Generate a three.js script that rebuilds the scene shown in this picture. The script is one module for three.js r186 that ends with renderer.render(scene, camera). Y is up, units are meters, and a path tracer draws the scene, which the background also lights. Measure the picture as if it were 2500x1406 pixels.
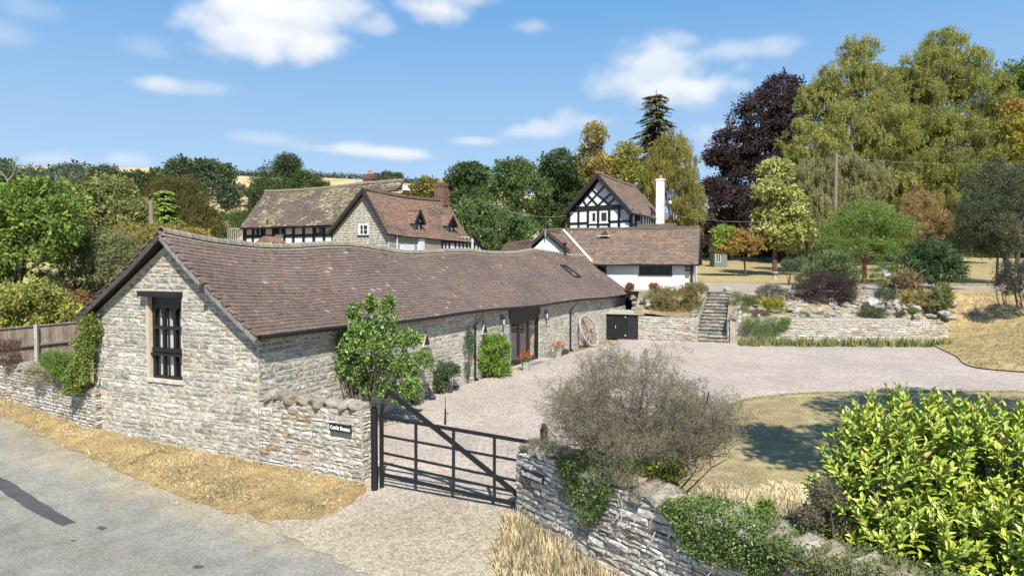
import * as THREE from 'three';
import { mergeGeometries } from 'three/addons/utils/BufferGeometryUtils.js';

// ───────────────────────── camera, sky, sun, exposure ─────────────────────────
const scene = new THREE.Scene();
const F = 1740, CAM_Y = 5, PITCH = 2.07 * Math.PI / 180;             // focal length in photo pixels, height in metres
const camera = new THREE.PerspectiveCamera(2 * Math.atan(703 / F) * 180 / Math.PI, 2500 / 1406, 0.1, 3000);
camera.position.set(0, CAM_Y, 0);
camera.rotation.x = -PITCH;
const renderer = new THREE.WebGLRenderer({ antialias: true });
renderer.toneMapping = THREE.LinearToneMapping;
renderer.toneMappingExposure = 1.86;
renderer.shadowMap.enabled = true;

function rng(seed) { let a = seed >>> 0; return () => { a = a + 0x6D2B79F5 | 0; let t = Math.imul(a ^ a >>> 15, 1 | a); t = t + Math.imul(t ^ t >>> 7, 61 | t) ^ t; return ((t ^ t >>> 14) >>> 0) / 4294967296; }; }
const hash = (x, y, s) => { let h = Math.imul(x, 374761393) + Math.imul(y, 668265263) + Math.imul(s, 2147483647 ^ 0x5bd1e995) | 0; h = Math.imul(h ^ h >>> 13, 1274126177); return ((h ^ h >>> 16) >>> 0) / 4294967296; };
function vnoise(x, y, per, s) {                                       // value noise, periodic when per > 0
  const xi = Math.floor(x), yi = Math.floor(y); let fx = x - xi, fy = y - yi;
  fx = fx * fx * (3 - 2 * fx); fy = fy * fy * (3 - 2 * fy);
  const w = per > 0 ? k => ((k % per) + per) % per : k => k;
  const a = hash(w(xi), w(yi), s), b = hash(w(xi + 1), w(yi), s), c = hash(w(xi), w(yi + 1), s), d = hash(w(xi + 1), w(yi + 1), s);
  return a + (b - a) * fx + (c - a) * fy + (a - b - c + d) * fx * fy;
}
function fbm(x, y, per, oct, s) { let v = 0, a = .5, n = 0; for (let i = 0; i < oct; i++) { v += a * vnoise(x, y, per, s + i * 17); n += a; a *= .5; x *= 2; y *= 2; per *= 2; } return v / n; }
const clamp = (x, a = 0, b = 1) => Math.min(b, Math.max(a, x)), lerp = (a, b, t) => a + (b - a) * t;
const sstep = (a, b, x) => { const t = clamp((x - a) / (b - a)); return t * t * (3 - 2 * t); };

// a pixel of the photo gives a direction; depth D is metres along -z
function ray(px, py) {
  const cx = (px - 1250) / F, cy = -(py - 703) / F, c = Math.cos(PITCH), s = Math.sin(PITCH);
  const y = -s + cy * c, d = c + cy * s;
  return [cx / d, y / d];                                            // per metre of depth
}
const V = (x, y, d) => new THREE.Vector3(x, y, -d);
const at = (px, py, d) => { const r = ray(px, py); return V(r[0] * d, CAM_Y + r[1] * d, d); };
const onY = (px, py, y) => { const r = ray(px, py); return at(px, py, (y - CAM_Y) / r[1]); };
function onPlane(px, py, p0, dir) {                                    // upright plane through p0 along the level direction dir [x, D]
  const r = ray(px, py)[0], X0 = p0.x, D0 = -p0.z;
  const t = (r * D0 - X0) / (dir[0] - r * dir[1]);
  return at(px, py, D0 + dir[1] * t);
}
const pxSize = p => F / Math.max(1, -p.z);

const SUN = (() => { const az = 9 * Math.PI / 180, el = 50 * Math.PI / 180; return new THREE.Vector3(Math.sin(az) * Math.cos(el), Math.sin(el), Math.cos(az) * Math.cos(el)); })();
const sun = new THREE.DirectionalLight(new THREE.Color(1, .955, .885), 4.3);
sun.position.copy(SUN).multiplyScalar(150).add(V(0, 0, 40)); sun.target.position.copy(V(0, 0, 40));
sun.castShadow = true; sun.shadow.mapSize.set(4096, 4096); sun.shadow.radius = 1;
Object.assign(sun.shadow.camera, { left: -110, right: 110, top: 90, bottom: -90, near: 1, far: 420 });
scene.add(sun, sun.target);

{ // the sky: blue air that pales towards the horizon, with fair-weather cloud
  const W = 3072, H = W / 2, data = new Float32Array(W * H * 4);
  const zen = [.032, .128, .345], mid = [.074, .21, .42], low = [.355, .46, .56];
  for (let j = 0; j < H; j++) {
    const el = ((j + .5) / H - .5) * 180;
    let c;
    if (el < 0) c = [.22, .21, .17];
    else { const t = Math.pow(clamp(el / 22), .8), u = sstep(18, 75, el); c = [0, 1, 2].map(k => lerp(lerp(low[k], mid[k], t), zen[k], u)); }
    for (let i = 0; i < W; i++) { const o = (j * W + i) * 4; data[o] = c[0]; data[o + 1] = c[1]; data[o + 2] = c[2]; data[o + 3] = 1; }
  }
  const cloud = (az, el, rx, ry, op, seed) => {                       // degrees; az 0 is straight ahead, to the right positive
    const u0 = .25 + az / 360, i0 = Math.floor((u0 - rx * 1.7 / 360 / Math.max(.2, Math.cos(el * Math.PI / 180))) * W), i1 = Math.ceil((u0 + rx * 1.7 / 360 / Math.max(.2, Math.cos(el * Math.PI / 180))) * W);
    const j0 = Math.max(H / 2 | 0, Math.floor(((el - ry * 1.7) / 180 + .5) * H)), j1 = Math.min(H - 1, Math.ceil(((el + ry * 1.7) / 180 + .5) * H));
    for (let j = j0; j <= j1; j++) for (let i = i0; i <= i1; i++) {
      const ce = Math.cos((j / H - .5) * Math.PI);
      const a = (i / W - u0) * 360 * ce, e = (j / H - .5) * 180 - el;
      const nx = a / 3.2 + seed * 7.3, ny = e / 2.3 + seed * 3.1;
      const w = (fbm(nx, ny, 0, 5, seed) - .5) * 1.7, w2 = (fbm(nx * 2.7, ny * 2.7, 0, 3, seed + 40) - .5) * .55;
      const x = a / rx, y = (e < 0 ? e * 1.35 : e) / ry;
      let d = sstep(.0, .85, 1 - Math.hypot(x, y) * .95 + w * .66 + w2 * .75) * op;
      if (d <= 0) continue;
      const ins = sstep(-.9, .6, y + w * .8), o = ((j * W) + ((i % W) + W) % W) * 4;
      const col = [lerp(.40, .55, ins), lerp(.43, .56, ins), lerp(.48, .57, ins)];
      for (let k = 0; k < 3; k++) data[o + k] = lerp(data[o + k], col[k], d);
    }
  };
  const px = (x, y, rx, ry, op, seed) => { const r = ray(x, y); const az = Math.atan(r[0]) * 180 / Math.PI, el = Math.atan(r[1] / Math.hypot(1, r[0])) * 180 / Math.PI; cloud(az, el, rx / F * 57.3 * 1.12, ry / F * 57.3 * 1.12, op, seed); };
  [[600, 20, 130, 60, .95, 1], [690, 70, 150, 85, 1, 2], [560, 90, 120, 55, .85, 3], [760, 125, 85, 42, .9, 4], [650, 135, 120, 38, .8, 40], [690, 30, 200, 55, .75, 41], [830, 20, 90, 45, .75, 5], [905, 70, 60, 26, .42, 6],
    [1060, 25, 90, 50, .95, 7], [1120, -20, 120, 40, .9, 8], [1290, 70, 45, 20, .35, 9],
    [1600, 165, 95, 65, .72, 10], [1640, 225, 150, 50, .82, 11], [1720, 230, 90, 40, .6, 12], [1530, 210, 80, 45, .55, 13], [1825, 130, 120, 32, .5, 14], [1420, 300, 100, 32, .48, 15], [1290, 325, 85, 24, .5, 16],
    [1140, 348, 70, 17, .62, 17], [900, 372, 85, 20, .7, 18], [985, 382, 90, 20, .72, 19], [385, 212, 60, 26, .62, 20], [500, 222, 80, 22, .28, 21], [20, 95, 60, 40, .25, 22], [60, 30, 70, 30, .2, 23],
    [370, 130, 70, 28, .18, 24], [650, 345, 90, 18, .25, 25], [120, 395, 70, 20, .3, 26], [310, 400, 60, 22, .35, 27], [1740, 335, 80, 40, .3, 28], [760, 365, 80, 16, .22, 29]].forEach(a => px(...a));
  const r = rng(77);
  for (let k = 0; k < 70; k++) { const az = 42 + r() * 276, el = 3 + r() * r() * 60, s = 3 + r() * 7; cloud(az, el, s, s * (.3 + r() * .3), .3 + r() * .65, 100 + k); }
  for (let k = 0; k < 14; k++) { const az = -38 + r() * 76, el = 27 + r() * 40, s = 3 + r() * 7; cloud(az, el, s, s * (.3 + r() * .3), .3 + r() * .6, 200 + k); }
  const t = new THREE.DataTexture(data, W, H, THREE.RGBAFormat, THREE.FloatType);
  t.mapping = THREE.EquirectangularReflectionMapping; t.magFilter = t.minFilter = THREE.LinearFilter; t.needsUpdate = true;
  scene.background = t; scene.environment = t;
}

// ───────────────────────── textures and materials ─────────────────────────
function tex(n, f, srgb = true) {                                      // f(u, v) -> [r, g, b] or one number, 0..1
  const d = new Uint8Array(n * n * 4);
  for (let j = 0; j < n; j++) for (let i = 0; i < n; i++) {
    const c = f(i / n, j / n), o = (j * n + i) * 4;
    for (let k = 0; k < 3; k++) d[o + k] = clamp(Array.isArray(c) ? c[k] : c) * 255;
    d[o + 3] = 255;
  }
  const t = new THREE.DataTexture(d, n, n); t.wrapS = t.wrapT = THREE.RepeatWrapping; t.magFilter = THREE.LinearFilter; t.minFilter = THREE.LinearMipmapLinearFilter; t.generateMipmaps = true;
  if (srgb) t.colorSpace = THREE.SRGBColorSpace; t.needsUpdate = true; return t;
}
const rep = (t, m) => { const c = t.clone(); c.repeat.set(1 / m, 1 / m); c.needsUpdate = true; return c; };   // m: metres covered once
const lin = (r, g, b) => new THREE.Color().setRGB(r, g, b);
const T = {};
T.stone = tex(512, (u, v) => { const a = fbm(u * 8, v * 16, 8, 5, 3), b = fbm(u * 24, v * 24, 24, 3, 9), l = fbm(u * 14, v * 14, 14, 4, 21); let g = .83 + (a - .5) * .6 + (b - .5) * .4; const li = sstep(.56, .68, l); return [lerp(g, .98, li * .6), lerp(g * .99, .97, li * .6), lerp(g * .97, .94, li * .6)]; });
T.stoneB = tex(512, (u, v) => fbm(u * 10, v * 22, 10, 5, 5) * .75 + fbm(u * 40, v * 40, 40, 2, 6) * .25, false);
T.mortar = tex(256, (u, v) => { const a = fbm(u * 12, v * 12, 12, 4, 31); const g = .88 + (a - .5) * .35; return [g, g * .985, g * .95]; });
T.gravel = tex(1024, (u, v) => { const a = hash(u * 340 | 0, v * 340 | 0, 4), b = fbm(u * 90, v * 90, 90, 2, 8), c = fbm(u * 6, v * 6, 6, 3, 12); const g = .85 + (a - .5) * .36 + (b - .5) * .4 + (c - .5) * .12, h = hash(u * 340 | 0, v * 340 | 0, 44); return [g * (1 + (h - .5) * .06), g * lerp(.925, .985, h), g * lerp(.88, .97, h)]; });
T.gravelB = tex(512, (u, v) => hash(u * 256 | 0, v * 256 | 0, 4) * .6 + fbm(u * 60, v * 60, 60, 2, 8) * .4, false);
T.asphalt = tex(1024, (u, v) => { const a = hash(u * 512 | 0, v * 512 | 0, 14), b = fbm(u * 10, v * 10, 10, 5, 18), c = fbm(u * 120, v * 120, 120, 2, 19); const g = .86 + (a - .5) * .17 + (b - .5) * .2 + (c - .5) * .26; return [g, g * .985, g * .95]; });
T.fine = tex(512, (u, v) => hash(u * 512 | 0, v * 512 | 0, 7) * .5 + fbm(u * 100, v * 100, 100, 2, 17) * .5, false);
T.grass = tex(1024, (u, v) => { const a = fbm(u * 200, v * 90, 0, 2, 24), b = fbm(u * 12, v * 12, 12, 5, 28), h = hash(u * 600 | 0, v * 300 | 0, 3); const g = .83 + (a - .5) * .42 + (b - .5) * .3 + (h - .5) * .16; return [g, g * lerp(.96, 1.0, b), g * lerp(.8, .95, a)]; });
T.tile = tex(512, (u, v) => { const a = fbm(u * 20, v * 20, 20, 4, 51), l = vnoise(u * 46, v * 46, 46, 53) * .7 + vnoise(u * 110, v * 110, 110, 54) * .3; let g = .85 + (a - .5) * .4; const w = sstep(.80, .87, l); return [lerp(g, 1, w), lerp(g * .97, .97, w), lerp(g * .95, .92, w)]; });
T.wood = tex(512, (u, v) => { const a = fbm(u * 60, v * 3, 0, 4, 61), b = fbm(u * 6, v * 6, 6, 3, 63); return .84 + (a - .5) * .6 + (b - .5) * .25; });
T.plaster = tex(512, (u, v) => .93 + (fbm(u * 8, v * 8, 8, 5, 71) - .5) * .16);
T.bark = tex(256, (u, v) => { const a = fbm(u * 30, v * 8, 0, 4, 81); return [.7 + (a - .5) * .8, .68 + (a - .5) * .8, .64 + (a - .5) * .8]; });
const std = (color, o = {}) => new THREE.MeshStandardMaterial({ color, roughness: .9, metalness: 0, side: THREE.DoubleSide, ...o });
const leafMat = (o = {}) => new THREE.MeshPhysicalMaterial({ color: 0xffffff, roughness: .96, transmission: .32, thickness: 0, side: THREE.DoubleSide, specularIntensity: .4, ...o });
const M = {
  mortar: std(lin(.63, .585, .485), { map: rep(T.mortar, 1.1), bumpMap: rep(T.stoneB, .6), bumpScale: .005 }),
  mortarGrey: std(lin(.50, .46, .40), { map: rep(T.mortar, 1.3), bumpMap: rep(T.stoneB, .6), bumpScale: .005 }),
  mortarPale: std(lin(.66, .62, .53), { map: rep(T.mortar, 1.2), bumpMap: rep(T.stoneB, .6), bumpScale: .005 }),
  stoneV: std(lin(1, 1, 1), { vertexColors: true, map: rep(T.stone, .9), bumpMap: rep(T.stoneB, .55), bumpScale: .006 }),
  tileV: std(lin(1, 1, 1), { vertexColors: true, map: rep(T.tile, 1.3), roughness: .88 }),
  gravel: std(lin(.615, .56, .49), { vertexColors: true, map: rep(T.gravel, 4.3), bumpMap: rep(T.gravelB, 3.1), bumpScale: .02 }),
  asphalt: std(lin(.345, .34, .315), { vertexColors: true, map: rep(T.asphalt, 4.7), bumpMap: rep(T.fine, 1.7), bumpScale: .006 }),
  tar: std(lin(.085, .085, .09), { map: rep(T.asphalt, 2.3), bumpMap: rep(T.fine, 1.7), bumpScale: .005, roughness: .8 }),
  soil: std(lin(.33, .25, .15), { vertexColors: true, map: rep(T.grass, 3.7) }),
  lawn: std(lin(.60, .485, .295), { vertexColors: true, map: rep(T.grass, 4.1), bumpMap: rep(T.fine, 1.3), bumpScale: .02 }),
  straw: std(lin(.60, .49, .315), { vertexColors: true, map: rep(T.grass, 60) }),
  black: std(lin(.014, .014, .016), { roughness: .42, map: rep(T.wood, .8), bumpMap: rep(T.wood, .8), bumpScale: .003 }),
  blackMetal: std(lin(.007, .007, .008), { roughness: .55 }),
  darkWood: std(lin(.05, .042, .038), { map: rep(T.wood, .9), bumpMap: rep(T.wood, .9), bumpScale: .004 }),
  barge: std(lin(.30, .27, .25), { map: rep(T.wood, .7), bumpMap: rep(T.wood, .7), bumpScale: .006 }),
  bargeDark: std(lin(.085, .075, .07), { map: rep(T.wood, .7), bumpMap: rep(T.wood, .7), bumpScale: .006 }),
  white: std(lin(.8, .8, .785), { map: rep(T.plaster, 2.2), roughness: .85 }),
  cream: std(lin(.62, .53, .38), { map: rep(T.plaster, 1.1) }),
  beige: std(lin(.45, .36, .28), { map: rep(T.mortar, 1.7) }),
  glass: new THREE.MeshPhysicalMaterial({ color: 0xffffff, transmission: 1, thickness: 0, roughness: .03, ior: 1.5 }),
  dark: std(lin(.02, .02, .022)),
  room: std(lin(.22, .2, .18)),
  curtain: std(lin(.52, .505, .47), { roughness: 1 }),
  fence: std(lin(.36, .28, .205), { map: rep(T.wood, .9) }),
  concrete: std(lin(.5, .48, .44), { map: rep(T.mortar, .9) }),
  grey: std(lin(.4, .4, .4)),
  felt: std(lin(.44, .43, .36), { map: rep(T.mortar, .8) }),
  poleWood: std(lin(.34, .27, .20), { map: rep(T.wood, .6) }),
  bark: std(lin(.16, .125, .095), { map: rep(T.bark, .6) }),
  barkPale: std(lin(.48, .45, .40), { map: rep(T.bark, .8) }),
  barkRed: std(lin(.26, .11, .06), { map: rep(T.bark, .6) }),
  twig: std(lin(.15, .12, .095)),
  leaf: leafMat(),
  leafGloss: std(lin(1, 1, 1), { roughness: .42 }),
  needle: std(lin(1, 1, 1), { roughness: .9 }),
  grassBlade: leafMat({ transmission: .25 }),
  petal: leafMat(),
  brick: std(lin(.30, .12, .07), { map: rep(T.stone, .7) }),
  pot: std(lin(.42, .19, .10)),
  lead: std(lin(.55, .55, .55), { roughness: .6 }),
  wheel: std(lin(.36, .25, .2), { map: rep(T.wood, .5) }),
  wheelPale: std(lin(.55, .48, .42), { map: rep(T.wood, .5) }),
  rock: std(lin(.40, .375, .33), { map: rep(T.stone, 1.3), bumpMap: rep(T.stoneB, .9), bumpScale: .012 }),
  coping: std(lin(.30, .275, .225), { map: rep(T.stone, .9), bumpMap: rep(T.stoneB, .7), bumpScale: .012 }),
  greenPaint: std(lin(.13, .17, .14)),
  slab: std(lin(.46, .42, .36), { map: rep(T.mortar, 1.1) }),
};

// ───────────────────────── small geometry kit ─────────────────────────
function faceUV(g) {                                                   // texture coordinates in metres from each face's own plane
  if (g.index) g = g.toNonIndexed();
  const p = g.attributes.position, uv = new Float32Array(p.count * 2), a = new THREE.Vector3(), b = new THREE.Vector3(), c = new THREE.Vector3(), n = new THREE.Vector3(), t = new THREE.Vector3(), w = new THREE.Vector3();
  for (let i = 0; i < p.count; i += 3) {
    a.fromBufferAttribute(p, i); b.fromBufferAttribute(p, i + 1); c.fromBufferAttribute(p, i + 2);
    n.subVectors(b, a).cross(t.subVectors(c, a)); if (n.lengthSq() < 1e-16) n.set(0, 1, 0); n.normalize();
    if (Math.abs(n.y) > .93) { t.set(1, 0, 0); w.set(0, 0, 1); } else { t.set(n.z, 0, -n.x).normalize(); w.crossVectors(n, t).normalize(); }
    [a, b, c].forEach((q, k) => { uv[(i + k) * 2] = q.dot(t); uv[(i + k) * 2 + 1] = q.dot(w); });
  }
  g.setAttribute('uv', new THREE.BufferAttribute(uv, 2));
  return g;
}
function clean(g) {                                                    // position, normal, uv only
  if (g.index) g = g.toNonIndexed();
  for (const k of Object.keys(g.attributes)) if (!['position', 'normal', 'uv'].includes(k)) g.deleteAttribute(k);
  if (!g.attributes.normal) g.computeVertexNormals();
  return g;
}
function tris(pts, faces) {                                            // faces: lists of point numbers, fans
  const pos = [];
  for (const f of faces) for (let k = 1; k < f.length - 1; k++) for (const i of [f[0], f[k], f[k + 1]]) pos.push(pts[i].x, pts[i].y, pts[i].z);
  const g = new THREE.BufferGeometry(); g.setAttribute('position', new THREE.Float32BufferAttribute(pos, 3)); g.computeVertexNormals(); return faceUV(g);
}
function prism(poly, ext) {                                            // a flat polygon of points pushed along ext, convex or not
  const n = poly.length, pts = [...poly, ...poly.map(p => p.clone().add(ext))];
  const nn = new THREE.Vector3(); for (let i = 0; i < n; i++) { const a = poly[i], b = poly[(i + 1) % n]; nn.x += (a.y - b.y) * (a.z + b.z); nn.y += (a.z - b.z) * (a.x + b.x); nn.z += (a.x - b.x) * (a.y + b.y); }
  nn.normalize();
  const tx = poly[1].clone().sub(poly[0]).normalize(), ty = nn.clone().cross(tx);
  const flat = poly.map(p => { const q = p.clone().sub(poly[0]); return new THREE.Vector2(q.dot(tx), q.dot(ty)); });
  const fl = nn.dot(ext) > 0, fs = [];
  for (const t of THREE.ShapeUtils.triangulateShape(flat, [])) { fs.push(fl ? [t[2], t[1], t[0]] : t); fs.push((fl ? t : [t[2], t[1], t[0]]).map(i => i + n)); }
  for (let i = 0; i < n; i++) { const j = (i + 1) % n; fs.push(fl ? [i, j, j + n, i + n] : [j, i, i + n, j + n]); }
  return tris(pts, fs);
}
function beam(a, b, w, h, up) {                                        // a bar of w across by h along "up", from a to b
  const d = b.clone().sub(a).normalize(); up = (up || (Math.abs(d.y) > .95 ? new THREE.Vector3(0, 0, 1) : new THREE.Vector3(0, 1, 0))).clone();
  const s = d.clone().cross(up).normalize(), u = s.clone().cross(d).normalize();
  const c = (p, i, j) => p.clone().addScaledVector(s, i * w / 2).addScaledVector(u, j * h / 2);
  return tris([c(a, -1, -1), c(a, 1, -1), c(a, 1, 1), c(a, -1, 1), c(b, -1, -1), c(b, 1, -1), c(b, 1, 1), c(b, -1, 1)], [[0, 1, 2, 3], [5, 4, 7, 6], [1, 5, 6, 2], [4, 0, 3, 7], [3, 2, 6, 7], [4, 5, 1, 0]]);
}
function tube(points, r, seg = 6, r2 = r) {                            // a tapering round bar along points
  const g = [], n = points.length, rings = [];
  for (let i = 0; i < n; i++) {
    const d = points[Math.min(n - 1, i + 1)].clone().sub(points[Math.max(0, i - 1)]).normalize();
    const s = Math.abs(d.y) > .9 ? new THREE.Vector3(1, 0, 0) : new THREE.Vector3(0, 1, 0); s.cross(d).normalize(); const u = d.clone().cross(s), R = lerp(r, r2, i / (n - 1)), ring = [];
    for (let k = 0; k < seg; k++) { const q = k / seg * Math.PI * 2; ring.push(points[i].clone().addScaledVector(s, Math.cos(q) * R).addScaledVector(u, Math.sin(q) * R)); }
    rings.push(ring);
  }
  const pts = rings.flat(), fs = [];
  for (let i = 0; i < n - 1; i++) for (let k = 0; k < seg; k++) { const k2 = (k + 1) % seg; fs.push([i * seg + k, i * seg + k2, (i + 1) * seg + k2, (i + 1) * seg + k]); }
  fs.push([...Array(seg).keys()].reverse(), [...Array(seg).keys()].map(k => (n - 1) * seg + k));
  return tris(pts, fs);
}
const box = (x, y, z, w, h, d) => faceUV(clean(new THREE.BoxGeometry(w, h, d).translate(x, y, z)));
const ball = (p, r, d = 1) => faceUV(clean(new THREE.IcosahedronGeometry(r, d).translate(p.x, p.y, p.z)));
function lump(seed, det = 1, amp = .28) {                                // a rough unit boulder
  const g = new THREE.IcosahedronGeometry(.5, det), p = g.attributes.position, v = new THREE.Vector3();
  for (let i = 0; i < p.count; i++) { v.fromBufferAttribute(p, i); const k = 1 + (hash(Math.round(v.x * 500), Math.round(v.y * 500) * 7 + Math.round(v.z * 500), seed) - .5) * amp * 2; v.multiplyScalar(k); p.setXYZ(i, v.x, v.y, v.z); }
  g.computeVertexNormals(); return faceUV(g);
}
const taken = {};
function numbered(n) { if (!(n in taken)) { taken[n] = 0; return n; } taken[n]++; return n + '_' + String(taken[n]).padStart(3, '0'); }
function shade(o) { o.castShadow = o.receiveShadow = true; return o; }
function mesh(name, geos, mat, parent) {
  let g = Array.isArray(geos) ? (geos.length === 1 ? geos[0] : mergeGeometries(geos.map(clean))) : geos;
  const m = shade(new THREE.Mesh(g, mat)); m.name = parent ? name : numbered(name); (parent || scene).add(m); return m;
}
function tag(o, label, category, group, kind) { o.userData.label = label; if (category) o.userData.category = category; if (group) o.userData.group = group; if (kind) o.userData.kind = kind; return o; }
function thing(name, label, category, group) { const g = new THREE.Group(); g.name = numbered(name); scene.add(g); return tag(g, label, category, group); }
function struct(o, label) { o.userData.kind = 'structure'; if (label) o.userData.label = label; return o; }
function setColor(g, f) { const p = g.attributes.position, c = new Float32Array(p.count * 3); for (let i = 0; i < p.count; i++) { const k = f(p.getX(i), p.getY(i), -p.getZ(i)); c[i * 3] = k[0]; c[i * 3 + 1] = k[1]; c[i * 3 + 2] = k[2]; } g.setAttribute('color', new THREE.BufferAttribute(c, 3)); return g; }
function instanced(name, geo, mat, mats, cols, parent) {
  const m = shade(new THREE.InstancedMesh(geo, mat, mats.length)); m.name = parent ? name : numbered(name);
  mats.forEach((x, i) => { m.setMatrixAt(i, x); if (cols) m.setColorAt(i, cols[i]); });
  m.userData.kind = 'stuff'; (parent || scene).add(m); return m;
}
// ───────────────────────── terrain ─────────────────────────
const C = [-6.93, 19.3], AX = [.435, .900], NX = [.900, -.435];        // barn corner by the gate wall, its long axis, its yard side (all [x, D])
const bl = (x, d) => [(x - C[0]) * AX[0] + (d - C[1]) * AX[1], (x - C[0]) * NX[0] + (d - C[1]) * NX[1]];
const bp = (s, t, y) => V(C[0] + AX[0] * s + NX[0] * t, y, C[1] + AX[1] * s + NX[1] * t);
const pl = (pts, x) => { if (x <= pts[0][0]) return pts[0][1]; for (let i = 1; i < pts.length; i++) if (x < pts[i][0]) return lerp(pts[i - 1][1], pts[i][1], (x - pts[i - 1][0]) / (pts[i][0] - pts[i - 1][0])); return pts[pts.length - 1][1]; };
function H0(x, d) {
  const [s, t] = bl(x, d);
  let y = pl([[-4, -.82], [-2.6, -.74], [-.4, -.5], [0, -.46], [5, -.25], [10, -.08], [15, 0], [40, 0]], s);
  if (t < 0) y += Math.min(-t, 20) * .036;
  const garden = sstep(-7.5, -9.5, t) * sstep(1, 4, s) * lerp(0, 2.6, clamp((s - 1) / 12));
  y += garden;
  y = lerp(y, Math.max(y, 3.6), sstep(36, 50, s) * sstep(4, -2, t));
  const far = pl([[50, 0], [70, .55], [90, 1.6], [110, 2.9], [140, 4.5], [200, 9]], d);
  if (d > 50) y = lerp(y, 2.95, sstep(50, 60, d)) + far;
  return y;
}
function Hill(x, d) {                                                    // long field ridge far behind
  const top = pl([[-260, 62], [-190, 60], [-150, 55], [-90, 54], [-20, 49], [30, 42], [90, 30], [300, 24]], x);
  return lerp(8, top, sstep(170, 440, d)) + (fbm(x / 60, d / 60, 0, 3, 5) - .5) * 3;
}
function sheet(poly, cell, hf, name, mat, colf) {                        // a plan polygon [x, D] laid over the height function
  let x0 = 1e9, x1 = -1e9, d0 = 1e9, d1 = -1e9; for (const [x, d] of poly) { x0 = Math.min(x0, x); x1 = Math.max(x1, x); d0 = Math.min(d0, d); d1 = Math.max(d1, d); }
  const pos = [], put = (p) => pos.push(p[0], hf(p[0], p[1]), -p[1]);
  const cut = (P, k, v, sg) => { const o = []; for (let i = 0; i < P.length; i++) { const A = P[i], B = P[(i + 1) % P.length], fa = (A[k] - v) * sg, fb = (B[k] - v) * sg; if (fa >= 0) o.push(A); if ((fa >= 0) !== (fb >= 0)) { const t = fa / (fa - fb); o.push([lerp(A[0], B[0], t), lerp(A[1], B[1], t)]); } } return o; };
  for (let i = Math.floor(x0 / cell); i * cell < x1; i++) {
    const strip = cut(cut(poly, 0, i * cell, 1), 0, (i + 1) * cell, -1); if (strip.length < 3) continue;
    for (let j = Math.floor(d0 / cell); j * cell < d1; j++) {
      const P = cut(cut(strip, 1, j * cell, 1), 1, (j + 1) * cell, -1); if (P.length < 3) continue;
      const v2 = P.map(p => new THREE.Vector2(p[0], p[1]));
      if (Math.abs(THREE.ShapeUtils.area(v2)) < 1e-5) continue;
      for (const t of THREE.ShapeUtils.triangulateShape(v2, [])) { const [A, B, D] = t.map(q => P[q]); const ar = (B[0] - A[0]) * (D[1] - A[1]) - (B[1] - A[1]) * (D[0] - A[0]); if (Math.abs(ar) < 1e-7) continue; put(A); if (ar > 0) { put(B); put(D); } else { put(D); put(B); } }
    }
  }
  const g = new THREE.BufferGeometry(); g.setAttribute('position', new THREE.Float32BufferAttribute(pos, 3));
  const uv = []; for (let i = 0; i < pos.length; i += 3) uv.push(pos[i], pos[i + 2]);
  g.setAttribute('uv', new THREE.Float32BufferAttribute(uv, 2));
  const N = new Float32Array(pos.length), e = .08, q = new THREE.Vector3();
  for (let i = 0; i < pos.length; i += 3) { const x = pos[i], d = -pos[i + 2]; q.set(-(hf(x + e, d) - hf(x - e, d)) / (2 * e), 1, (hf(x, d + e) - hf(x, d - e)) / (2 * e)).normalize(); N[i] = q.x; N[i + 1] = q.y; N[i + 2] = q.z; }
  g.setAttribute('normal', new THREE.BufferAttribute(N, 3));
  if (colf) setColor(g, (x, y, d) => colf(x, d));
  return struct(mesh(name, g, mat));
}
const smoothPoly = (pts, k = 4) => { const c = new THREE.CatmullRomCurve3(pts.map(p => new THREE.Vector3(p[0], 0, p[1])), false, 'centripetal'); return c.getPoints((pts.length - 1) * k).map(p => [p.x, p.z]); };
const patch = (x, d, s, sc) => fbm(x / sc + 100, d / sc + 100, 0, 4, s);

const distPL = (x, d, P) => { let m = 1e9; for (let i = 1; i < P.length; i++) { const [ax, ad] = P[i - 1], [bx, bd] = P[i], t = clamp(((x - ax) * (bx - ax) + (d - ad) * (bd - ad)) / ((bx - ax) ** 2 + (bd - ad) ** 2)); m = Math.min(m, Math.hypot(x - ax - (bx - ax) * t, d - ad - (bd - ad) * t)); } return m; };
const rough = (P, a, sc) => { const o = []; for (let i = 0; i < P.length; i++) { const A = P[i], B = P[i + 1]; o.push(A); if (!B) break; const L = Math.hypot(B[0] - A[0], B[1] - A[1]), n = Math.max(1, Math.round(L / .14)); for (let k = 1; k < n; k++) { const x = lerp(A[0], B[0], k / n), d = lerp(A[1], B[1], k / n), w = (fbm(x / sc + 50, d / sc + 50, 0, 4, 77) - .5) * a; o.push([x + w * (B[1] - A[1]) / L * -1, d + w * (B[0] - A[0]) / L]); } } return o; };
// dry ground everywhere, one sheet; the made surfaces lie on it
const Hg = (x, d) => H0(x, d) - .07;
sheet([[-170, -12], [150, -12], [150, 60], [-170, 60]], 2, Hg, 'ground', M.soil, (x, d) => { const k = .75 + patch(x, d, 1, 5) * .5; return [k, k * .98, k * .9]; });
{ const m = sheet([[-330, 60], [330, 60], [330, 180], [-330, 180]], 6, Hg, 'meadow', M.lawn, (x, d) => { const k = .7 + patch(x, d, 2, 9) * .6; return [k, k, k * .9]; }); m.userData.label = 'dry meadow behind the houses'; }
{ const m = sheet([[-500, 168], [500, 168], [500, 620], [-500, 620]], 12, (x, d) => d > 460 ? Hill(x, 460) - (d - 460) * .1 : Hill(x, d), 'hill', M.straw, (x, d) => { const k = .82 + patch(x, d, 3, 30) * .36; return [k, k * .985, k * .93]; }); m.userData.label = 'straw coloured stubble fields on the hill'; }

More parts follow.
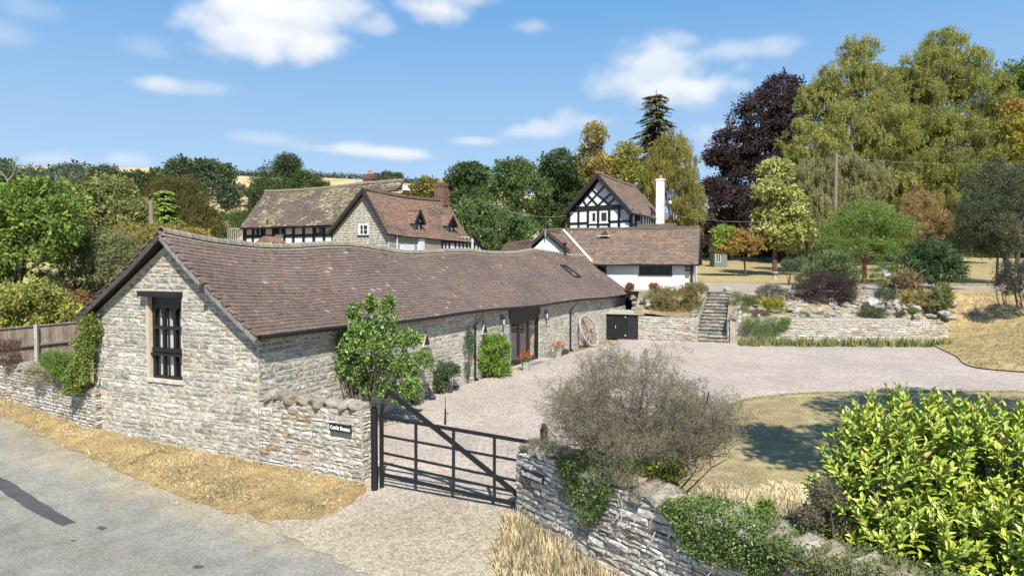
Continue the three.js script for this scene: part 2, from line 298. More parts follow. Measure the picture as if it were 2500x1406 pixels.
// road: pale worn lane
const roadFar = smoothPoly([[-40, 34.5], [-28, 29.3], [-20, 25.2], [-17, 23.5], [-13, 20.6], [-8.6, 17.5], [-4.9, 15.2], [-2.0, 13.3], [.3, 11.0], [2.4, 8.2], [4.2, 5.4], [5.6, 2.4], [7, -2], [9, -10]]);
sheet([...roadFar.map(([x, d]) => [x + .35, d + .6]), [-6, -10], [-20, -6], [-40, 6]], .4, (x, d) => H0(x, d), 'road', M.asphalt, (x, d) => { const [s, t] = bl(x, d); const a = fbm(t / 7 + 40, s / .9 + 40, 0, 4, 6) * .6 + patch(x, d, 8, 3) * .4, b = patch(x, d, 7, .8); const e = distPL(x, d, roadFar), g = clamp(sstep(1.5, .1, e + (b - .5) * 1.6) * .9 + sstep(.35, 0, Math.abs(e - 2.6 + (a - .5) * 1.4)) * .25), k = .84 + (a - .5) * .5 + (b - .5) * .2; return [k * lerp(1, 1.3, g), k * lerp(1, 1.16, g), k * lerp(.97, .92, g)]; });
// tarred repair strip and spots on the lane
{
  const q = (x, y) => { const p = onY(x, y, -.8); return [p.x, -p.z]; };
  sheet([q(-60, 1150), q(0, 1183), q(60, 1210), q(120, 1246), q(182, 1277), q(152, 1287), q(90, 1262), q(40, 1236), q(0, 1213), q(-60, 1185)].flatMap((p, i, A) => { const B = A[(i + 1) % A.length]; return [0, 1, 2, 3, 4, 5, 6, 7].map(k => [lerp(p[0], B[0], k / 8) + (vnoise(i * 3 + k * .4, 2, 0, 2) - .5) * .04, lerp(p[1], B[1], k / 8) + (vnoise(i * 3 + k * .4, 7, 0, 3) - .5) * .05]); }), .4, (x, d) => H0(x, d) + .006, 'tar_strip', M.tar).userData.label = 'dark tarred repair strip along the lane';
  const spot = (x, y, rx, ry, s) => { const P = []; for (let k = 0; k < 18; k++) { const a = -k / 18 * 6.283, w = .7 + hash(k, s, 3) * .6; P.push(q(x + Math.cos(a) * rx * w, y + Math.sin(a) * ry * w)); } sheet(P, .4, (X, D) => H0(X, D) + .006, 'tar_spot', M.tar).userData.label = 'dark tar spot on the lane'; };
  spot(482, 1382, 12, 4, 2); spot(247, 1288, 11, 4, 1); spot(178, 1318, 7, 2, 5);
}
// gravel: entrance, yard and drive
const gravCol = (x, d) => { const a = patch(x, d, 9, 2.6), b = patch(x, d, 10, .7); const en = sstep(20, 15, d - x * .2) * .3; const ru = (fbm(x * .9 - d * .5 + 7, (d + x) * .16, 0, 3, 13) - .5) * .16; const k = .88 + (a - .5) * .26 + (b - .5) * .14 + ru; return [k * (1 - en * .35), k * (1 - en * .3), k * (1 - en * .75)]; };
const lawnEdge = smoothPoly([[2.0, 14.9], [2.7, 16], [4.0, 18.1], [5.7, 21.8], [7.6, 25.0], [9.6, 26.5], [12.5, 27.1], [17, 27.3], [24, 27.1], [45, 26.6]]);
sheet([[-6.2, 18.7], [-6.2, 16.6], ...rough([[-6.4, 16.1], [-4.7, 14.7], [-2.6, 12.9], [-.6, 11.0], [.9, 8.9], [2.2, 6.6]], .9, .8), [3.5, 7.5], [1.6, 12], [2.0, 14.9], ...lawnEdge.slice(1), [45, 34], [30, 44.8], [12.6, 44.8], [7.5, 47], [-4, 25.5]], .8, (x, d) => H0(x, d) + .012, 'gravel_yard', M.gravel, gravCol);
// front lawn
const HL = (x, d) => Math.max(H0(x, d), -.25) + .05;
sheet([...lawnEdge, [45, 4], [9, 4], [6.9, 7.2], [5.0, 9.4], [3.3, 11.6], [2.0, 13.6]], .8, HL, 'lawn', M.lawn, (x, d) => { const a = patch(x, d, 11, 2.4), b = patch(x, d, 12, .8), st = Math.sin(x * .35 - d * 1.1 + a * 3) * .03; const k = .8 + (a - .5) * .5 + (b - .5) * .2 + st; const gr = sstep(.5, .72, a); return [k * lerp(1, .86, gr), k * lerp(1, .95, gr), k * lerp(1, .85, gr)]; });
// verge of dead grass between lane and wall
const vergeIn = [[-40, 37.4], [-28, 31.7], [-18.2, 25.35], [-13.35, 22.05], [-6.98, 19.05], [-3.6, 17.35]];
const vergeOut = [...roadFar.filter(p => p[0] < -4.6)];
const HV = (x, d) => H0(x, d) + .014 + sstep(.0, .7, distPL(x, d, vergeEdge)) * (.05 + sstep(.3, .7, patch(x, d, 14, .5)) * .06);
const vergePoly = [...vergeIn, ...rough([[-3.5, 16.9], [-3.7, 16.3], [-4.1, 15.75], [-5.1, 15.5], ...vergeOut.slice().reverse().filter(p => p[0] < -5.4)], .5, .5)];
const vergeEdge = vergePoly.slice(vergeIn.length);
sheet(vergePoly, .5, HV, 'verge', M.lawn, (x, d) => { const a = patch(x, d, 15, .9); const k = .8 + (a - .5) * .6; return [k * .98, k * .88, k * .76]; });
// foot of the near wall: tall dead grass stands here
const footPoly = [[.0, 15.0], [1.2, 13.0], [2.6, 11.1], [4.1, 9.1], [5.6, 7.2], [4.2, 5.5], [2.5, 8.2], [.45, 11.0], [-.25, 12.4], [-.35, 13.6]];
sheet(footPoly, .5, (x, d) => H0(x, d) + .025, 'verge', M.lawn, (x, d) => { const k = .9 + (patch(x, d, 16, .7) - .5) * .5; return [k * 1.1, k * .95, k * .72]; });

// upper terrace, rockery slope and grass bank behind the retaining walls
const bankFront = smoothPoly([[25.6, 43.6], [24.5, 40.5], [23.4, 37.3], [22.1, 34.6], [21.9, 33.2], [23.2, 32.0], [26, 31.4], [34, 31], [60, 30.6]]);
const HT = (x, d) => { const far = pl([[50, 0], [70, .75], [90, 1.75], [110, 2.95], [140, 4.5], [200, 9]], d); let y = d > 50 ? 2.95 + far : pl([[44.2, 1.42], [46, 1.75], [48.2, 2.5], [50, 2.95]], d); return y; };
const HB = (x, d) => { const q = distPL(x, d, bankFront); const b = 2.95 * sstep(0, 1, clamp(q / 13)) + .1 * clamp(q) + .1 * sstep(0, .25, q); const y = d > 50 ? HT(x, d) : lerp(Math.min(b, 2.95), 2.95, sstep(45, 50, d)); return Math.max(y, H0(x, d) + .05); };
const Hrock = (x, d) => { const y = HT(x, d) + (patch(x, d, 17, .9) - .5) * .22 * sstep(44.3, 45, d) * sstep(50.3, 49.6, d); return x > 24.5 ? lerp(y, HB(x, d), sstep(24.5, 27.5, x)) : y; };
sheet([[13.4, 44.3], [26.2, 44.0], [28, 46], [28, 50.2], [15.4, 50.2]], .5, Hrock, 'rockery', M.soil, (x, d) => { const k = 1.15 + (patch(x, d, 18, .6) - .5) * .9; return [k, k * 1.12, k * 1.42]; });
sheet([[7.9, 45.9], [11.2, 44.5], [13.6, 50.2], [9, 50.2]], .5, Hrock, 'planting_bed', M.soil, (x, d) => { const k = 1.1 + (patch(x, d, 18, .6) - .5) * .9; return [k, k * 1.03, k * 1.1]; });
sheet([...bankFront, [60, 51], [27.4, 51], [27.3, 45]], .6, (x, d) => HB(x, d) + .02, 'grass_bank', M.lawn, (x, d) => { const a = patch(x, d, 19, 1.6), b = patch(x, d, 20, .5); const k = .86 + (a - .5) * .5 + (b - .5) * .5; return [k * 1.04, k * .98, k * .92]; });
sheet([[8, 50.0], [60, 50.0], [60, 53], [24, 58], [16, 60], [8, 60]], 1, (x, d) => HT(x, d) + .012, 'upper_drive', M.gravel, (x, d) => { const k = .74 + (patch(x, d, 21, 1.5) - .5) * .2; return [k, k, k * .98]; });
sheet([[60, 52.6], [24, 57.8], [16, 59.8], [10, 60.4], [10, 112], [110, 112], [110, 52]], 2, (x, d) => HT(x, d) + .03, 'upper_lawn', M.lawn, (x, d) => { const a = patch(x, d, 22, 4), st = Math.sin(d * 1.3 + a * 2) * .05; const k = .8 + (a - .5) * .35 + st; return [k, k, k * .88]; });
// ───────────────────────── stonework ─────────────────────────
function stoneShape(seed) {                                              // unit stone: 1 wide, 1 high, face towards +z at about z = 0, back at -1
  const r = rng(seed), nx = 3, ny = 2, P = [], W = i => (i / nx - .5), Hh = j => (j / ny - .5);
  for (let j = 0; j <= ny; j++) for (let i = 0; i <= nx; i++) {
    const ed = (i === 0 || i === nx) ? 1 : 0, ef = (j === 0 || j === ny) ? 1 : 0;
    const x = W(i) * (1 - .05 * ed) + (r() - .5) * (ed ? .05 : .12), y = Hh(j) * (1 - .13 * ef) + (r() - .5) * (ef ? .14 : .2);
    P.push(new THREE.Vector3(clamp(x, -.5, .5), clamp(y, -.5, .5), (ed + ef ? -.12 - r() * .16 : 0) + (r() - .5) * .3));
  }
  const k = (i, j) => j * (nx + 1) + i;
  const F2 = []; for (let j = 0; j < ny; j++) for (let i = 0; i < nx; i++) { if (r() < .5) F2.push([k(i, j), k(i + 1, j), k(i + 1, j + 1)], [k(i, j), k(i + 1, j + 1), k(i, j + 1)]); else F2.push([k(i, j), k(i + 1, j), k(i, j + 1)], [k(i + 1, j), k(i + 1, j + 1), k(i, j + 1)]); }
  const rim = []; for (let i = 0; i < nx; i++) rim.push(k(i, 0)); for (let j = 0; j < ny; j++) rim.push(k(nx, j)); for (let i = nx; i > 0; i--) rim.push(k(i, ny)); for (let j = ny; j > 0; j--) rim.push(k(0, j));
  const b0 = P.length; for (const q of rim) P.push(new THREE.Vector3(clamp(P[q].x * 1.06, -.5, .5), clamp(P[q].y * 1.1, -.5, .5), -1));
  rim.forEach((q, i) => { const j = (i + 1) % rim.length; F2.push([q, b0 + i, b0 + j, rim[j]]); });
  return { P, F: F2 };
}
const STONES = []; for (let i = 0; i < 20; i++) { const s = stoneShape(500 + i * 31); const g = tris(s.P, s.F); const uv = g.attributes.uv; for (let k = 0; k < uv.count; k++) uv.setXY(k, g.attributes.position.getX(k) * .42 + i * .37, g.attributes.position.getY(k) * .15 + i * .23); STONES.push(g); }
const toneMats = new Map();
function toneMat(c, base) { const key = base.uuid + c.map(v => v.toFixed(3)); if (!toneMats.has(key)) { const m = base.clone(); m.vertexColors = false; m.color = lin(...c); toneMats.set(key, m); } return toneMats.get(key); }
class Pieces {                                                            // the largest in the photo become parts, the rest one mass
  constructor() { this.list = []; }
  add(geo, matrix, tone, px) { this.list.push({ geo, matrix, tone, px }); }
  build(parent, name, massName, base, most = 290, massLabel) {
    this.list.sort((a, b) => b.px - a.px);
    const parts = this.list.slice(0, most), rest = this.list.slice(most);
    for (const p of parts) { const m = shade(new THREE.Mesh(p.geo, toneMat(p.tone, base))); m.name = name; m.matrix.copy(p.matrix); m.matrixAutoUpdate = false; m.matrix.decompose(m.position, m.quaternion, m.scale); m.matrixAutoUpdate = true; parent.add(m); }
    if (!rest.length) return;
    let n = 0; for (const p of rest) n += p.geo.attributes.position.count;
    const pos = new Float32Array(n * 3), nor = new Float32Array(n * 3), uv = new Float32Array(n * 2), col = new Float32Array(n * 3), v = new THREE.Vector3(), nm = new THREE.Matrix3(); let o = 0;
    for (const p of rest) {
      const a = p.geo.attributes; nm.getNormalMatrix(p.matrix); const ou = hash(o, 3, 9) * 3, ov = hash(o, 5, 9) * 3;
      for (let i = 0; i < a.position.count; i++, o++) {
        v.fromBufferAttribute(a.position, i).applyMatrix4(p.matrix); pos[o * 3] = v.x; pos[o * 3 + 1] = v.y; pos[o * 3 + 2] = v.z;
        v.fromBufferAttribute(a.normal, i).applyMatrix3(nm).normalize(); nor[o * 3] = v.x; nor[o * 3 + 1] = v.y; nor[o * 3 + 2] = v.z;
        uv[o * 2] = a.uv.getX(i) + ou; uv[o * 2 + 1] = a.uv.getY(i) + ov; col.set(p.tone, o * 3);
      }
    }
    const g = new THREE.BufferGeometry(); g.setAttribute('position', new THREE.BufferAttribute(pos, 3)); g.setAttribute('normal', new THREE.BufferAttribute(nor, 3)); g.setAttribute('uv', new THREE.BufferAttribute(uv, 2)); g.setAttribute('color', new THREE.BufferAttribute(col, 3));
    const m = mesh(massName, g, base, parent); m.userData.kind = 'stuff'; if (massLabel) m.userData.label = massLabel;
  }
}
const TONE = {
  grey: [[.37, .355, .325], [.42, .40, .365], [.33, .32, .295], [.47, .45, .41], [.41, .375, .32], [.44, .43, .40]],
  pale: [[.54, .52, .475], [.61, .595, .555], [.485, .46, .415], [.66, .64, .60], [.45, .425, .38], [.57, .545, .49], [.51, .44, .35]],
  wall: [[.55, .53, .49], [.62, .60, .56], [.45, .425, .38], [.68, .66, .62], [.50, .44, .36], [.39, .37, .335], [.58, .545, .48]],
  green: [[.33, .345, .31], [.38, .39, .35], [.29, .305, .275], [.42, .425, .385], [.36, .36, .31]],
  near: [[.44, .42, .39], [.55, .535, .505], [.36, .34, .31], [.64, .625, .60], [.30, .28, .25], [.48, .43, .36]],
};
// fills a wall face with coursed rubble. O: point at u = v = 0; U: unit level direction [x, D]; free(v) -> list of [u0, u1] left open
function rubble(pieces, O, U, o) {
  const r = rng(o.seed || 1), ud = new THREE.Vector3(U[0], 0, -U[1]), up = new THREE.Vector3(0, 1, 0), nz = ud.clone().cross(up).normalize(); if (o.flip) nz.negate();
  const m = new THREE.Matrix4(), q = new THREE.Matrix4(), e = new THREE.Matrix4(), c = new THREE.Vector3(); let v = o.v0 || 0;
  while (v < o.v1) {
    const h = lerp(o.h[0], o.h[1], Math.pow(r(), 1.4));
    for (const [a, b] of o.free(v + h / 2, h)) {
      let u = a;
      while (u < b - .03) {
        let L = lerp(o.l[0], o.l[1], Math.pow(r(), 1.6)) * (.6 + h / o.h[1] * .6); if (b - u - L < o.l[0] * .8) L = b - u;
        const two = h > (o.h[0] + o.h[1]) * .52 && r() < .16;
        for (let k = 0; k < (two ? 2 : 1); k++) {
          const hh = two ? h / 2 : h, cu = u + L / 2, cv = v + hh * (k + .5), wob = (o.wave || (() => 0))(cu, cv);
          c.copy(O).addScaledVector(ud, cu).addScaledVector(up, cv + wob).addScaledVector(nz, (o.proud || .015) + r() * (o.rough || .02) * .8);
          const px = pxSize(c); const tl = o.tone(cu, cv, r); const f = .86 + r() * .28;
          m.makeBasis(ud, up, nz).setPosition(c); e.makeRotationZ((r() - .5) * (o.tilt || .05)); m.multiply(e);
          const gp = typeof o.gap === 'function' ? o.gap(cv) : o.gap || .02; q.makeScale(Math.max(.03, L - gp), Math.max(.02, hh - gp * (.7 + r() * .6)), o.deep || .06); m.multiply(q);
          pieces.add(STONES[r() * STONES.length | 0], m.clone(), tl.map(x => x), px * px * L * hh);
        }
        u += L;
      }
    }
    v += h;
  }
}
const pick = (a, r) => a[r() * a.length | 0];
const LUMPS = []; for (let i = 0; i < 8; i++) LUMPS.push(lump(900 + i));
function lumpAt(parent, name, p, sx, sy, sz, mat, seed, turn) { const m = shade(new THREE.Mesh(LUMPS[seed % LUMPS.length], mat)); m.name = name; m.position.copy(p); m.scale.set(sx, sy, sz); m.rotation.set((hash(seed, 1, 1) - .5) * .5, turn === undefined ? hash(seed, 2, 1) * 6 : turn, (hash(seed, 3, 1) - .5) * .5); parent.add(m); return m; }
const copTones = [[.30, .275, .225], [.36, .33, .275], [.26, .23, .18], [.40, .36, .30], [.33, .27, .19]];
// a free-standing wall along a plan polyline (road-side face given, thickness behind), with stones on its face and ends and rough copings
function gardenWall(name, label, path, baseF, topF, o) {
  const g = thing(name, label, 'wall', o.group), pieces = new Pieces(), th = o.th || .45; let run = 0;
  const core = [];
  for (let i = 1; i < path.length; i++) {
    const [ax, ad] = path[i - 1], [bx, bd] = path[i], L = Math.hypot(bx - ax, bd - ad), U = [(bx - ax) / L, (bd - ad) / L], N = [-U[1], U[0]];   // N points behind, away from the lane
    const y0 = Math.min(baseF(ax, ad), baseF(bx, bd)) - .25, run0 = run;
    const top = u => topF(run0 + u);
    const P = (x, d, y) => V(x, y, d), bk = N.map(k => k * th);
    core.push(prism([P(ax, ad, y0), P(bx, bd, y0), P(bx, bd, top(L) - .03), P(ax, ad, top(0) - .03)], new THREE.Vector3(bk[0], 0, -bk[1])));
    const opt = { h: o.h, l: o.l, gap: o.gap, deep: .09, proud: o.proud || .025, rough: o.rough || .04, tilt: o.tilt || .08, tone: (u, v, r) => o.tone(run0 + u, v + y0, r), v0: .0, v1: Math.max(top(0), top(L)) - y0 };
    rubble(pieces, P(ax, ad, y0), U, { ...opt, seed: o.seed + i * 7, free: (v, h) => { const out = []; let s = null; for (let u = 0; u <= L + .001; u += L / 24) { const ok = v + h * .4 + y0 < top(u); if (ok && s === null) s = u; if ((!ok || u + L / 24 > L + .001) && s !== null) { out.push([s, ok ? L : u]); s = null; } } return out; } });
    if (o.back) rubble(pieces, P(bx + bk[0], bd + bk[1], y0), U.map(k => -k), { ...opt, seed: o.seed + i * 7 + 3, free: (v, h) => v + h * .4 + y0 < Math.min(top(0), top(L)) ? [[0, L]] : [] });
    if (o.cope) { let u = .1; const r = rng(o.seed + i); while (u < L - .1) { const w = lerp(o.cope[0], o.cope[1], r()), hh = w * lerp(.55, .85, r()); const x = ax + U[0] * (u + w / 2) + N[0] * th * .45, d = ad + U[1] * (u + w / 2) + N[1] * th * .45; lumpAt(g, 'coping_stone', P(x, d, top(u + w / 2) + hh * .12), w * 1.25, hh * 1.15, th * 1.35, toneMat(copTones[r() * 5 | 0], M.coping), (r() * 1e4) | 0, Math.atan2(U[1], U[0]) + (r() - .5) * .3); u += w; } }
    run += L;
    for (const [end, x, d, dir] of [[o.endA && i === 1, ax, ad, -1], [o.endB && i === path.length - 1, bx, bd, 1]]) if (end) {
      const Ue = dir > 0 ? N : N.map(k => -k), ox = dir > 0 ? x : x + bk[0], od = dir > 0 ? d : d + bk[1], ty = topF(dir > 0 ? run : 0);
      rubble(pieces, P(ox, od, y0), Ue, { ...opt, seed: o.seed + 91, v1: ty - y0, free: (v, h) => v + h * .4 + y0 < ty ? [[0, th]] : [] });
    }
  }
  mesh('wall_core', core, o.mortar || M.mortarGrey, g);
  pieces.build(g, 'stone', 'stonework', M.stoneV, o.most || 280);
  return g;
}
// ───────────────────────── the long stone barn ─────────────────────────
const AXV = new THREE.Vector3(AX[0], 0, -AX[1]), NXV = new THREE.Vector3(NX[0], 0, -NX[1]), UP = new THREE.Vector3(0, 1, 0);
const barn = thing('stone_barn', 'long low grey stone barn with sagging brown tiled roof and black gable window', 'barn');
const BL = 34.4, TW = -6.95, TR = -3.44;
const ridgePx = [[405, 566], [450, 578], [500, 588], [560, 596], [640, 603], [700, 604], [760, 600], [830, 598], [880, 602], [940, 612], [1000, 619], [1060, 616], [1130, 613], [1200, 619], [1260, 618], [1300, 612], [1340, 617], [1392, 625]];
const ridgeS = ridgePx.map(([x, y]) => { const p = onPlane(x, y, bp(0, TR, 0), AX); return [bl(p.x, -p.z)[0], p.y]; });
ridgeS[0][0] = -.3;
const ridgeCurve = new THREE.CatmullRomCurve3(ridgeS.map(([s, y]) => new THREE.Vector3(s, y, 0)), false, 'centripetal').getPoints(200).map(p => [p.x, p.y]);
const ridgeY = s => pl(ridgeCurve, s);
const eaveY = s => 3.06 - .27 * clamp(s / 35) + .035 * Math.sin(s * .55 + 1) * sstep(0, 4, s);
const eaveLY = s => 3.33 - .2 * clamp(s / 35);
const EO = .27;                                                           // eaves stand out from the wall
function roofP(s, v, side) {                                              // v 0 at the eaves, 1 at the ridge
  const t = side > 0 ? lerp(EO, TR, v) : lerp(TW - .3, TR, v);
  const y = side > 0 ? lerp(eaveY(s), ridgeY(s), v) : lerp(eaveLY(s), ridgeY(s), v);
  const mean = 5.9 - .02 * s, dip = (ridgeY(s) - mean) * .22 * Math.sin(Math.PI * v);
  return bp(s, t, y + dip - .05 * Math.sin(Math.PI * v) + (fbm(s * .7 + 9, v * 3 + side * 5, 0, 2, 4) - .5) * .09 * sstep(0, .12, v) * sstep(1, .9, v));
}
const roofN = (s, v, side) => { const e = .02, a = roofP(s + .2, v, side).sub(roofP(s - .2, v, side)), b = roofP(s, v + e, side).sub(roofP(s, v - e, side)); return a.cross(b).normalize().multiplyScalar(side > 0 ? 1 : -1); };
// walls: core with openings, in the gable plane (u = t) and the yard plane (u = s)
const winA = { u0: 0, u1: 0, v0: 0, v1: 0 };
{ const P = (x, y) => { const p = onPlane(x, y, bp(0, 0, 0), NX); return [bl(p.x, -p.z)[1], p.y]; }; const a = P(362, 922), b = P(445, 724), c = P(441, 932), d = P(361, 724); winA.u0 = (a[0] + d[0]) / 2; winA.u1 = (b[0] + c[0]) / 2; winA.v0 = (a[1] + c[1]) / 2; winA.v1 = (b[1] + d[1]) / 2; }
const door = { s0: 15.65, s1: 19.15, y0: .02, y1: 2.36 };
const gableTop = t => (t > TR ? lerp(ridgeY(0), eaveY(0) + EO * .8, (t - TR) / (-TR)) : lerp(ridgeY(0), eaveLY(0) + .25, (TR - t) / (TR - TW))) - .27;
{
  const gp = (t, y) => bp(0, t, y), b = -.9, W = winA;
  const wall = [];
  const seg = (t0, t1, yb, yt) => { const top = yt === null ? [gp(t1, gableTop(t1)), ...(t0 < TR && t1 > TR ? [gp(TR, gableTop(TR))] : []), gp(t0, gableTop(t0))] : [gp(t1, yt), gp(t0, yt)]; wall.push(prism([gp(t0, yb), gp(t1, yb), ...top], AXV.clone().multiplyScalar(.5))); };
  seg(TW, W.u0, b, null); seg(W.u0, W.u1, b, W.v0); seg(W.u0, W.u1, W.v1, null); seg(W.u1, 0, b, null);
  const lp = (s, y) => bp(s, 0, y), wt = s => eaveY(s) + .18, thk = NXV.clone().multiplyScalar(-.5);
  const ls = (s0, s1, yb, y1) => { const st = Math.max(1, Math.round((s1 - s0) / 4)), up = []; for (let i = st; i >= 0; i--) { const s = lerp(s0, s1, i / st); up.push(lp(s, y1 === null ? wt(s) : y1)); } wall.push(prism([lp(s0, yb), lp(s1, yb), ...up], thk)); };
  ls(.5, door.s0, b, null); ls(door.s0, door.s1, b, door.y0); ls(door.s0, door.s1, door.y1, null); ls(door.s1, BL, b, null);
  wall.push(prism([bp(.5, TW, b), bp(BL, TW, b), bp(BL, TW, 3.3), bp(.5, TW, 3.4)], NXV.clone().multiplyScalar(.5)));
  wall.push(prism([bp(BL - .5, TW + .5, b), bp(BL - .5, -.5, b), bp(BL - .5, -.5, 3), bp(BL - .5, TR, ridgeY(BL) - .15), bp(BL - .5, TW + .5, 3.2)], AXV.clone().multiplyScalar(.5)));
  mesh('wall', wall, M.mortar, barn);
  mesh('floor', [prism([bp(.5, TW + .5, -.2), bp(BL - .5, TW + .5, -.2), bp(BL - .5, -.5, -.2), bp(.5, -.5, -.2)], new THREE.Vector3(0, .1, 0))], M.room, barn);
  const st = new Pieces(), lm = (u, v) => fbm(u * .55 + 3, v * .7 + 8, 0, 4, 77);
  rubble(st, bp(0, TW, -.9), NX, {
    seed: 11, h: [.085, .19], l: [.2, .75], gap: v => lerp(.012, .034, sstep(4.3, 5, v)), proud: .008, rough: .014, deep: .05, tilt: .05, v1: 7,
    wave: (u, v) => (fbm(u * .5, v * .4, 0, 2, 61) - .5) * .1,
    free: (v, h) => {
      const y = v - .9; const hi = y + h * .5; let a = 0, b2 = -TW;
      while (a < -TW && gableTop(TW + a) < hi + .05) a += .03; while (b2 > 0 && gableTop(TW + b2) < hi + .05) b2 -= .03;
      if (b2 - a < .12) return [];
      if (y > W.v0 - .06 && y < W.v1 + .16) { const x = y > W.v1 - .02 ? .22 : .05; return [[a, W.u0 - TW - x], [W.u1 - TW + (x > .1 ? .2 : .02), b2]]; } return [[a, b2]];
    },
    tone: (u, v, r) => { const y = v - .9, w = lm(u, v); const up = sstep(3.0, 4.0, y); if (w > lerp(.47, .78, sstep(-.3, 2.6, y) * .7 + up * .3)) return pick(TONE.pale, r); return r() < .06 ? [.40, .30, .19] : r() < lerp(.4, 0, up) ? pick(TONE.wall, r) : pick(TONE.grey, r); },
  });
  rubble(st, bp(0, 0, -.9), AX, {
    seed: 23, h: [.09, .2], l: [.2, .7], gap: .022, proud: .007, rough: .014, deep: .05, tilt: .07, v1: 4.3,
    wave: (u, v) => (fbm(u * .4, v * .4, 0, 2, 63) - .5) * .09,
    free: (v, h) => { const y = v - .9; if (y + h * .5 > 3.05 - .27 * 0) { return []; } const lim = BL; const D = door; const e = (y > D.y0 - .05 && y < D.y1 + .45) ? [[.02, D.s0 - .03], [D.s1 + .03, lim]] : [[.02, lim]]; return e.map(([a, b3]) => { let q = b3; while (q > a && eaveY(q) + .1 < y + h * .5) q -= .3; return [a, q]; }).filter(([a, q]) => q - a > .1); },
    tone: (u, v, r) => { const y = v - .9, w = lm(u + 40, v); return w > lerp(.5, .62, clamp(y / 3)) ? pick(TONE.pale, r) : r() < .45 ? pick(TONE.wall, r) : pick(TONE.grey, r); },
  });
  st.build(barn, 'stone', 'stonework', M.stoneV, 300, 'coursed grey rubble of the barn walls');
  // cream lime reveal and pale sill of the gable window
  mesh('window_reveal', [prism([gp(W.u0, W.v0), gp(W.u0, W.v1), gp(W.u0 - .06, W.v1), gp(W.u0 - .06, W.v0)], AXV.clone().multiplyScalar(-.03)), prism([gp(W.u0 - .004, W.v0), gp(W.u0 + .012, W.v0), gp(W.u0 + .012, W.v1), gp(W.u0 - .004, W.v1)], AXV.clone().multiplyScalar(.3))], M.cream, barn);
  mesh('window_sill', [prism([gp(W.u0 - .04, W.v0 - .09), gp(W.u1 + .05, W.v0 - .09), gp(W.u1 + .05, W.v0), gp(W.u0 - .04, W.v0)], AXV.clone().multiplyScalar(-.06))], M.mortarPale, barn);
  const lintel = mesh('lintel', [beam(bp(-.07, W.u0 - .2, W.v1 + .075), bp(-.07, W.u1 + .06, W.v1 + .075), .3, .16)], M.black, barn);
  // black timber window: nine lights, the top row with pointed heads
  const win = new THREE.Group(); win.name = 'window'; win.userData.label = 'black timber window of nine lights with pointed top row'; barn.add(win);
  const wd = .12, fr = [], X = k => lerp(W.u0 + .02, W.u1 - .01, k), wH = W.v1 - W.v0, Y = k => W.v0 + wH * k;
  const bar = (u0, u1, v0, v1, dd = .1, off = 0) => prism([bp(wd + off, u0, v0), bp(wd + off, u1, v0), bp(wd + off, u1, v1), bp(wd + off, u0, v1)], AXV.clone().multiplyScalar(dd));
  fr.push(bar(X(0), X(.075), Y(0), Y(1)), bar(X(.925), X(1), Y(0), Y(1)), bar(X(.08), X(.92), Y(0), Y(.04)), bar(X(.08), X(.92), Y(.90), Y(1)));
  mesh('frame', fr, M.black, win);
  for (const k of [.333, .667]) mesh('mullion', [bar(X(k - .032), X(k + .032), Y(.04), Y(.90), .08, .004)], M.black, win);
  mesh('transom', [bar(X(.08), X(.92), Y(.60), Y(.64), .11, -.006)], M.black, win);
  mesh('transom', [bar(X(.02), X(.98), Y(.325), Y(.375), .15, -.05), bar(X(.01), X(.99), Y(.285), Y(.315), .17, -.09)], M.black, win);
  { const h0 = Y(.72), h1 = Y(.865), pts = [bp(wd - .004, X(.07), Y(.91)), bp(wd - .004, X(.07), h0)];   // one head board cut with three pointed arches
    for (const k of [.085, .372, .702]) { const a = X(k), b2 = X(k + .213), c = (a + b2) / 2; for (let i = 0; i <= 12; i++) { const q = i <= 6 ? i / 6 : (12 - i) / 6; pts.push(bp(wd - .004, lerp(i <= 6 ? a : b2, c, q * q), lerp(h0, h1, Math.sin(q * 1.571)))); } }
    pts.push(bp(wd - .004, X(.93), h0), bp(wd - .004, X(.93), Y(.91)));
    mesh('arched_head', [prism(pts, AXV.clone().multiplyScalar(.05))], M.black, win); }
  for (const [y0, y1] of [[.04, .3], [.375, .6], [.64, .9]]) for (const k of [.08, .373, .707]) mesh('pane', [prism([bp(wd + .065, X(k), Y(y0)), bp(wd + .065, X(k + .213), Y(y0)), bp(wd + .065, X(k + .213), Y(y1)), bp(wd + .065, X(k), Y(y1))], AXV.clone().multiplyScalar(.004))], M.glass, win);
  for (const k of [.25, .55, .87]) { const w = .1; mesh('blind', [prism([bp(wd + .11, X(k - w), Y(.0)), bp(wd + .13, X(k + w), Y(0)), bp(wd + .13, X(k + w), Y(.97)), bp(wd + .11, X(k - w), Y(.97))], AXV.clone().multiplyScalar(.01))], M.curtain, win); }
  // purlin end and bargeboards
  mesh('purlin_end', [beam(bp(-.36, -1.70, 4.27), bp(.1, -1.70, 4.27), .16, .26)], M.darkWood, barn);
  for (const side of [1, -1]) { const pts = []; for (let i = 0; i <= 12; i++) pts.push(roofP(-.3, i / 12, side).addScaledVector(UP, -.13)); const gs = []; for (let i = 0; i < 12; i++) gs.push(beam(pts[i], pts[i + 1], .05, .16)); mesh('bargeboard', gs, side > 0 ? M.barge : M.bargeDark, barn).userData.label = side > 0 ? 'weathered pale grey bargeboard' : 'dark bargeboard'; }
  // yard door: three glazed leaves in black frames under a dark timber head
  const dr = new THREE.Group(); dr.name = 'door'; dr.userData.label = 'black framed glazed doors under a dark timber head'; barn.add(dr);
  const D = door, dp = (s, y, t) => bp(s, t, y), R = -.16;
  const pan = (s0, s1, y0, y1, t0, dd) => prism([dp(s0, y0, t0), dp(s1, y0, t0), dp(s1, y1, t0), dp(s0, y1, t0)], NXV.clone().multiplyScalar(dd));
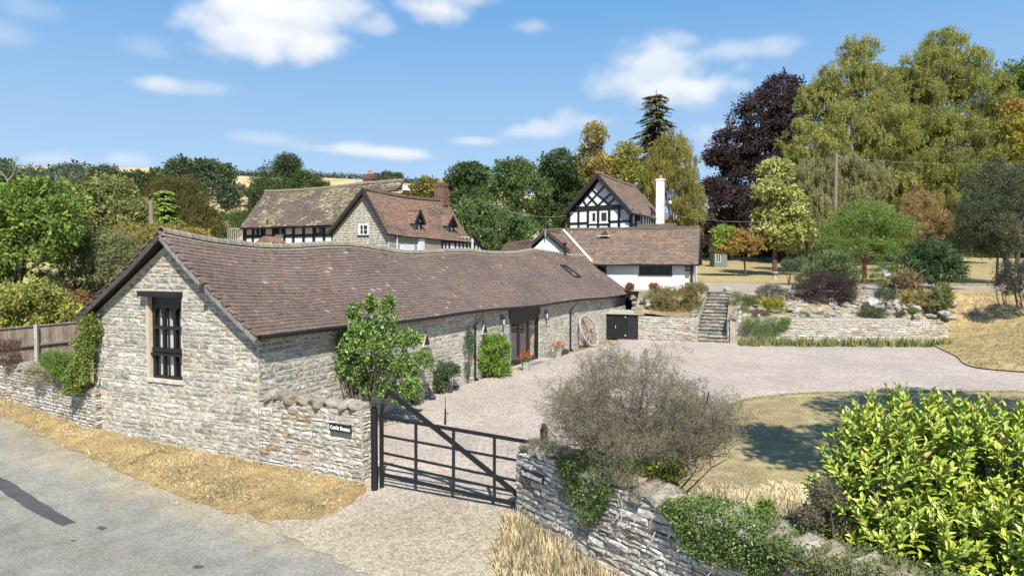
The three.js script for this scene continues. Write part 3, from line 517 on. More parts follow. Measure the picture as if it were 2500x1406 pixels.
  mesh('door_head', [pan(D.s0 - .05, D.s1 + .05, D.y1 - .02, D.y1 + .5, -.05, .1)], M.black, barn);
  mesh('frame', [pan(D.s0, D.s0 + .1, D.y0, D.y1 - .02, R, .12), pan(D.s1 - .12, D.s1, D.y0, D.y1 - .02, R, .12), pan(D.s0 + .1, D.s1 - .12, D.y1 - .16, D.y1 - .02, R, .12), pan(D.s0 - .05, D.s1 + .05, D.y0 - .06, D.y0 + .02, R - .1, .36)], M.black, dr);
  const s3 = [D.s0 + .1, D.s0 + 1.22, D.s0 + 2.32, D.s1 - .12];
  for (let k = 0; k < 3; k++) {
    const leaf = mesh('leaf', [pan(s3[k], s3[k] + .12, D.y0 + .03, D.y1 - .17, R + .02, .07), pan(s3[k + 1] - .12, s3[k + 1], D.y0 + .03, D.y1 - .17, R + .02, .07), pan(s3[k] + .12, s3[k + 1] - .12, D.y0 + .03, D.y0 + .26, R + .02, .07), pan(s3[k] + .12, s3[k + 1] - .12, D.y1 - .29, D.y1 - .17, R + .02, .07)], M.black, dr);
    mesh('pane', [pan(s3[k] + .12, s3[k + 1] - .12, D.y0 + .26, D.y1 - .29, R + .05, .005)], M.glass, leaf);
  }
  mesh('curtain', [pan(D.s0 + .3, D.s0 + 1.1, .1, D.y1 - .2, R - .3, .02)], M.curtain, dr);
  // gutter and downpipes
  const gut = []; for (let s = -.2; s < BL + .2; s += 1.15) gut.push(bp(s, EO + .05, eaveY(s) - .065)); mesh('gutter', [tube(gut, .062, 6)], M.blackMetal, barn);
  mesh('fascia', gut.slice(0, -1).map((p, i) => beam(p.clone().addScaledVector(NXV, -.12).addScaledVector(UP, .0), gut[i + 1].clone().addScaledVector(NXV, -.12), .03, .16)), M.black, barn);
  for (const [s, y0] of [[12.15, .0], [23.4, 0]]) { const e = eaveY(s); mesh('downpipe', [tube([bp(s + .35, EO + .04, e - .1), bp(s + .33, EO + .03, e - .28), bp(s + .05, .1, e - .62), bp(s, .09, e - .8), bp(s, .09, y0)], .045, 7), ball(bp(s, .09, e - .76), .07), beam(bp(s, .03, y0 + 1.0), bp(s, .12, y0 + 1.0), .14, .04), beam(bp(s, .09, y0 + .04), bp(s, .22, y0 - .02), .1, .1)], M.blackMetal, barn); }
  // small triangular owl holes in dark iron frames
  for (const [x, y] of [[1038, 828], [1181, 800]]) { const p = onPlane(x, y, bp(0, 0, 0), AX), [s] = bl(p.x, -p.z); const tri = (k, t) => [bp(s - .26 * k, t, p.y - .28 * k), bp(s + .26 * k, t, p.y - .28 * k), bp(s, t, p.y + .34 * k)]; const fr2 = mesh('owl_hole', [prism(tri(1, .03), NXV.clone().multiplyScalar(.05))], M.mortarPale, barn); mesh('opening', [prism(tri(.72, .082), NXV.clone().multiplyScalar(.012))], M.dark, fr2); }
}
// roof: boards below, then every plain tile
{
  const boards = [];
  for (const side of [1, -1]) { const pts = [], f = [], nS = 60, nV = 8, off = new THREE.Vector3(0, -.07, 0); for (let j = 0; j <= nV; j++) for (let i = 0; i <= nS; i++) pts.push(roofP(lerp(-.28, BL + .28, i / nS), j / nV, side).add(off)); for (let j = 0; j < nV; j++) for (let i = 0; i < nS; i++) { const k = j * (nS + 1) + i; f.push([k, k + 1, k + nS + 2, k + nS + 1]); } boards.push(tris(pts, f)); }
  mesh('roof_boards', boards, M.darkWood, barn);
  const TG = []; for (let i = 0; i < 5; i++) { const g = box(0, 0, 0, 1, 1, 1), p = g.attributes.position, r = rng(40 + i); const cam = .15 + r() * .3, tw = (r() - .5) * .25; for (let k = 0; k < p.count; k++) { const x = p.getX(k), y = p.getY(k); p.setZ(k, p.getZ(k) + (y < 0 ? -cam : 0) + x * tw); p.setX(k, x * (1 + (y < 0 ? (r() - .5) * .0 : 0))); } g.computeVertexNormals(); const uv = g.attributes.uv; for (let k = 0; k < uv.count; k++) uv.setXY(k, p.getX(k) * .2 + i * .31, p.getY(k) * .22 + i * .47); TG.push(g); }
  const tiles = new Pieces(), r = rng(5), m = new THREE.Matrix4(), sc = new THREE.Matrix4(), rot = new THREE.Matrix4(), gw = .205, NC = 27;
  const tones = [[.205, .148, .12], [.19, .14, .116], [.212, .15, .12], [.18, .135, .114], [.196, .148, .124], [.222, .154, .12], [.186, .142, .124]];
  for (const side of [1, -1]) for (let j = 0; j < NC; j++) {
    const v = (j + .42) / NC, so = (j % 2) * gw / 2, wav = (r() - .5) * .02;
    for (let s = -.26 + so; s < BL + .2; s += gw) {
      const c = roofP(s, v, side), a = roofP(s + .15, v, side).sub(roofP(s - .15, v, side)).normalize(), n = roofN(s, v, side), b = n.clone().cross(a).normalize(), sl = side > 0 ? 1 : 1;
      if (b.y < 0) { b.negate(); a.negate(); }
      const L = 4.6 / NC * 1.55;
      m.makeBasis(a, b, n).setPosition(c.addScaledVector(n, .012 + r() * .006)); rot.makeRotationX(-.15 + (r() - .5) * .03); m.multiply(rot); rot.makeRotationZ((r() - .5) * .045); m.multiply(rot);
      sc.makeScale(gw * (.965 + r() * .03), L, .032); m.multiply(sc);
      const big = fbm(s * .35 + side * 9, v * 3, 0, 3, 15), w = r(); let t = pick(tones, r); const k = .74 + big * .5 + (r() - .5) * .1;
      t = w < .025 ? [.31, .19, .135] : w < .05 ? [.14, .10, .095] : w < .06 ? [.38, .32, .27] : t;
      tiles.add(TG[r() * 5 | 0], m.clone(), t.map(q => Math.round(q * k * 50) / 50 + .004), side > 0 ? pxSize(c) : 0);
    }
  }
  tiles.build(barn, 'roof_tile', 'roof_tiling', M.tileV, 290, 'courses of brown plain tiles');
  // ridge tiles bedded in cream mortar, and verge undercloak
  const half = (len) => { const pts = [], f = [], n = 7; for (let e = 0; e < 2; e++) for (let sh = 0; sh < 2; sh++) for (let i = 0; i <= n; i++) { const q = Math.PI * (i / n), R = sh ? .15 : .172; pts.push(new THREE.Vector3(Math.cos(q) * R, Math.sin(q) * R, (e - .5) * len)); } const I = (e, sh, i) => e * 2 * (n + 1) + sh * (n + 1) + i; for (let i = 0; i < n; i++) { f.push([I(0, 0, i), I(0, 0, i + 1), I(1, 0, i + 1), I(1, 0, i)], [I(0, 1, i + 1), I(0, 1, i), I(1, 1, i), I(1, 1, i + 1)]); for (const e of [0, 1]) f.push(e ? [I(e, 0, i), I(e, 0, i + 1), I(e, 1, i + 1), I(e, 1, i)] : [I(e, 0, i + 1), I(e, 0, i), I(e, 1, i), I(e, 1, i + 1)]); } return tris(pts, f); };
  const HG = half(1), r2 = rng(8), rt = [[.30, .27, .22], [.34, .29, .22], [.26, .235, .2], [.38, .31, .21], [.31, .25, .2]].map(c => toneMat(c, M.coping)), joints = [];
  for (let s = -.28; s < BL + .1; s += .47) {
    const a = bp(s + .012, TR, ridgeY(s) - .02), b = bp(s + .455, TR, ridgeY(s + .47) - .02), q = shade(new THREE.Mesh(HG, rt[r2() * 5 | 0])); q.name = 'ridge_tile';
    q.position.copy(a).lerp(b, .5); q.lookAt(b.clone().add(new THREE.Vector3())); q.scale.set(1, 1, a.distanceTo(b)); barn.add(q); q.rotation.z += (r2() - .5) * .06;
    joints.push(half(.03).applyMatrix4(new THREE.Matrix4().lookAt(b, a, UP).setPosition(b.clone().addScaledVector(UP, .006).addScaledVector(AXV, .012)).multiply(new THREE.Matrix4().makeScale(1.02, 1.02, 1))));
  }
  for (const k of [-1, 1]) { const pts = []; for (let s = -.28; s <= BL + .1; s += .5) pts.push(bp(s, TR + k * .17, ridgeY(s) - .07 - .02)); joints.push(tube(pts, .035, 5)); }
  mesh('ridge_mortar', joints, M.slab, barn);
  for (const side of [1, -1]) { const pts = []; for (let i = 0; i <= 14; i++) pts.push(roofP(-.27, i / 14, side).addScaledVector(UP, -.055)); mesh('verge_mortar', [tube(pts, .03, 5)], M.mortarPale, barn); }
  // rooflight and flue on the yard slope
  const rl = (x, y) => { let best = null, bd = 1e9; for (let s = 18; s < 34; s += .2) for (let v = 0; v <= 1; v += .02) { const p = roofP(s, v, 1), q = ray(x, y); const dx = p.x / -p.z - q[0], dy = (p.y - CAM_Y) / -p.z - q[1], e = dx * dx + dy * dy; if (e < bd) { bd = e; best = [s, v]; } } return best; };
  const A = rl(1383, 656), B = rl(1404, 676), s0 = (A[0] + B[0]) / 2, fr = .5;
  const P = (s, v, h) => roofP(s, v, 1).addScaledVector(roofN(s, v, 1), h), v0 = B[1] - .02, v1 = A[1] + .06;
  const sky = mesh('rooflight', [beam(P(s0 - fr, v0, .05), P(s0 - fr, v1, .05), .09, .1, roofN(s0, .5, 1)), beam(P(s0 + fr, v0, .05), P(s0 + fr, v1, .05), .09, .1, roofN(s0, .5, 1)), beam(P(s0 - fr, v0, .05), P(s0 + fr, v0, .05), .12, .1, roofN(s0, .5, 1)), beam(P(s0 - fr, v1, .05), P(s0 + fr, v1, .05), .12, .1, roofN(s0, .5, 1))], M.blackMetal, barn);
  mesh('pane', [tris([P(s0 - fr, v0, .055), P(s0 + fr, v0, .055), P(s0 + fr, v1, .055), P(s0 - fr, v1, .055)], [[0, 1, 2, 3]])], std(lin(.05, .06, .07), { roughness: .08, metalness: 0 }), sky);
  const fl = rl(1379, 626), fp = roofP(fl[0], fl[1], 1);
  const flue = mesh('flue_pipe', [tube([fp.clone().addScaledVector(UP, -.2), fp.clone().addScaledVector(UP, .85)], .1, 8)], M.blackMetal, barn);
  mesh('cowl', [tube([fp.clone().addScaledVector(UP, .83), fp.clone().addScaledVector(UP, .93)], .15, 8)], M.blackMetal, flue);
}
// lanterns beside the door, wagon wheel, doorstep, mat
for (const [px, py, nb] of [[1229, 785, 'between the door and the round shrub'], [1335, 770, 'between the door and the wheel']]) {
  const p = onPlane(px, py, bp(0, .12, 0), AX), g = thing('wall_lantern', 'small dark wall lantern on the barn ' + nb, 'lantern', 'lanterns beside the barn door'), [s] = bl(p.x, -p.z), q = (t, y) => bp(s, t, p.y + y);
  mesh('bracket', [tube([q(.0, .25), q(.13, .3), q(.15, .2)], .015, 5), beam(q(.02, .1), q(.02, .32), .06, .03)], M.blackMetal, g);
  mesh('cap', [tube([q(.15, .14), q(.15, .22)], .1, 6, .02)], M.blackMetal, g);
  mesh('cage', [0, 1, 2, 3].map(k => { const a = k * Math.PI / 2 + .7, o = new THREE.Vector3(Math.cos(a) * .07, 0, Math.sin(a) * .07); return beam(q(.15, -.16).add(o), q(.15, .15).add(o), .014, .014); }).concat([tube([q(.15, -.19), q(.15, -.15)], .08, 6)]), M.blackMetal, g);
  mesh('glass', [tube([q(.15, -.15), q(.15, .13)], .055, 6)], std(lin(.5, .5, .46), { roughness: .2 }), g);
}
{
  const s0 = 25.35, R = 1.0, c = bp(s0, .5, .98), g = thing('wagon_wheel', 'large weathered wooden wagon wheel leaning against the barn', 'wheel');
  const lean = .36, U = AXV.clone().multiplyScalar(1).addScaledVector(NXV, .12).normalize(), W = UP.clone().multiplyScalar(Math.cos(lean)).addScaledVector(NXV, -Math.sin(lean)).normalize(), N = U.clone().cross(W).normalize();
  const P = (a, r, o = 0) => c.clone().addScaledVector(U, Math.cos(a) * r).addScaledVector(W, Math.sin(a) * r).addScaledVector(N, o);
  const ring = (r0, r1, h, n) => { const pts = [], f = []; for (let k = 0; k < n; k++) { const a = k / n * 6.2832; pts.push(P(a, r0, -h), P(a, r1, -h), P(a, r1, h), P(a, r0, h)); } for (let k = 0; k < n; k++) { const a = k * 4, b = ((k + 1) % n) * 4; for (let e = 0; e < 4; e++) f.push([a + e, a + (e + 1) % 4, b + (e + 1) % 4, b + e]); } return tris(pts, f); };
  mesh('rim', [ring(R - .1, R, .045, 40)], M.wheelPale, g);
  const hub = mesh('hub', [tube([P(0, 0, -.14), P(0, 0, -.05), P(0, 0, .05), P(0, 0, .14)], .15, 10, .11)], M.wheel, g); mesh('hub_cap', [tube([P(0, 0, .14), P(0, 0, .18)], .06, 8)], M.darkWood, hub);
  for (let k = 0; k < 14; k++) { const a = k / 14 * 6.2832 + .1; mesh('spoke', [tube([P(a, .12), P(a, .5), P(a, R - .08)], .042, 6, .034)], M.wheel, g); }
}
struct(mesh('doorstep', [prism([bp(15.4, .0, -.1), bp(19.5, 0, -.1), bp(19.5, .75, -.1), bp(15.4, .75, -.1)], new THREE.Vector3(0, .16, 0))], M.slab), 'pale stone doorstep slab');
{ const g = thing('door_mat', 'dark chequered mat on the barn doorstep', 'mat'); mesh('mat_base', [prism([bp(16.7, .12, .065), bp(18.1, .12, .065), bp(18.1, .68, .065), bp(16.7, .68, .065)], new THREE.Vector3(0, .02, 0))], M.dark, g); for (let i = 0; i < 6; i++) mesh('rib', [beam(bp(16.75 + i * .26, .15, .09), bp(16.75 + i * .26, .65, .09), .09, .016)], M.grey, g); }
// ───────────────────────── boundary walls, gate, signs ─────────────────────────
const wallTone = (k, th = .52) => (u, v, r) => fbm(u * .8 + k, v * 1.3, 0, 4, 91) > th ? pick(TONE.pale, r) : r() < .1 ? [.42, .3, .18] : pick(TONE.wall, r);
gardenWall('roadside_wall', 'low rubble wall running from the barn gable past the fence, with ivy on it', [[-40, 37.5], [-28, 31.8], [-18.1, 25.4], [-13.0, 22.04]], H0, u => pl([[0, 2.3], [14, 1.9], [24.9, 1.36], [27.5, 1.28], [30, .95]], u), { seed: 301, h: [.075, .17], l: [.16, .5], gap: .016, tone: wallTone(3), cope: [.26, .5], rough: .05, endB: true });
gardenWall('gate_wall', 'rubble wall with rounded copings between the barn and the gate, bearing a sign', [[-6.9, 19.27], [-5.2, 18.35], [-3.72, 17.5]], H0, u => pl([[0, 1.34], [1.8, 1.27], [3.7, 1.36]], u), { seed: 331, h: [.075, .19], l: [.18, .65], gap: .012, proud: .012, tone: wallTone(13), cope: [.3, .5], endB: true, back: true, rough: .035, tilt: .08 });
const nearTop = u => pl([[0, .98], [.35, 1.02], [1.2, 1.12], [2.4, 1.05], [4, .98], [7, .92], [12, .9]], u) ;
const nearPath = [[.12, 15.1], [1.45, 13.1], [2.9, 11.2], [4.4, 9.3], [6.0, 7.35], [8, 5.2]];
gardenWall('ivy_wall', 'lichen spotted rubble wall with trailing ivy beside the gate', nearPath, H0, nearTop, {
  seed: 361, h: [.065, .2], l: [.18, .7], gap: .012, th: .55, proud: .03, rough: .075, tilt: .13, mortar: M.mortarGrey, most: 295, cope: [.22, .42], endA: true, back: true,
  tone: (u, v, r) => fbm(u * .9 + 33, v * 1.3, 0, 4, 95) > .5 ? pick([[.6, .585, .56], [.68, .665, .64], [.55, .53, .49], [.63, .6, .55]], r) : r() < .09 ? [.42, .32, .2] : pick(TONE.near, r),
});
// gate
{
  const g = thing('field_gate', 'black iron five bar gate with raised heel and diagonal brace', 'gate');
  const L0 = onY(931, 1189, -.45), R0 = V(.55, -.4, 15.35), gd = [R0.x - L0.x, -R0.z + L0.z], gl = Math.hypot(...gd); gd[0] /= gl; gd[1] /= gl;
  const G = (x, y) => onPlane(x, y, L0, gd), bar = (a, b, w, h) => beam(a, b, w, h);
  const T0 = G(932, 1018), T1 = G(1312, 1083);
  mesh('heel_stile', [tube([G(931, 1186), G(931, 1100), G(931, 1010), G(934, 985), G(942, 966), G(953, 955)], .055, 7)], M.blackMetal, g);
  mesh('top_rail', [bar(T0, T1, .06, .075)], M.blackMetal, g);
  for (const [y0, x1, y1] of [[1063, 1300, 1131], [1105, 1300, 1182], [1130, 1300, 1211]]) mesh('rail', [bar(G(932, y0), G(x1, y1), .04, .05)], M.blackMetal, g);
  mesh('bottom_rail', [bar(G(932, 1158), G(1300, 1240), .06, .075)], M.blackMetal, g);
  for (const [x, y0, y1] of [[1015, 1033, 1176], [1107, 1049, 1197], [1207, 1066, 1221], [1302, 1081, 1240]]) mesh('upright', [bar(G(x, y0), G(x, y1), .07, .07)], M.blackMetal, g);
  mesh('diagonal_brace', [beam(G(945, 952), G(1296, 1233), .05, .11)], M.blackMetal, g);
  const post = (name, label, base, h, r) => { const p = thing(name, label, 'gate post'); mesh('shaft', [tube([base.clone().addScaledVector(UP, -.3), base.clone().addScaledVector(UP, h - .12)], r, 12)], M.blackMetal, p); const cap = mesh('cap', [tube([base.clone().addScaledVector(UP, h - .12), base.clone().addScaledVector(UP, h - .07)], r * 1.12, 12)], M.blackMetal, p); mesh('finial', [ball(base.clone().addScaledVector(UP, h - .01), r * .75, 2)], M.blackMetal, cap); return p; };
  post('gate_post', 'tall round black gate post with ball top beside the end of the gate wall', onY(914, 1192, -.46), 2.02, .085);
  const rp = post('gate_post', 'black gate post with ball top behind the ivy wall', V(.70, -.42, 15.42), 1.86, .085);
  mesh('latch', [beam(V(.48, 1.08, 15.32), V(.72, 1.08, 15.4), .1, .12)], M.blackMetal, rp);
  const b = onY(1087, 1042, -.3), d = thing('gate_stop', 'slim black gate stop with bolt standing in the gravel yard', 'post');
  mesh('stake', [beam(b.clone().addScaledVector(UP, -.1), b.clone().addScaledVector(UP, .56), .055, .055)], M.blackMetal, d); mesh('bolt', [tube([b.clone().addScaledVector(UP, .5), b.clone().addScaledVector(UP, 1.0)], .012, 5), beam(b.clone().add(new THREE.Vector3(0, .46, .0)), b.clone().add(new THREE.Vector3(.11, .42, .0)), .02, .02)], M.blackMetal, d);
}
// name boards
function nameSign(text, label, a, b, h, nrm) {
  const c = document.createElement('canvas'); c.width = 512; c.height = 144; const x = c.getContext('2d'); x.fillStyle = '#17181c'; x.fillRect(0, 0, 512, 144); x.strokeStyle = '#3a3c42'; x.lineWidth = 4; x.strokeRect(6, 6, 500, 132); x.fillStyle = '#f4f4f2'; x.textAlign = 'center'; x.textBaseline = 'middle'; x.font = 'bold 62px serif'; x.strokeStyle = '#f4f4f2'; x.lineWidth = 2.2;
  const w = x.measureText(text).width, k = Math.min(1.3, 474 / w); x.save(); x.translate(256, 74); x.scale(k, 1.5); x.fillText(text, 0, 0); x.strokeText(text, 0, 0); x.restore();
  const t = new THREE.CanvasTexture(c); t.colorSpace = THREE.SRGBColorSpace; t.magFilter = THREE.LinearFilter;
  const g = thing('name_sign', label, 'sign'), e = nrm.clone().multiplyScalar(.03), up = UP.clone().multiplyScalar(h);
  mesh('board', [prism([a, b, b.clone().add(up), a.clone().add(up)], e)], M.black, g);
  const q = [a, b, b.clone().add(up), a.clone().add(up)].map(p => p.clone().addScaledVector(nrm, .034)), f = new THREE.BufferGeometry();
  f.setAttribute('position', new THREE.Float32BufferAttribute([q[0], q[1], q[2], q[0], q[2], q[3]].flatMap(p => [p.x, p.y, p.z]), 3)); f.setAttribute('uv', new THREE.Float32BufferAttribute([0, 0, 1, 0, 1, 1, 0, 0, 1, 1, 0, 1], 2)); f.computeVertexNormals();
  mesh('lettering', f, std(lin(1, 1, 1), { map: t, roughness: .5 }), g);
}
{
  const U = [1.48 / 1.707, -.85 / 1.707], n = new THREE.Vector3(-U[1] * -1, 0, 0); const nv = new THREE.Vector3(U[0], 0, -U[1]).cross(UP).normalize();
  const p0 = V(-5.2, 0, 18.35).addScaledVector(nv, .085), A = onPlane(806, 1050, p0, U), B = onPlane(858, 1057, p0, U); B.y = A.y - .01; nameSign('Castle Beams', 'small black board lettered Castle Beams on the gate wall', A, B, .2, nv);
  const L = Math.hypot(1.33, 2), U2 = [1.33 / L, -2 / L], nv2 = new THREE.Vector3(U2[0], 0, -U2[1]).cross(UP).normalize(), p1 = V(.12, 0, 15.1).addScaledVector(nv2, .1), A2 = onPlane(1274, 1162, p1, U2), B2 = onPlane(1328, 1176, p1, U2); B2.y = A2.y + .02; nameSign('The Old Granary', 'small black board lettered The Old Granary on the ivy wall', A2, B2, .19, nv2);
}
// retaining walls and steps at the back of the yard
const rw = { h: [.08, .2], l: [.18, .7], gap: .018, tone: wallTone(23, .58), rough: .03, proud: .012, tilt: .06, group: 'retaining walls of the rockery' };
gardenWall('retaining_wall', 'stone retaining wall between the black shed and the steps', [[8.1, 45.6], [11.5, 44.1]], (x, d) => H0(x, d) - .1, () => 1.55, { ...rw, seed: 401, endB: true, th: .5 });
gardenWall('retaining_wall', 'long stone retaining wall of the rockery behind the iris bed', [[13.35, 43.95], [15.5, 43.75], [20, 43.6], [24.2, 43.6], [27.0, 43.9]], (x, d) => H0(x, d) - .1, u => pl([[0, 1.5], [10, 1.55], [13, 1.45], [14, .95]], u), { ...rw, seed: 421, endA: true, most: 290 });
{
  const g = thing('stone_steps', 'flight of worn stone steps rising between the retaining walls', 'steps'), n = 15, r = rng(31);
  const P = (k, e) => { const s = k / n; return [12.45 + s * 2.45 + e * NX[0], 44.25 + s * 5.6 + e * NX[1]]; };
  for (let k = 0; k < n; k++) {
    const y = 2.95 * (k + 1) / n, a = P(k - .1, -.95), b = P(k - .1, .95), c = P(k + 1.2, .95), d = P(k + 1.2, -.95), jit = () => (r() - .5) * .04;
    mesh('riser', [prism([V(a[0] + jit(), y - .26, a[1] + jit()), V(b[0] + jit(), y - .26, b[1] + jit()), V(c[0], y - .26, c[1]), V(d[0], y - .26, d[1])], new THREE.Vector3(0, .18, 0))], toneMat(pick(TONE.wall, r), M.rock), g);
    for (let q = 0, e0 = -1.02; q < 3; q++) { const e1 = q === 2 ? 1.02 : e0 + .45 + r() * .4, f = -.36 + r() * .14, yy = y - .08 + jit() * .5; mesh('tread', [prism([[f, e0 + .01], [f + (r() - .5) * .12, (e0 + e1) / 2], [f + (r() - .5) * .1, e1 - .01], [1.1, e1 - .01], [1.1, e0 + .01]].map(([a2, b2]) => { const w = P(k + a2, b2); return V(w[0] + jit() * .6, yy, w[1] + jit() * .6); }), new THREE.Vector3(0, .075, 0))], toneMat(pick(TONE.wall, r).map(v => v * (.62 + (q * 7 + k) % 3 * .1)), M.rock), g); e0 = e1; }
  }
  // cheek walls beside the flight
  for (const e of [-1.12, 1.12]) { const pc = new Pieces(), pts = [0, .33, .66, 1].map(s => P(s * n, e)); const A = pts[0], B = pts[3], L = Math.hypot(B[0] - A[0], B[1] - A[1]), U = [(B[0] - A[0]) / L, (B[1] - A[1]) / L], top = u => 1.5 + 1.55 * clamp(u / L) * (e < 0 ? 1 : .85);
    const poly = [V(A[0], -.2, A[1]), V(B[0], -.2, B[1]), V(B[0], top(L), B[1]), V(A[0], top(0), A[1])], w = thing('cheek_wall', e < 0 ? 'sloping stone cheek wall beside the steps, on the shed side' : 'sloping stone cheek wall beside the steps, on the rockery side', 'wall');
    mesh('wall_core', [prism(poly, NXV.clone().multiplyScalar(e < 0 ? -.3 : .3))], M.mortarGrey, w);
    const q = e < 0 ? { O: V(A[0], -.2, A[1]), U } : { O: V(B[0], -.2, B[1]), U: U.map(k => -k) };
    rubble(pc, q.O, q.U, { seed: 77 + e * 3, h: [.09, .2], l: [.2, .6], gap: .02, tone: wallTone(7), v1: 3.4, rough: .04, free: (v, h) => { const y = v - .2 + h / 2; let u0 = 0; while (u0 < L && top(u0) < y) u0 += .1; return L - u0 > .2 ? (e < 0 ? [[u0, L]] : [[0, L - u0]]) : []; } });
    pc.build(w, 'stone', 'stonework', M.stoneV, 90); const r3 = rng(9 + e * 4 | 0); for (let u = .1; u < L; u += .42) lumpAt(w, 'coping_stone', V(A[0] + U[0] * u, top(u) + .02, A[1] + U[1] * u).addScaledVector(NXV, e < 0 ? -.15 : .15), .42, .2, .46, toneMat(pick(copTones, r3), M.coping), r3() * 999 | 0, 1.1);
  }
}
// black garden store beside the wall
{
  const g = thing('garden_store', 'low black timber store with double doors and pale felt roof beside the retaining wall', 'shed');
  const A = onY(1471, 827, 0), U = [.955, -.297], Uv = new THREE.Vector3(U[0], 0, -U[1]), N = Uv.clone().cross(UP).normalize(), W = 2.55, H = 1.62, Dp = 1.25, P = (u, y, b = 0) => A.clone().addScaledVector(Uv, u).addScaledVector(UP, y).addScaledVector(N, -b);
  mesh('carcass', [prism([P(0, .02, .05), P(W, .02, .05), P(W, H, .05), P(0, H, .05)], N.clone().multiplyScalar(-Dp))], M.black, g);
  for (let k = 0; k < 2; k++) { const u0 = .06 + k * .76, leaf = new THREE.Group(); leaf.name = 'door'; g.add(leaf); for (let b = 0; b < 5; b++) mesh('board', [prism([P(u0 + b * .15, .06), P(u0 + b * .15 + .144, .06), P(u0 + b * .15 + .144, H - .08), P(u0 + b * .15, H - .08)], N.clone().multiplyScalar(-.03))], M.black, leaf); for (const y of [.22, H - .2]) mesh('hinge', [prism([P(k ? u0 + .64 : u0 + .02, y, -.004), P(k ? u0 + .72 : u0 + .1, y, -.004), P(k ? u0 + .72 : u0 + .1, y + .08, -.004), P(k ? u0 + .64 : u0 + .02, y + .08, -.004)], N.clone().multiplyScalar(-.01))], M.lead, leaf); }
  mesh('handle', [beam(P(.86, .72, -.03), P(.86, .9, -.03), .03, .03)], M.lead, g);
  for (let b = 0; b < 10; b++) mesh('lap_board', [prism([P(1.6, .06 + b * .152, -.012), P(W, .06 + b * .152, -.012), P(W, .06 + b * .152 + .15, .02), P(1.6, .06 + b * .152 + .15, .02)], N.clone().multiplyScalar(-.02))], M.black, g);
  mesh('roof', [prism([P(-.1, H + .02, -.12), P(W + .15, H + .0, -.12), P(W + .15, H + .16, Dp + .15), P(-.1, H + .18, Dp + .15)], new THREE.Vector3(0, .05, 0))], M.felt, g);
}
// close-boarded fence on the garden side of the roadside wall
{
  const a = at(-130, 812, 24.7), b = at(200, 783, 28.6), L = a.distanceTo(b), d = b.clone().sub(a).normalize(), g = thing('board_fence', 'brown close-boarded timber fence with concrete posts behind the roadside wall', 'fence'), r = rng(6), nv = d.clone().cross(UP).normalize();
  const fm = [[.36, .28, .205], [.40, .32, .24], [.31, .245, .18], [.43, .35, .27]].map(c => toneMat(c, M.fence)), P = (u, y) => a.clone().addScaledVector(d, u).addScaledVector(UP, y);
  for (let u = 0; u < L - .1; u += .125) mesh('board', [prism([P(u, -1.72), P(u + .135, -1.72), P(u + .135, -.06), P(u, -.06)].map((p, i) => p.addScaledVector(nv, i === 0 || i === 3 ? .012 : 0)), nv.clone().multiplyScalar(-.018))], pick(fm, r), g);
  mesh('cap_rail', [beam(P(0, -.03), P(L, -.03), .09, .045)], toneMat([.40, .32, .24], M.fence), g);
  for (const y of [-.75, -1.5]) mesh('rail', [beam(P(0, y).addScaledVector(nv, .05), P(L, y).addScaledVector(nv, .05), .06, .085)], toneMat([.36, .28, .205], M.fence), g);
  for (const px of [-60, 83]) { const p = onPlane(px, 795, a, [d.x, -d.z]); mesh('concrete_post', [beam(p.clone().addScaledVector(UP, -2.0).addScaledVector(nv, .09), p.clone().addScaledVector(UP, .04).addScaledVector(nv, .09), .12, .1)], M.concrete, g); }
}
// ───────────────────────── houses behind the barn ─────────────────────────
const DIR = [.906, -.423], DA = [.423, .906];                              // level directions: along the fronts (rightwards), and straight back
const vec = d => new THREE.Vector3(d[0], 0, -d[1]);
const DV = vec(DIR), DAV = vec(DA);
// a roof slope from four corners (eave left, eave right, ridge right, ridge left): boards, then tiles laid in courses
function slope(parent, pieces, c, o) {
  const [e0, e1, r1, r0] = c, n = e1.clone().sub(e0).cross(r0.clone().sub(e0)).normalize(); if (n.y < 0) n.negate();
  mesh('roof_boards', [prism([e0, e1, r1, r0].map((p, i) => p.clone().addScaledVector(n, -.07).addScaledVector(UP, i > 1 ? -(o.sag || 0) : 0)), n.clone().multiplyScalar(-.08))], M.darkWood, parent);
  const L = Math.max(e0.distanceTo(e1), r0.distanceTo(r1)), S = (e0.distanceTo(r0) + e1.distanceTo(r1)) / 2, nc = Math.round(S / o.g), r = rng(o.seed);
  const m = new THREE.Matrix4(), q = new THREE.Matrix4();
  for (let j = 0; j < nc; j++) {
    const v = (j + .45) / nc, A = e0.clone().lerp(r0, v), B = e1.clone().lerp(r1, v), len = A.distanceTo(B), k = Math.round(len / o.w); let a = B.clone().sub(A).normalize(), b = n.clone().cross(a).normalize(); if (b.y < 0) { b.negate(); a.negate(); }
    for (let i = 0; i < k; i++) {
      const u = (i + .5 + (j % 2) * .25 - .12) / k, p = A.clone().lerp(B, u); const sag = -(o.sag || 0) * Math.sin(Math.PI * u) * v + (fbm(u * 5, v * 4, 0, 2, o.seed) - .5) * .07;
      p.addScaledVector(UP, sag).addScaledVector(n, r() * .012); if (o.skip && o.skip(p)) continue;
      m.makeBasis(a, b, n).setPosition(p); q.makeRotationX(-.09 + (r() - .5) * .05); m.multiply(q); q.makeRotationZ((r() - .5) * .05); m.multiply(q); q.makeScale(len / k * .95, o.g * 1.5, .03); m.multiply(q);
      pieces.add(HT_TILE[r() * 3 | 0], m.clone(), o.tone(u, v, r), pxSize(p));
    }
  }
}
const HT_TILE = []; for (let i = 0; i < 3; i++) { const g = box(0, 0, 0, 1, 1, 1), uv = g.attributes.uv; for (let k = 0; k < uv.count; k++) uv.setXY(k, g.attributes.position.getX(k) * .2 + i * .4, g.attributes.position.getY(k) * .2 + i * .3); HT_TILE.push(g); }
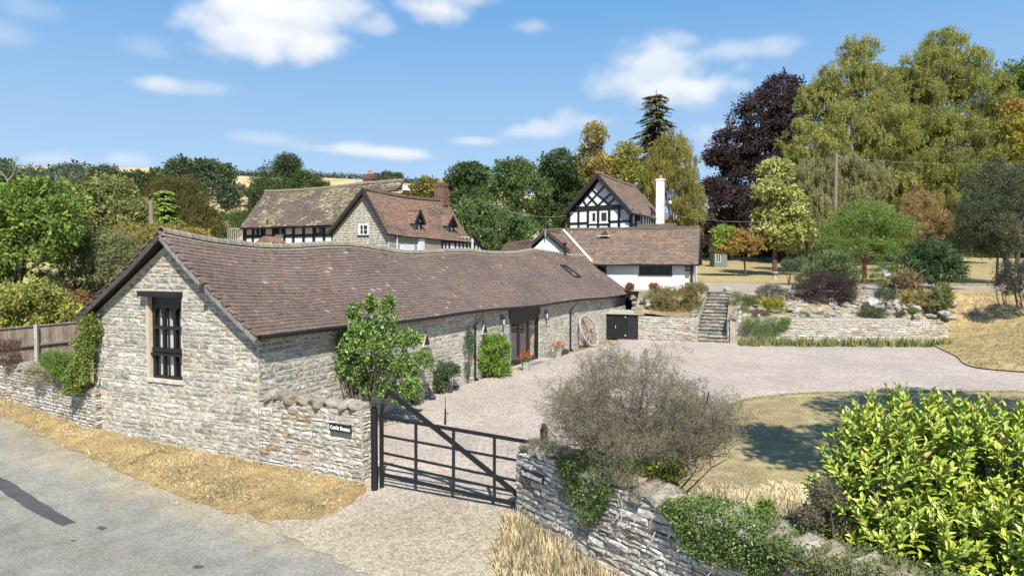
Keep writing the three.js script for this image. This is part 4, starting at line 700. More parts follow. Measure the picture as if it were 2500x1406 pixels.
const lvl = a => a.map(k => Math.round(k * 40) / 40 + .006);
const brown = (u, v, r) => { const k = .75 + r() * .45; return lvl([.17 * k, .115 * k, .088 * k]); };
const ruddy = (u, v, r) => { const f = fbm(u * 4, v * 3, 0, 3, 8), k = .72 + r() * .5; return lvl(f > .55 ? [.20 * k, .15 * k, .11 * k] : [.285 * k, .178 * k, .122 * k]); };
const mossy = (u, v, r) => { const f = fbm(u * 7 + 2, v * 4, 0, 4, 9), k = .7 + r() * .5; if (f + r() * .4 > .80 - v * .1) return r() < .25 ? lvl([.38, .36, .26]) : lvl([.26 * k, .245 * k, .13 * k]); return lvl([.165 * k, .125 * k, .10 * k]); };
function ridgeTiles(parent, a, b, mat, step = .42, sag = 0) { const L = a.distanceTo(b), n = Math.round(L / step); for (let i = 0; i < n; i++) { const dip = t => -sag * Math.sin(Math.PI * t), p = a.clone().lerp(b, i / n).addScaledVector(UP, dip(i / n)), q = a.clone().lerp(b, (i + .96) / n).addScaledVector(UP, dip((i + 1) / n)); const g = beam(p.clone().addScaledVector(UP, .03), q.clone().addScaledVector(UP, .03 + (hash(i, 3, 3) - .5) * .03), .3, .16); mesh('ridge_tile', [g], mat, parent); } }
const quadOn = (a, b, y0, y1, t) => prism([new THREE.Vector3(a.x, y0, a.z), new THREE.Vector3(b.x, y0, b.z), new THREE.Vector3(b.x, y1, b.z), new THREE.Vector3(a.x, y1, a.z)], t);
// a casement set on a plane: frame, panes and glazing bars as parts. P(u, y) gives points on the plane, N outwards
function casement(parent, P, N, u0, u1, y0, y1, o = {}) {
  const w = new THREE.Group(); w.name = 'window'; parent.add(w); const f = o.f || .06, fm = o.mat || M.white, gs = [], bar = (a, b, c, d, off = .03, dd = .05) => prism([P(a, c), P(b, c), P(b, d), P(a, d)].map(p => p.addScaledVector(N, off)), N.clone().multiplyScalar(-dd));
  gs.push(bar(u0, u0 + f, y0, y1), bar(u1 - f, u1, y0, y1), bar(u0 + f, u1 - f, y0, y0 + f), bar(u0 + f, u1 - f, y1 - f, y1)); mesh('frame', gs, fm, w);
  const n = o.lights || 2; for (let k = 1; k < n; k++) { const u = lerp(u0, u1, k / n); mesh('mullion', [bar(u - f * .45, u + f * .45, y0 + f, y1 - f)], fm, w); }
  for (let k = 0; k < n; k++) { const a = lerp(u0 + f * .5, u1 - f * .5, k / n) + f * .4, b = lerp(u0 + f * .5, u1 - f * .5, (k + 1) / n) - f * .4; mesh('pane', [bar(a, b, y0 + f, y1 - f, .012, .006)], M.paneDark, w); if (o.bars) { const gg = []; for (let i = 1; i <= o.bars; i++) { const y = lerp(y0 + f, y1 - f, i / (o.bars + 1)); gg.push(bar(a, b, y - .012, y + .012, .022, .02)); } mesh('glazing_bar', gg, fm, w); } if (o.curtain && (o.curtain & (1 << k))) mesh('curtain', [bar(a, lerp(a, b, .35), y0 + f, y1 - f, .016, .003)], M.curtain, w); }
  if (o.sill) mesh('sill', [bar(u0 - .06, u1 + .06, y0 - .06, y0, .09, .1)], o.sill === true ? fm : o.sill, w);
  return w;
}
M.paneDark = std(lin(.025, .027, .03), { roughness: .06 });
// timber frame: black posts and rails over white infill. segs: [[x0,y0,x1,y1] in photo pixels, width m]
function timbers(parent, px2, N, segs, name) { for (const [x0, y0, x1, y1, w] of segs) { const a = px2(x0, y0), b = px2(x1, y1); mesh(name || 'timber', [beam(a.addScaledVector(N, .02), b.addScaledVector(N, .02), w || .2, .08, N)], M.black, parent); } }
function brickStack(parent, name, base, w, d, h, mat) {                       // a chimney of real courses
  const g = new THREE.Group(); g.name = name; parent.add(g); mesh('core', [prism([[-1, 1], [1, 1], [1, -1], [-1, -1]].map(([i, j]) => base.clone().addScaledVector(DV, i * (w / 2 - .015)).addScaledVector(DAV, j * (d / 2 - .015))), new THREE.Vector3(0, h - .05, 0))], M.mortarGrey, g);
  const r = rng(w * 1000 | 0), bm = [[.23, .12, .085], [.27, .145, .10], [.19, .105, .08], [.28, .17, .12]].map(c => toneMat(c, M.brick)); let y = 0, row = 0;
  while (y < h - .01) { const cap = y > h - .32 ? .05 : 0; for (const [s, L, ax, nn] of [[-1, w, DV, DAV], [1, d, DAV, DV]]) { const nb = Math.max(2, Math.round(L / .25)); for (let i = 0; i < nb; i++) { const bl2 = L / nb, off = (i + .5) * bl2 - L / 2, c = base.clone().addScaledVector(UP, y + .045).addScaledVector(ax, off).addScaledVector(nn, s * ((s < 0 ? d : w) / 2 - .04 + cap)); mesh('brick', [beam(c.clone().addScaledVector(ax, -bl2 / 2 + .008), c.clone().addScaledVector(ax, bl2 / 2 - .008 + (row % 2 ? 0 : .004)), .1, .082)], pick(bm, r), g); } } y += .095; row++; }
  return g;
}
{ // farmhouse with stone gabled wing
  const fh = thing('farmhouse', 'old timber framed farmhouse with mossy tiled roof and stone gabled wing', 'house');
  const wall = [], P3 = new Pieces();
  // main range, front plane
  const m0 = at(598, 553, 54.3), MP = (x, y) => onPlane(x, y, m0, DIR);
  const L0 = MP(597, 562), L1 = MP(880, 562), by = 2.6;
  const eL = at(585, 555, 53.9), eR = onPlane(880, 546, eL, DIR), rL = at(648, 467, 57.1), rR0 = onPlane(985, 457, rL, DIR), rR = rR0.clone(); rR.y = rL.y + .25;
  eR.y = eL.y - .0; const eR2 = eR.clone().addScaledVector(DV, 3.2);
  const back = 5.6; mesh('wall', [prism([[L0, by], [L1, by]].map(([p, y]) => new THREE.Vector3(p.x, y, p.z)).concat([new THREE.Vector3(L1.x, eL.y + .2, L1.z), new THREE.Vector3(L0.x, eL.y + .2, L0.z)]), DAV.clone().multiplyScalar(back)), prism([L0.clone().setY(eL.y + .18), L0.clone().addScaledVector(DAV, back).setY(eL.y + .18), L0.clone().addScaledVector(DAV, back / 2).setY(rL.y - .2)], DV.clone().multiplyScalar(.25))], M.white, fh);
  const rW = onPlane(890, 458, rL, DIR); rW.y = lerp(rL.y, rR.y, .72); const eW = onPlane(832, 548, eL, DIR); eW.y = eL.y;
  slope(fh, P3, [eL, eW, rW, rL], { g: .16, w: .24, seed: 5, sag: .12, tone: mossy });
  slope(fh, P3, [rW.clone().add(Nf0(.75)), rR.clone().add(Nf0(.75)), rR, rW], { g: .16, w: .24, seed: 6, tone: mossy }); function Nf0(k) { return new THREE.Vector3(-.423 * k, -k, .906 * k); }
  const eBL = eL.clone().addScaledVector(DAV, back + .7), eBR = eW.clone().addScaledVector(DAV, back + .7);
  mesh('roof_boards', [prism([eBR, eBL, rL.clone().addScaledVector(UP, -.02), rW.clone().addScaledVector(UP, -.02)], new THREE.Vector3(0, -.1, 0))], M.darkWood, fh);
  ridgeTiles(fh, rL, rW, toneMat([.34, .33, .26], M.coping), .42, .12); ridgeTiles(fh, rW, rR, toneMat([.34, .33, .26], M.coping));
  mesh('small_gable', [prism([MP2(972, 464), MP2(994, 464), MP2(985, 452)], DAV.clone().multiplyScalar(.4))], M.white, fh);
  function MP2(x, y) { return onPlane(x, y, rR, DIR); }
  mesh('gutter', [tube([eL.clone().addScaledVector(UP, -.1), eR.clone().addScaledVector(UP, -.12)], .06, 5)], M.blackMetal, fh);
  const Nf = DAV.clone().negate();
  timbers(fh, MP, Nf, [[597, 560, 597, 612, .34], [617, 558, 617, 612, .2], [645, 558, 645, 612, .22], [667, 557, 667, 612, .22], [694, 556, 694, 612, .2], [716, 554, 716, 612, .22], [741, 553, 741, 612, .22], [766, 552, 766, 612, .24], [791, 551, 791, 612, .22], [597, 577, 668, 577, .2], [695, 576, 816, 573, .2], [597, 556, 818, 546, .2]]);
  const uM = p => p.clone().sub(m0).dot(DV), PM = (u, y) => m0.clone().addScaledVector(DV, u).setY(y), Y = (x, y) => MP(x, y).y, Um = x => uM(MP(x, 565));
  casement(fh, PM, Nf, Um(621), Um(643), Y(630, 575), Y(630, 553), { mat: M.black, lights: 2, bars: 2, f: .05, curtain: 3 });
  casement(fh, PM, Nf, Um(670), Um(693), Y(680, 572), Y(680, 551), { mat: M.black, lights: 2, bars: 3, f: .05, curtain: 2 });
  casement(fh, PM, Nf, Um(770), Um(790), Y(780, 571), Y(780, 549), { mat: M.darkWood, lights: 1, f: .08, curtain: 1 });
  mesh('vent_pipe', [tube([MP(657, 552).addScaledVector(Nf, .3), MP(657, 536).addScaledVector(Nf, .2)], .06, 6)], M.blackMetal, fh);
  mesh('downpipe', [tube([MP(812, 570).addScaledVector(Nf, .1), MP(812, 612).addScaledVector(Nf, .1)], .05, 6)], M.blackMetal, fh);
  { const a = MP(668, 574), b = MP(694, 574), c = a.clone().lerp(b, .5); mesh('porch_roof', [tris([a.clone().addScaledVector(UP, -.55).addScaledVector(Nf, .1).addScaledVector(DV, -.25), b.clone().addScaledVector(UP, -.55).addScaledVector(Nf, .1).addScaledVector(DV, .25), c.clone().addScaledVector(UP, -.12).addScaledVector(Nf, .1), a.clone().addScaledVector(UP, -.55).addScaledVector(Nf, 1.6).addScaledVector(DV, -.25), b.clone().addScaledVector(UP, -.55).addScaledVector(Nf, 1.6).addScaledVector(DV, .25), c.clone().addScaledVector(UP, -.12).addScaledVector(Nf, 1.6)], [[0, 2, 5, 3], [1, 4, 5, 2], [3, 5, 4]])], toneMat([.3, .17, .11], M.tileV), fh); }
  // stone wing: gable plane
  const ap = at(893, 462, 47.5), GP = (x, y) => onPlane(x, y, ap, DIR), gl = GP(812, 572), gr = GP(949, 572), apx = GP(893, 468);
  const gb = y => p => new THREE.Vector3(p.x, y, p.z), wy = 2.6;
  const rEnd0 = onPlane(1088, 489, ap, DA), rEnd = rEnd0.clone(), wl = rEnd.clone().sub(ap).setY(0).length();
  const wing = [prism([gb(wy)(gl), gb(wy)(gr), gr, apx, gl], DAV.clone().multiplyScalar(.45))];
  const sideE = gr.clone().addScaledVector(DAV, wl); wing.push(quadOn(gr.clone().addScaledVector(DAV, .45), sideE, wy, gr.y + .1, DV.clone().multiplyScalar(-.4)));
  wing.push(prism([gb(wy)(sideE), gb(wy)(gl.clone().addScaledVector(DAV, wl)), gl.clone().addScaledVector(DAV, wl), rEnd.clone().addScaledVector(UP, -.2), sideE.clone().setY(gr.y)], DAV.clone().multiplyScalar(-.3)));
  wing.push(quadOn(gl.clone().addScaledVector(DAV, .45), gl.clone().addScaledVector(DAV, wl), wy, gl.y, DV.clone().multiplyScalar(.4)));
  mesh('wing_wall', wing, M.mortarPale, fh);
  const st = new Pieces(), gw = gr.clone().sub(gl).setY(0).length(), au = apx.clone().sub(gl).setY(0).length();
  const wu0 = GP(875, 575).clone().sub(gl).dot(DV), wu1 = GP(899, 575).clone().sub(gl).dot(DV), wv0 = GP(880, 574).y, wv1 = GP(880, 548).y;
  rubble(st, gb(wy)(gl), DIR, { seed: 41, h: [.11, .2], l: [.25, .8], gap: .05, proud: .012, rough: .015, deep: .05, tilt: .02, v0: 1.6, v1: ap.y - wy, tone: (u, v, r) => pick(TONE.green, r), free: (v, h) => { const y = v + wy, hi = y + h / 2, f = (hi - gl.y) / (apx.y - gl.y); const a = f > 0 ? au * f + .05 : 0.02, b = f > 0 ? gw - (gw - au) * f - .05 : gw - .02; if (b - a < .2) return []; return y > wv0 - .1 && y < wv1 + .1 ? [[a, wu0 - .05], [wu1 + .05, b]] : [[a, b]]; } });
  rubble(st, gb(wy)(gr), DA, { seed: 43, h: [.11, .2], l: [.22, .6], gap: .04, proud: .012, rough: .015, deep: .05, tilt: .02, v0: 1.8, v1: gr.y - wy, tone: (u, v, r) => r() < .3 ? [.40, .34, .25] : pick(TONE.green, r), free: (v, h) => v + h / 2 < gr.y - wy ? [[.03, 4.2]] : [] });
  st.build(fh, 'stone', 'stonework', M.stoneV, 290, 'green grey coursed stone of the wing');
  casement(fh, (u, y) => gl.clone().addScaledVector(DV, u).setY(y), Nf, wu0, wu1, wv0, wv1, { mat: M.white, lights: 2, bars: 1, f: .07, curtain: 1, sill: M.black });
  mesh('bargeboard', [beam(GP(806, 571).addScaledVector(Nf, .35), GP(893, 461).addScaledVector(Nf, .35), .06, .16), beam(GP(806, 573).addScaledVector(Nf, .2), GP(893, 463).addScaledVector(Nf, .2), .24, .04)], M.darkWood, fh);
  mesh('bargeboard', [beam(GP(893, 461).addScaledVector(Nf, .35), GP(953, 572).addScaledVector(Nf, .35), .06, .16), beam(GP(893, 463).addScaledVector(Nf, .2), GP(953, 574).addScaledVector(Nf, .2), .24, .04)], M.darkWood, fh);
  // wing roof, right slope (visible) and left slope
  const f0 = ap.clone().addScaledVector(Nf, .35), e0 = GP(955, 571).addScaledVector(Nf, .35), e1 = onPlane(1151, 573, GP(955, 571), DA);
  e1.y = e0.y - .25;
  slope(fh, P3, [e0, e1, rEnd, f0], { g: .16, w: .22, seed: 9, sag: .15, tone: ruddy });
  const l0 = GP(805, 571).addScaledVector(Nf, .35), l1 = l0.clone().addScaledVector(DAV, 6);
  slope(fh, P3, [l1, l0, f0, f0.clone().lerp(rEnd, 6 / wl)], { g: .16, w: .24, seed: 12, tone: brown });
  ridgeTiles(fh, f0, rEnd, toneMat([.25, .2, .16], M.coping), .42, .15);
  // side wall finishes: render panel, white pier, timber framing, lean-to
  const SP = (x, y) => onPlane(x, y, gr, DA), Ns = DV.clone();
  const panel = (x0, x1, y0, y1, mat, name, off = .03) => mesh(name, [prism([SP(x0, y1), SP(x1, y1), SP(x1, y0), SP(x0, y0)], Ns.clone().multiplyScalar(off))], mat, fh);
  panel(1019, 1033, 583, 612, M.white, 'white_pier', .12); panel(1033, 1076, 572, 612, M.beige, 'render_panel', .05); panel(1076, 1146, 578, 612, M.white, 'infill_panel', .05); panel(976, 1010, 597, 612, M.white, 'white_hatch', .06);
  timbers(fh, SP, Ns.clone().multiplyScalar(5), [[1077, 580, 1077, 612, .16], [1085, 580, 1085, 612, .12], [1094, 580, 1094, 612, .14], [1109, 580, 1109, 612, .14], [1119, 580, 1119, 612, .12], [1128, 580, 1128, 612, .12], [1137, 580, 1137, 612, .14], [1146, 580, 1146, 612, .16], [1077, 590, 1146, 591, .2]]);
  mesh('downpipe', [tube([SP(966, 573).addScaledVector(Ns, .1), SP(966, 612).addScaledVector(Ns, .1)], .05, 6)], M.lead, fh);
  { const a = SP(1147, 581), b = SP(1147, 612), c = SP(1174, 610); mesh('lean_to', [prism([a, b, c], Ns.clone().multiplyScalar(.2))], M.white, fh); timbers(fh, SP, Ns.clone().multiplyScalar(12), [[1147, 573, 1175, 611, .24], [1152, 580, 1152, 612, .12], [1161, 590, 1161, 612, .12], [1150, 594, 1164, 595, .14]]); }
  // dormers on the right slope
  const sn = e1.clone().sub(e0).cross(f0.clone().sub(e0)).normalize(); if (sn.y < 0) sn.negate();
  for (const [xl, xr, yb, ym, yt] of [[1011, 1029, 566, 541, 512], [1092, 1108, 567, 547, 526]]) {
    const DP = (x, y) => onPlane(x, y, SP((xl + xr) / 2, yb).addScaledVector(Ns, -.15), DA), A = DP(xl, yb), B = DP(xr, yb), yE = DP((xl + xr) / 2, ym).y, yR = DP((xl + xr) / 2, yt).y, c = A.clone().lerp(B, .5), inn = DV.clone().negate(), d = new THREE.Group(); d.name = 'dormer'; fh.add(d);
    const dep = 2.2; const At = A.clone().setY(yE), Bt = B.clone().setY(yE), Rt = c.clone().setY(yR - .12), Ab = A.clone().setY(A.y), Bb = B.clone().setY(A.y);
    mesh('cheek', [prism([Ab, Bb, Bt, Rt, At], inn.clone().multiplyScalar(dep * .8))], M.white, d);
    const ov = A.clone().sub(B).setY(0).normalize(), fo = Ns.clone().multiplyScalar(.22);
    for (const [E, k] of [[At, 1], [Bt, -1]]) { const e = E.clone().addScaledVector(ov, .22 * k).add(fo).addScaledVector(UP, -.14), rr = c.clone().setY(yR).add(fo); const q = [e, e.clone().addScaledVector(inn, dep), rr.clone().addScaledVector(inn, dep), rr]; slope(d, P3, k > 0 ? q : [q[1], q[0], q[3], q[2]], { g: .16, w: .22, seed: 30 + k, tone: ruddy }); mesh('bargeboard', [beam(e.clone().addScaledVector(UP, -.03), rr.clone().addScaledVector(UP, -.03), .05, .1)], M.black, d); }
    const U = B.clone().sub(A).setY(0).normalize(), w = A.distanceTo(B.clone().setY(A.y)), DPn = (u, y) => A.clone().addScaledVector(U, u).setY(y);
    casement(d, DPn, Ns, .02, w - .02, A.y + .06, yE - .1, { mat: M.black, lights: 2, bars: 0, f: .07, curtain: 3 });
    mesh('king_post', [beam(c.clone().setY(yE).addScaledVector(Ns, .1), c.clone().setY(yR - .2).addScaledVector(Ns, .1), .08, .06), beam(At.clone().addScaledVector(Ns, .06).addScaledVector(UP, -.04), Bt.clone().addScaledVector(Ns, .06).addScaledVector(UP, -.04), .1, .12)], M.black, d);
  }
  P3.build(fh, 'roof_tile', 'roof_tiling', M.tileV, 290, 'weathered and mossy plain tiles');
  // chimneys
  const c1 = rL.clone().lerp(rR, .72); c1.y = rL.y - .5; const cp = onPlane(892, 458, rL, DIR); const s1 = brickStack(fh, 'chimney', cp.clone().addScaledVector(UP, -.4).addScaledVector(DAV, .5), .76, .62, 1.35); mesh('chimney_pot', [tube([cp.clone().addScaledVector(UP, .85).addScaledVector(DAV, .5), cp.clone().addScaledVector(UP, 1.2).addScaledVector(DAV, .5)], .15, 8, .12), tube([cp.clone().addScaledVector(UP, 1.2).addScaledVector(DAV, .5), cp.clone().addScaledVector(UP, 1.32).addScaledVector(DAV, .5)], .13, 6)], M.pot, s1);
  const c2 = onPlane(1077, 487, ap, DA); const s2 = brickStack(fh, 'chimney', c2.clone().addScaledVector(UP, -.5), .85, .75, 1.75); s2.userData.label = 'red brick chimney with clay pot'; mesh('chimney_pot', [tube([c2.clone().addScaledVector(UP, 1.22), c2.clone().addScaledVector(UP, 1.34)], .45, 8, .2), tube([c2.clone().addScaledVector(UP, 1.34), c2.clone().addScaledVector(UP, 1.62)], .15, 8, .13)], M.pot, s2);
}
{ // tall white timber framed house
  const th = thing('timber_framed_house', 'tall white house with black timber framing, lattice gable and white chimney', 'house'), Nf = DAV.clone().negate(), Ns = DV.clone(), P3 = new Pieces();
  const ap = at(1463, 423, 58), GP = (x, y) => onPlane(x, y, ap, DIR), gl = GP(1388, 517), gr = GP(1544, 517), by = 2.9, len = 10.5, gy = p => new THREE.Vector3(p.x, by, p.z), apw = GP(1463, 442);
  mesh('wall', [prism([gy(gl), gy(gr), gr.clone().setY(GP(1540, 523).y), apw, gl.clone().setY(GP(1390, 523).y)], DAV.clone().multiplyScalar(len))], M.white, th);
  const ov = .55, f0 = ap.clone().addScaledVector(Nf, ov), b0 = f0.clone().addScaledVector(DAV, len + ov * 1.6), eR = GP(1550, 520).addScaledVector(Nf, ov), eL = GP(1378, 523).addScaledVector(Nf, ov), bR = eR.clone().addScaledVector(DAV, len + ov * 1.6), bL = eL.clone().addScaledVector(DAV, len + ov * 1.6);
  slope(th, P3, [eR, bR, b0, f0], { g: .17, w: .22, seed: 51, sag: .1, tone: (u, v, r) => { const k = .7 + r() * .55; return lvl([.24 * k, .175 * k, .125 * k]); } });
  slope(th, P3, [bL, eL, f0, b0], { g: .17, w: .24, seed: 53, tone: brown });
  P3.build(th, 'roof_tile', 'roof_tiling', M.tileV, 290, 'grey brown plain tiles');
  ridgeTiles(th, f0, b0, toneMat([.34, .26, .19], M.coping), .42, .1);
  mesh('bargeboard', [beam(GP(1380, 527).addScaledVector(Nf, .5), GP(1463, 430).addScaledVector(Nf, .5), .07, .33)], M.black, th);
  mesh('bargeboard', [beam(GP(1463, 430).addScaledVector(Nf, .5), GP(1546, 525).addScaledVector(Nf, .5), .07, .33)], M.black, th);
  timbers(th, GP, Nf, [[1389, 522, 1389, 565, .26], [1413, 517, 1413, 565, .17], [1436, 514, 1436, 565, .19], [1461, 514, 1461, 565, .19], [1488, 513, 1488, 565, .21], [1512, 512, 1512, 565, .21], [1541, 510, 1541, 565, .3],
    [1396, 511, 1532, 504, .4], [1390, 546, 1437, 544, .17], [1437, 547, 1488, 547, .17], [1488, 541, 1540, 539, .17],
    [1432, 503, 1480, 450, .15], [1410, 503, 1454, 452, .14], [1460, 502, 1497, 468, .15], [1484, 501, 1505, 481, .15],
    [1416, 475, 1432, 502, .14], [1426, 465, 1461, 503, .15], [1438, 455, 1489, 501, .15], [1450, 446, 1518, 500, .01]].filter(s => s[4] > .05));
  const PG = (u, y) => gl.clone().addScaledVector(DV, u).setY(y), U = x => GP(x, 530).sub(gl).dot(DV), Y = y => GP(1460, y).y;
  casement(th, PG, Nf, U(1440), U(1457.5), Y(544), Y(516), { lights: 1, f: .12, curtain: 1, sill: true }); casement(th, PG, Nf, U(1465), U(1485), Y(544), Y(516), { lights: 1, f: .12, sill: true });
  // side wall framing
  const SP = (x, y) => onPlane(x, y, gr, DA), Nx = Ns;
  timbers(th, SP, Nx, [[1550, 523, 1550, 560, .2], [1553, 522, 1553, 556, .16], [1566, 526, 1566, 556, .3], [1574, 527, 1574, 556, .2], [1580, 528, 1580, 556, .2], [1586, 529, 1586, 556, .2], [1592, 530, 1592, 556, .2], [1598, 531, 1598, 556, .2], [1545, 548, 1570, 548, .2]]);
  casement(th, (u, y) => gr.clone().addScaledVector(DAV, u).setY(y), Ns, 1.3, 2.4, Y(540), Y(519), { mat: M.black, lights: 2, f: .08 });
  mesh('gutter', [tube([eR.clone().addScaledVector(UP, -.08).addScaledVector(Ns, .05), bR.clone().addScaledVector(UP, -.1).addScaledVector(Ns, .05)], .07, 5)], M.blackMetal, th);
  mesh('downpipe', [tube([SP(1556, 520).addScaledVector(Ns, .3), SP(1553, 526).addScaledVector(Ns, .1), SP(1551, 560).addScaledVector(Ns, .1)], .06, 6)], M.blackMetal, th);
  mesh('soil_pipe', [tube([SP(1588, 545).addScaledVector(Ns, .15), SP(1588, 508).addScaledVector(Ns, .15)], .08, 6)], M.blackMetal, th);
  // white chimney
  const ca = at(1612, 560, 63), cw = .74, ch = at(1612, 441, 63).y, sq = k => [[-1, 1], [1, 1], [1, -1], [-1, -1]].map(([i, j]) => ca.clone().addScaledVector(DV, i * k).addScaledVector(DAV, j * k * .7));
  const stack = mesh('chimney', [prism(sq(.33).map(p => p.setY(2.9)), new THREE.Vector3(0, ch - 2.9, 0)), prism(sq(.37).map(p => p.setY(ch)), new THREE.Vector3(0, .14, 0))], M.white, th); stack.userData.label = 'tall white rendered chimney';
  const pt = ca.clone().setY(ch + .14); mesh('chimney_pot', [tube([pt, pt.clone().addScaledVector(UP, .34)], .17, 8, .14)], M.pot, stack); mesh('cowl', [tube([pt.clone().addScaledVector(UP, .34), pt.clone().addScaledVector(UP, .62)], .05, 6)], M.blackMetal, stack);
  const dc = at(1631, 498, 62.6), dn = new THREE.Vector3(.25, .25, .9).normalize(), dish = []; for (let i = 0; i < 2; i++) { } const dg = new THREE.SphereGeometry(.5, 16, 5, 0, 6.283, 0, .55).rotateX(-Math.PI / 2).scale(.62, .62, .62); const dm = new THREE.Matrix4().lookAt(new THREE.Vector3(), dn, UP).setPosition(dc);
  const dsh = mesh('satellite_dish', [faceUV(clean(dg.applyMatrix4(dm).translate(dn.x * .2, dn.y * .2, dn.z * .2)))], M.grey, th); mesh('arm', [tube([ca.clone().setY(dc.y - .2), dc.clone().addScaledVector(dn, -.1)], .03, 5), tube([dc.clone().addScaledVector(UP, -.3), dc.clone().addScaledVector(dn, .35)], .02, 5)], M.blackMetal, dsh);
}
{ // white bungalow wing above the yard, with cross gable at its barn end
  const bg = thing('white_bungalow', 'low white rendered bungalow with brown tiled roof and cross gable behind the barn', 'house'), d = [.956, -.293], dv = vec(d), db = [.293, .956], dbv = vec(db), N = dbv.clone().negate(), P3 = new Pieces();
  const c0 = at(1694, 711, 50.6), FP = (x, y) => onPlane(x, y, c0, d), by = 2.4, eY = FP(1694, 641).y + .12, fl = FP(1448, 700), wd = 5.2, g3 = (p, y) => new THREE.Vector3(p.x, y, p.z);
  const rY = at(1722, 556, 53.3).y;
  const rc = c0.clone().addScaledVector(dbv, wd / 2), bc = c0.clone().addScaledVector(dbv, wd);
  mesh('wall', [prism([g3(fl, by), g3(c0, by), g3(c0, eY), g3(fl, eY)], dbv.clone().multiplyScalar(.3)), prism([g3(c0, by).addScaledVector(dbv, .3), g3(bc, by), g3(bc, eY), g3(rc, rY - .12), g3(c0, eY).addScaledVector(dbv, .3)], dv.clone().multiplyScalar(-.3)), prism([g3(bc, by).addScaledVector(dv, -.3), g3(fl, by).addScaledVector(dbv, wd), g3(fl, eY).addScaledVector(dbv, wd), g3(bc, eY).addScaledVector(dv, -.3)], dbv.clone().multiplyScalar(-.3))], M.white, bg);
  const ovr = .42, e1 = c0.clone().addScaledVector(dv, .32).addScaledVector(N, ovr).setY(eY - .22), e0 = e1.clone().addScaledVector(dv, -9.9), r1 = rc.clone().addScaledVector(dv, .32).setY(rY), r0 = r1.clone().addScaledVector(dv, -11.5), b1 = bc.clone().addScaledVector(dv, .32).addScaledVector(dbv, ovr).setY(eY - .22);
  slope(bg, P3, [e0, e1, r1, r0], { g: .17, w: .26, seed: 71, tone: (u, v, r) => { const f = fbm(u * 8, v * 5, 0, 3, 19) + r() * .3, k = .75 + r() * .45; return f > .72 - .1 * (1 - v) ? lvl([.26 * k, .178 * k, .125 * k]) : lvl([.20 * k, .155 * k, .12 * k]); } });
  slope(bg, P3, [b1, b1.clone().addScaledVector(dv, -10), r0, r1], { g: .2, w: .4, seed: 73, tone: brown });
  ridgeTiles(bg, r0, r1, toneMat([.2, .18, .16], M.coping));
  mesh('bargeboard', [beam(r1.clone().addScaledVector(UP, -.1).addScaledVector(dv, .02), e1.clone().addScaledVector(UP, -.08).addScaledVector(dv, .02), .05, .22), beam(r1.clone().addScaledVector(UP, -.1).addScaledVector(dv, .02), b1.clone().addScaledVector(UP, -.08).addScaledVector(dv, .02), .05, .22)], M.darkWood, bg);
  mesh('gutter', [tube([e0.clone().addScaledVector(UP, -.08).addScaledVector(N, .05), e1.clone().addScaledVector(UP, -.08).addScaledVector(N, .05)], .06, 5)], M.blackMetal, bg);
  const PW = (u, y) => c0.clone().addScaledVector(dv, u).setY(y), U = x => FP(x, 660).sub(c0).dot(dv), Y = y => FP(1600, y).y;
  casement(bg, PW, N, U(1561), U(1641), Y(670), Y(642), { mat: M.darkWood, lights: 3, f: .09, sill: M.black });
  mesh('dark_post', [beam(PW(U(1479), by).addScaledVector(N, .02), PW(U(1479), eY - .1).addScaledVector(N, .02), .1, .06)], M.black, bg);
  mesh('glazed_panel', [prism([PW(U(1458), Y(665)), PW(U(1477), Y(665)), PW(U(1477), Y(644)), PW(U(1458), Y(644))], N.clone().multiplyScalar(.02))], M.paneDark, bg);
  { const q = new Pieces(); rubble(q, PW(-.32, by), d, { seed: 88, h: [.16, .3], l: [.3, .34], gap: .03, v0: .55, v1: eY - by, proud: .03, tone: (u, v, r) => pick([[.34, .22, .14], [.4, .3, .2], [.28, .2, .15]], r), free: (v, h) => v + h / 2 < eY - by ? [[v % .5 < .25 ? -.32 : 0, .32]] : [] }); q.build(bg, 'quoin_stone', 'quoins', M.stoneV, 60); }
  mesh('downpipe', [tube([PW(-.15, eY - .2).addScaledVector(N, .4), PW(-.12, eY - .45).addScaledVector(N, .12), PW(-.12, by + .4).addScaledVector(N, .12)], .06, 6)], M.darkWood, bg);
  { const SW = (u, y) => c0.clone().addScaledVector(dbv, u).setY(y); casement(bg, SW, dv, 1.2, 2.3, Y(690), Y(648), { lights: 1, f: .12, mat: M.greenPaint }); }
  { const p = e0.clone().lerp(e1, .37).lerp(r0.clone().lerp(r1, .37), .78), k = mesh('roof_vent', [tris([p.clone().addScaledVector(dv, -.35).addScaledVector(N, .3), p.clone().addScaledVector(dv, .35).addScaledVector(N, .3), p.clone().addScaledVector(UP, .42).addScaledVector(N, .12), p.clone().addScaledVector(dbv, .5).addScaledVector(UP, .45)], [[0, 1, 2], [0, 2, 3], [1, 3, 2]])], M.darkWood, bg); mesh('flashing', [beam(p.clone().addScaledVector(dv, -.5).addScaledVector(N, .34).addScaledVector(UP, .02), p.clone().addScaledVector(dv, .5).addScaledVector(N, .34).addScaledVector(UP, .02), .14, .05)], M.lead, k); }
  // cross gable
  const ap = at(1334, 562, 52.4), GP = (x, y) => onPlane(x, y, ap, d), gl = GP(1296, 613), gr = GP(1380, 615), aw = GP(1334, 574);
  mesh('gable_wall', [prism([g3(gl, by), g3(gr, by), gr, aw, gl], dbv.clone().multiplyScalar(4.5))], M.white, bg);
  const f0 = ap.clone().addScaledVector(N, .26), ln = 6.2, k0 = f0.clone().addScaledVector(dbv, ln), le = GP(1281, 610).addScaledVector(N, .26), re = GP(1442, 662).addScaledVector(N, .26), re2 = re.clone().addScaledVector(dbv, ln), le2 = le.clone().addScaledVector(dbv, ln);
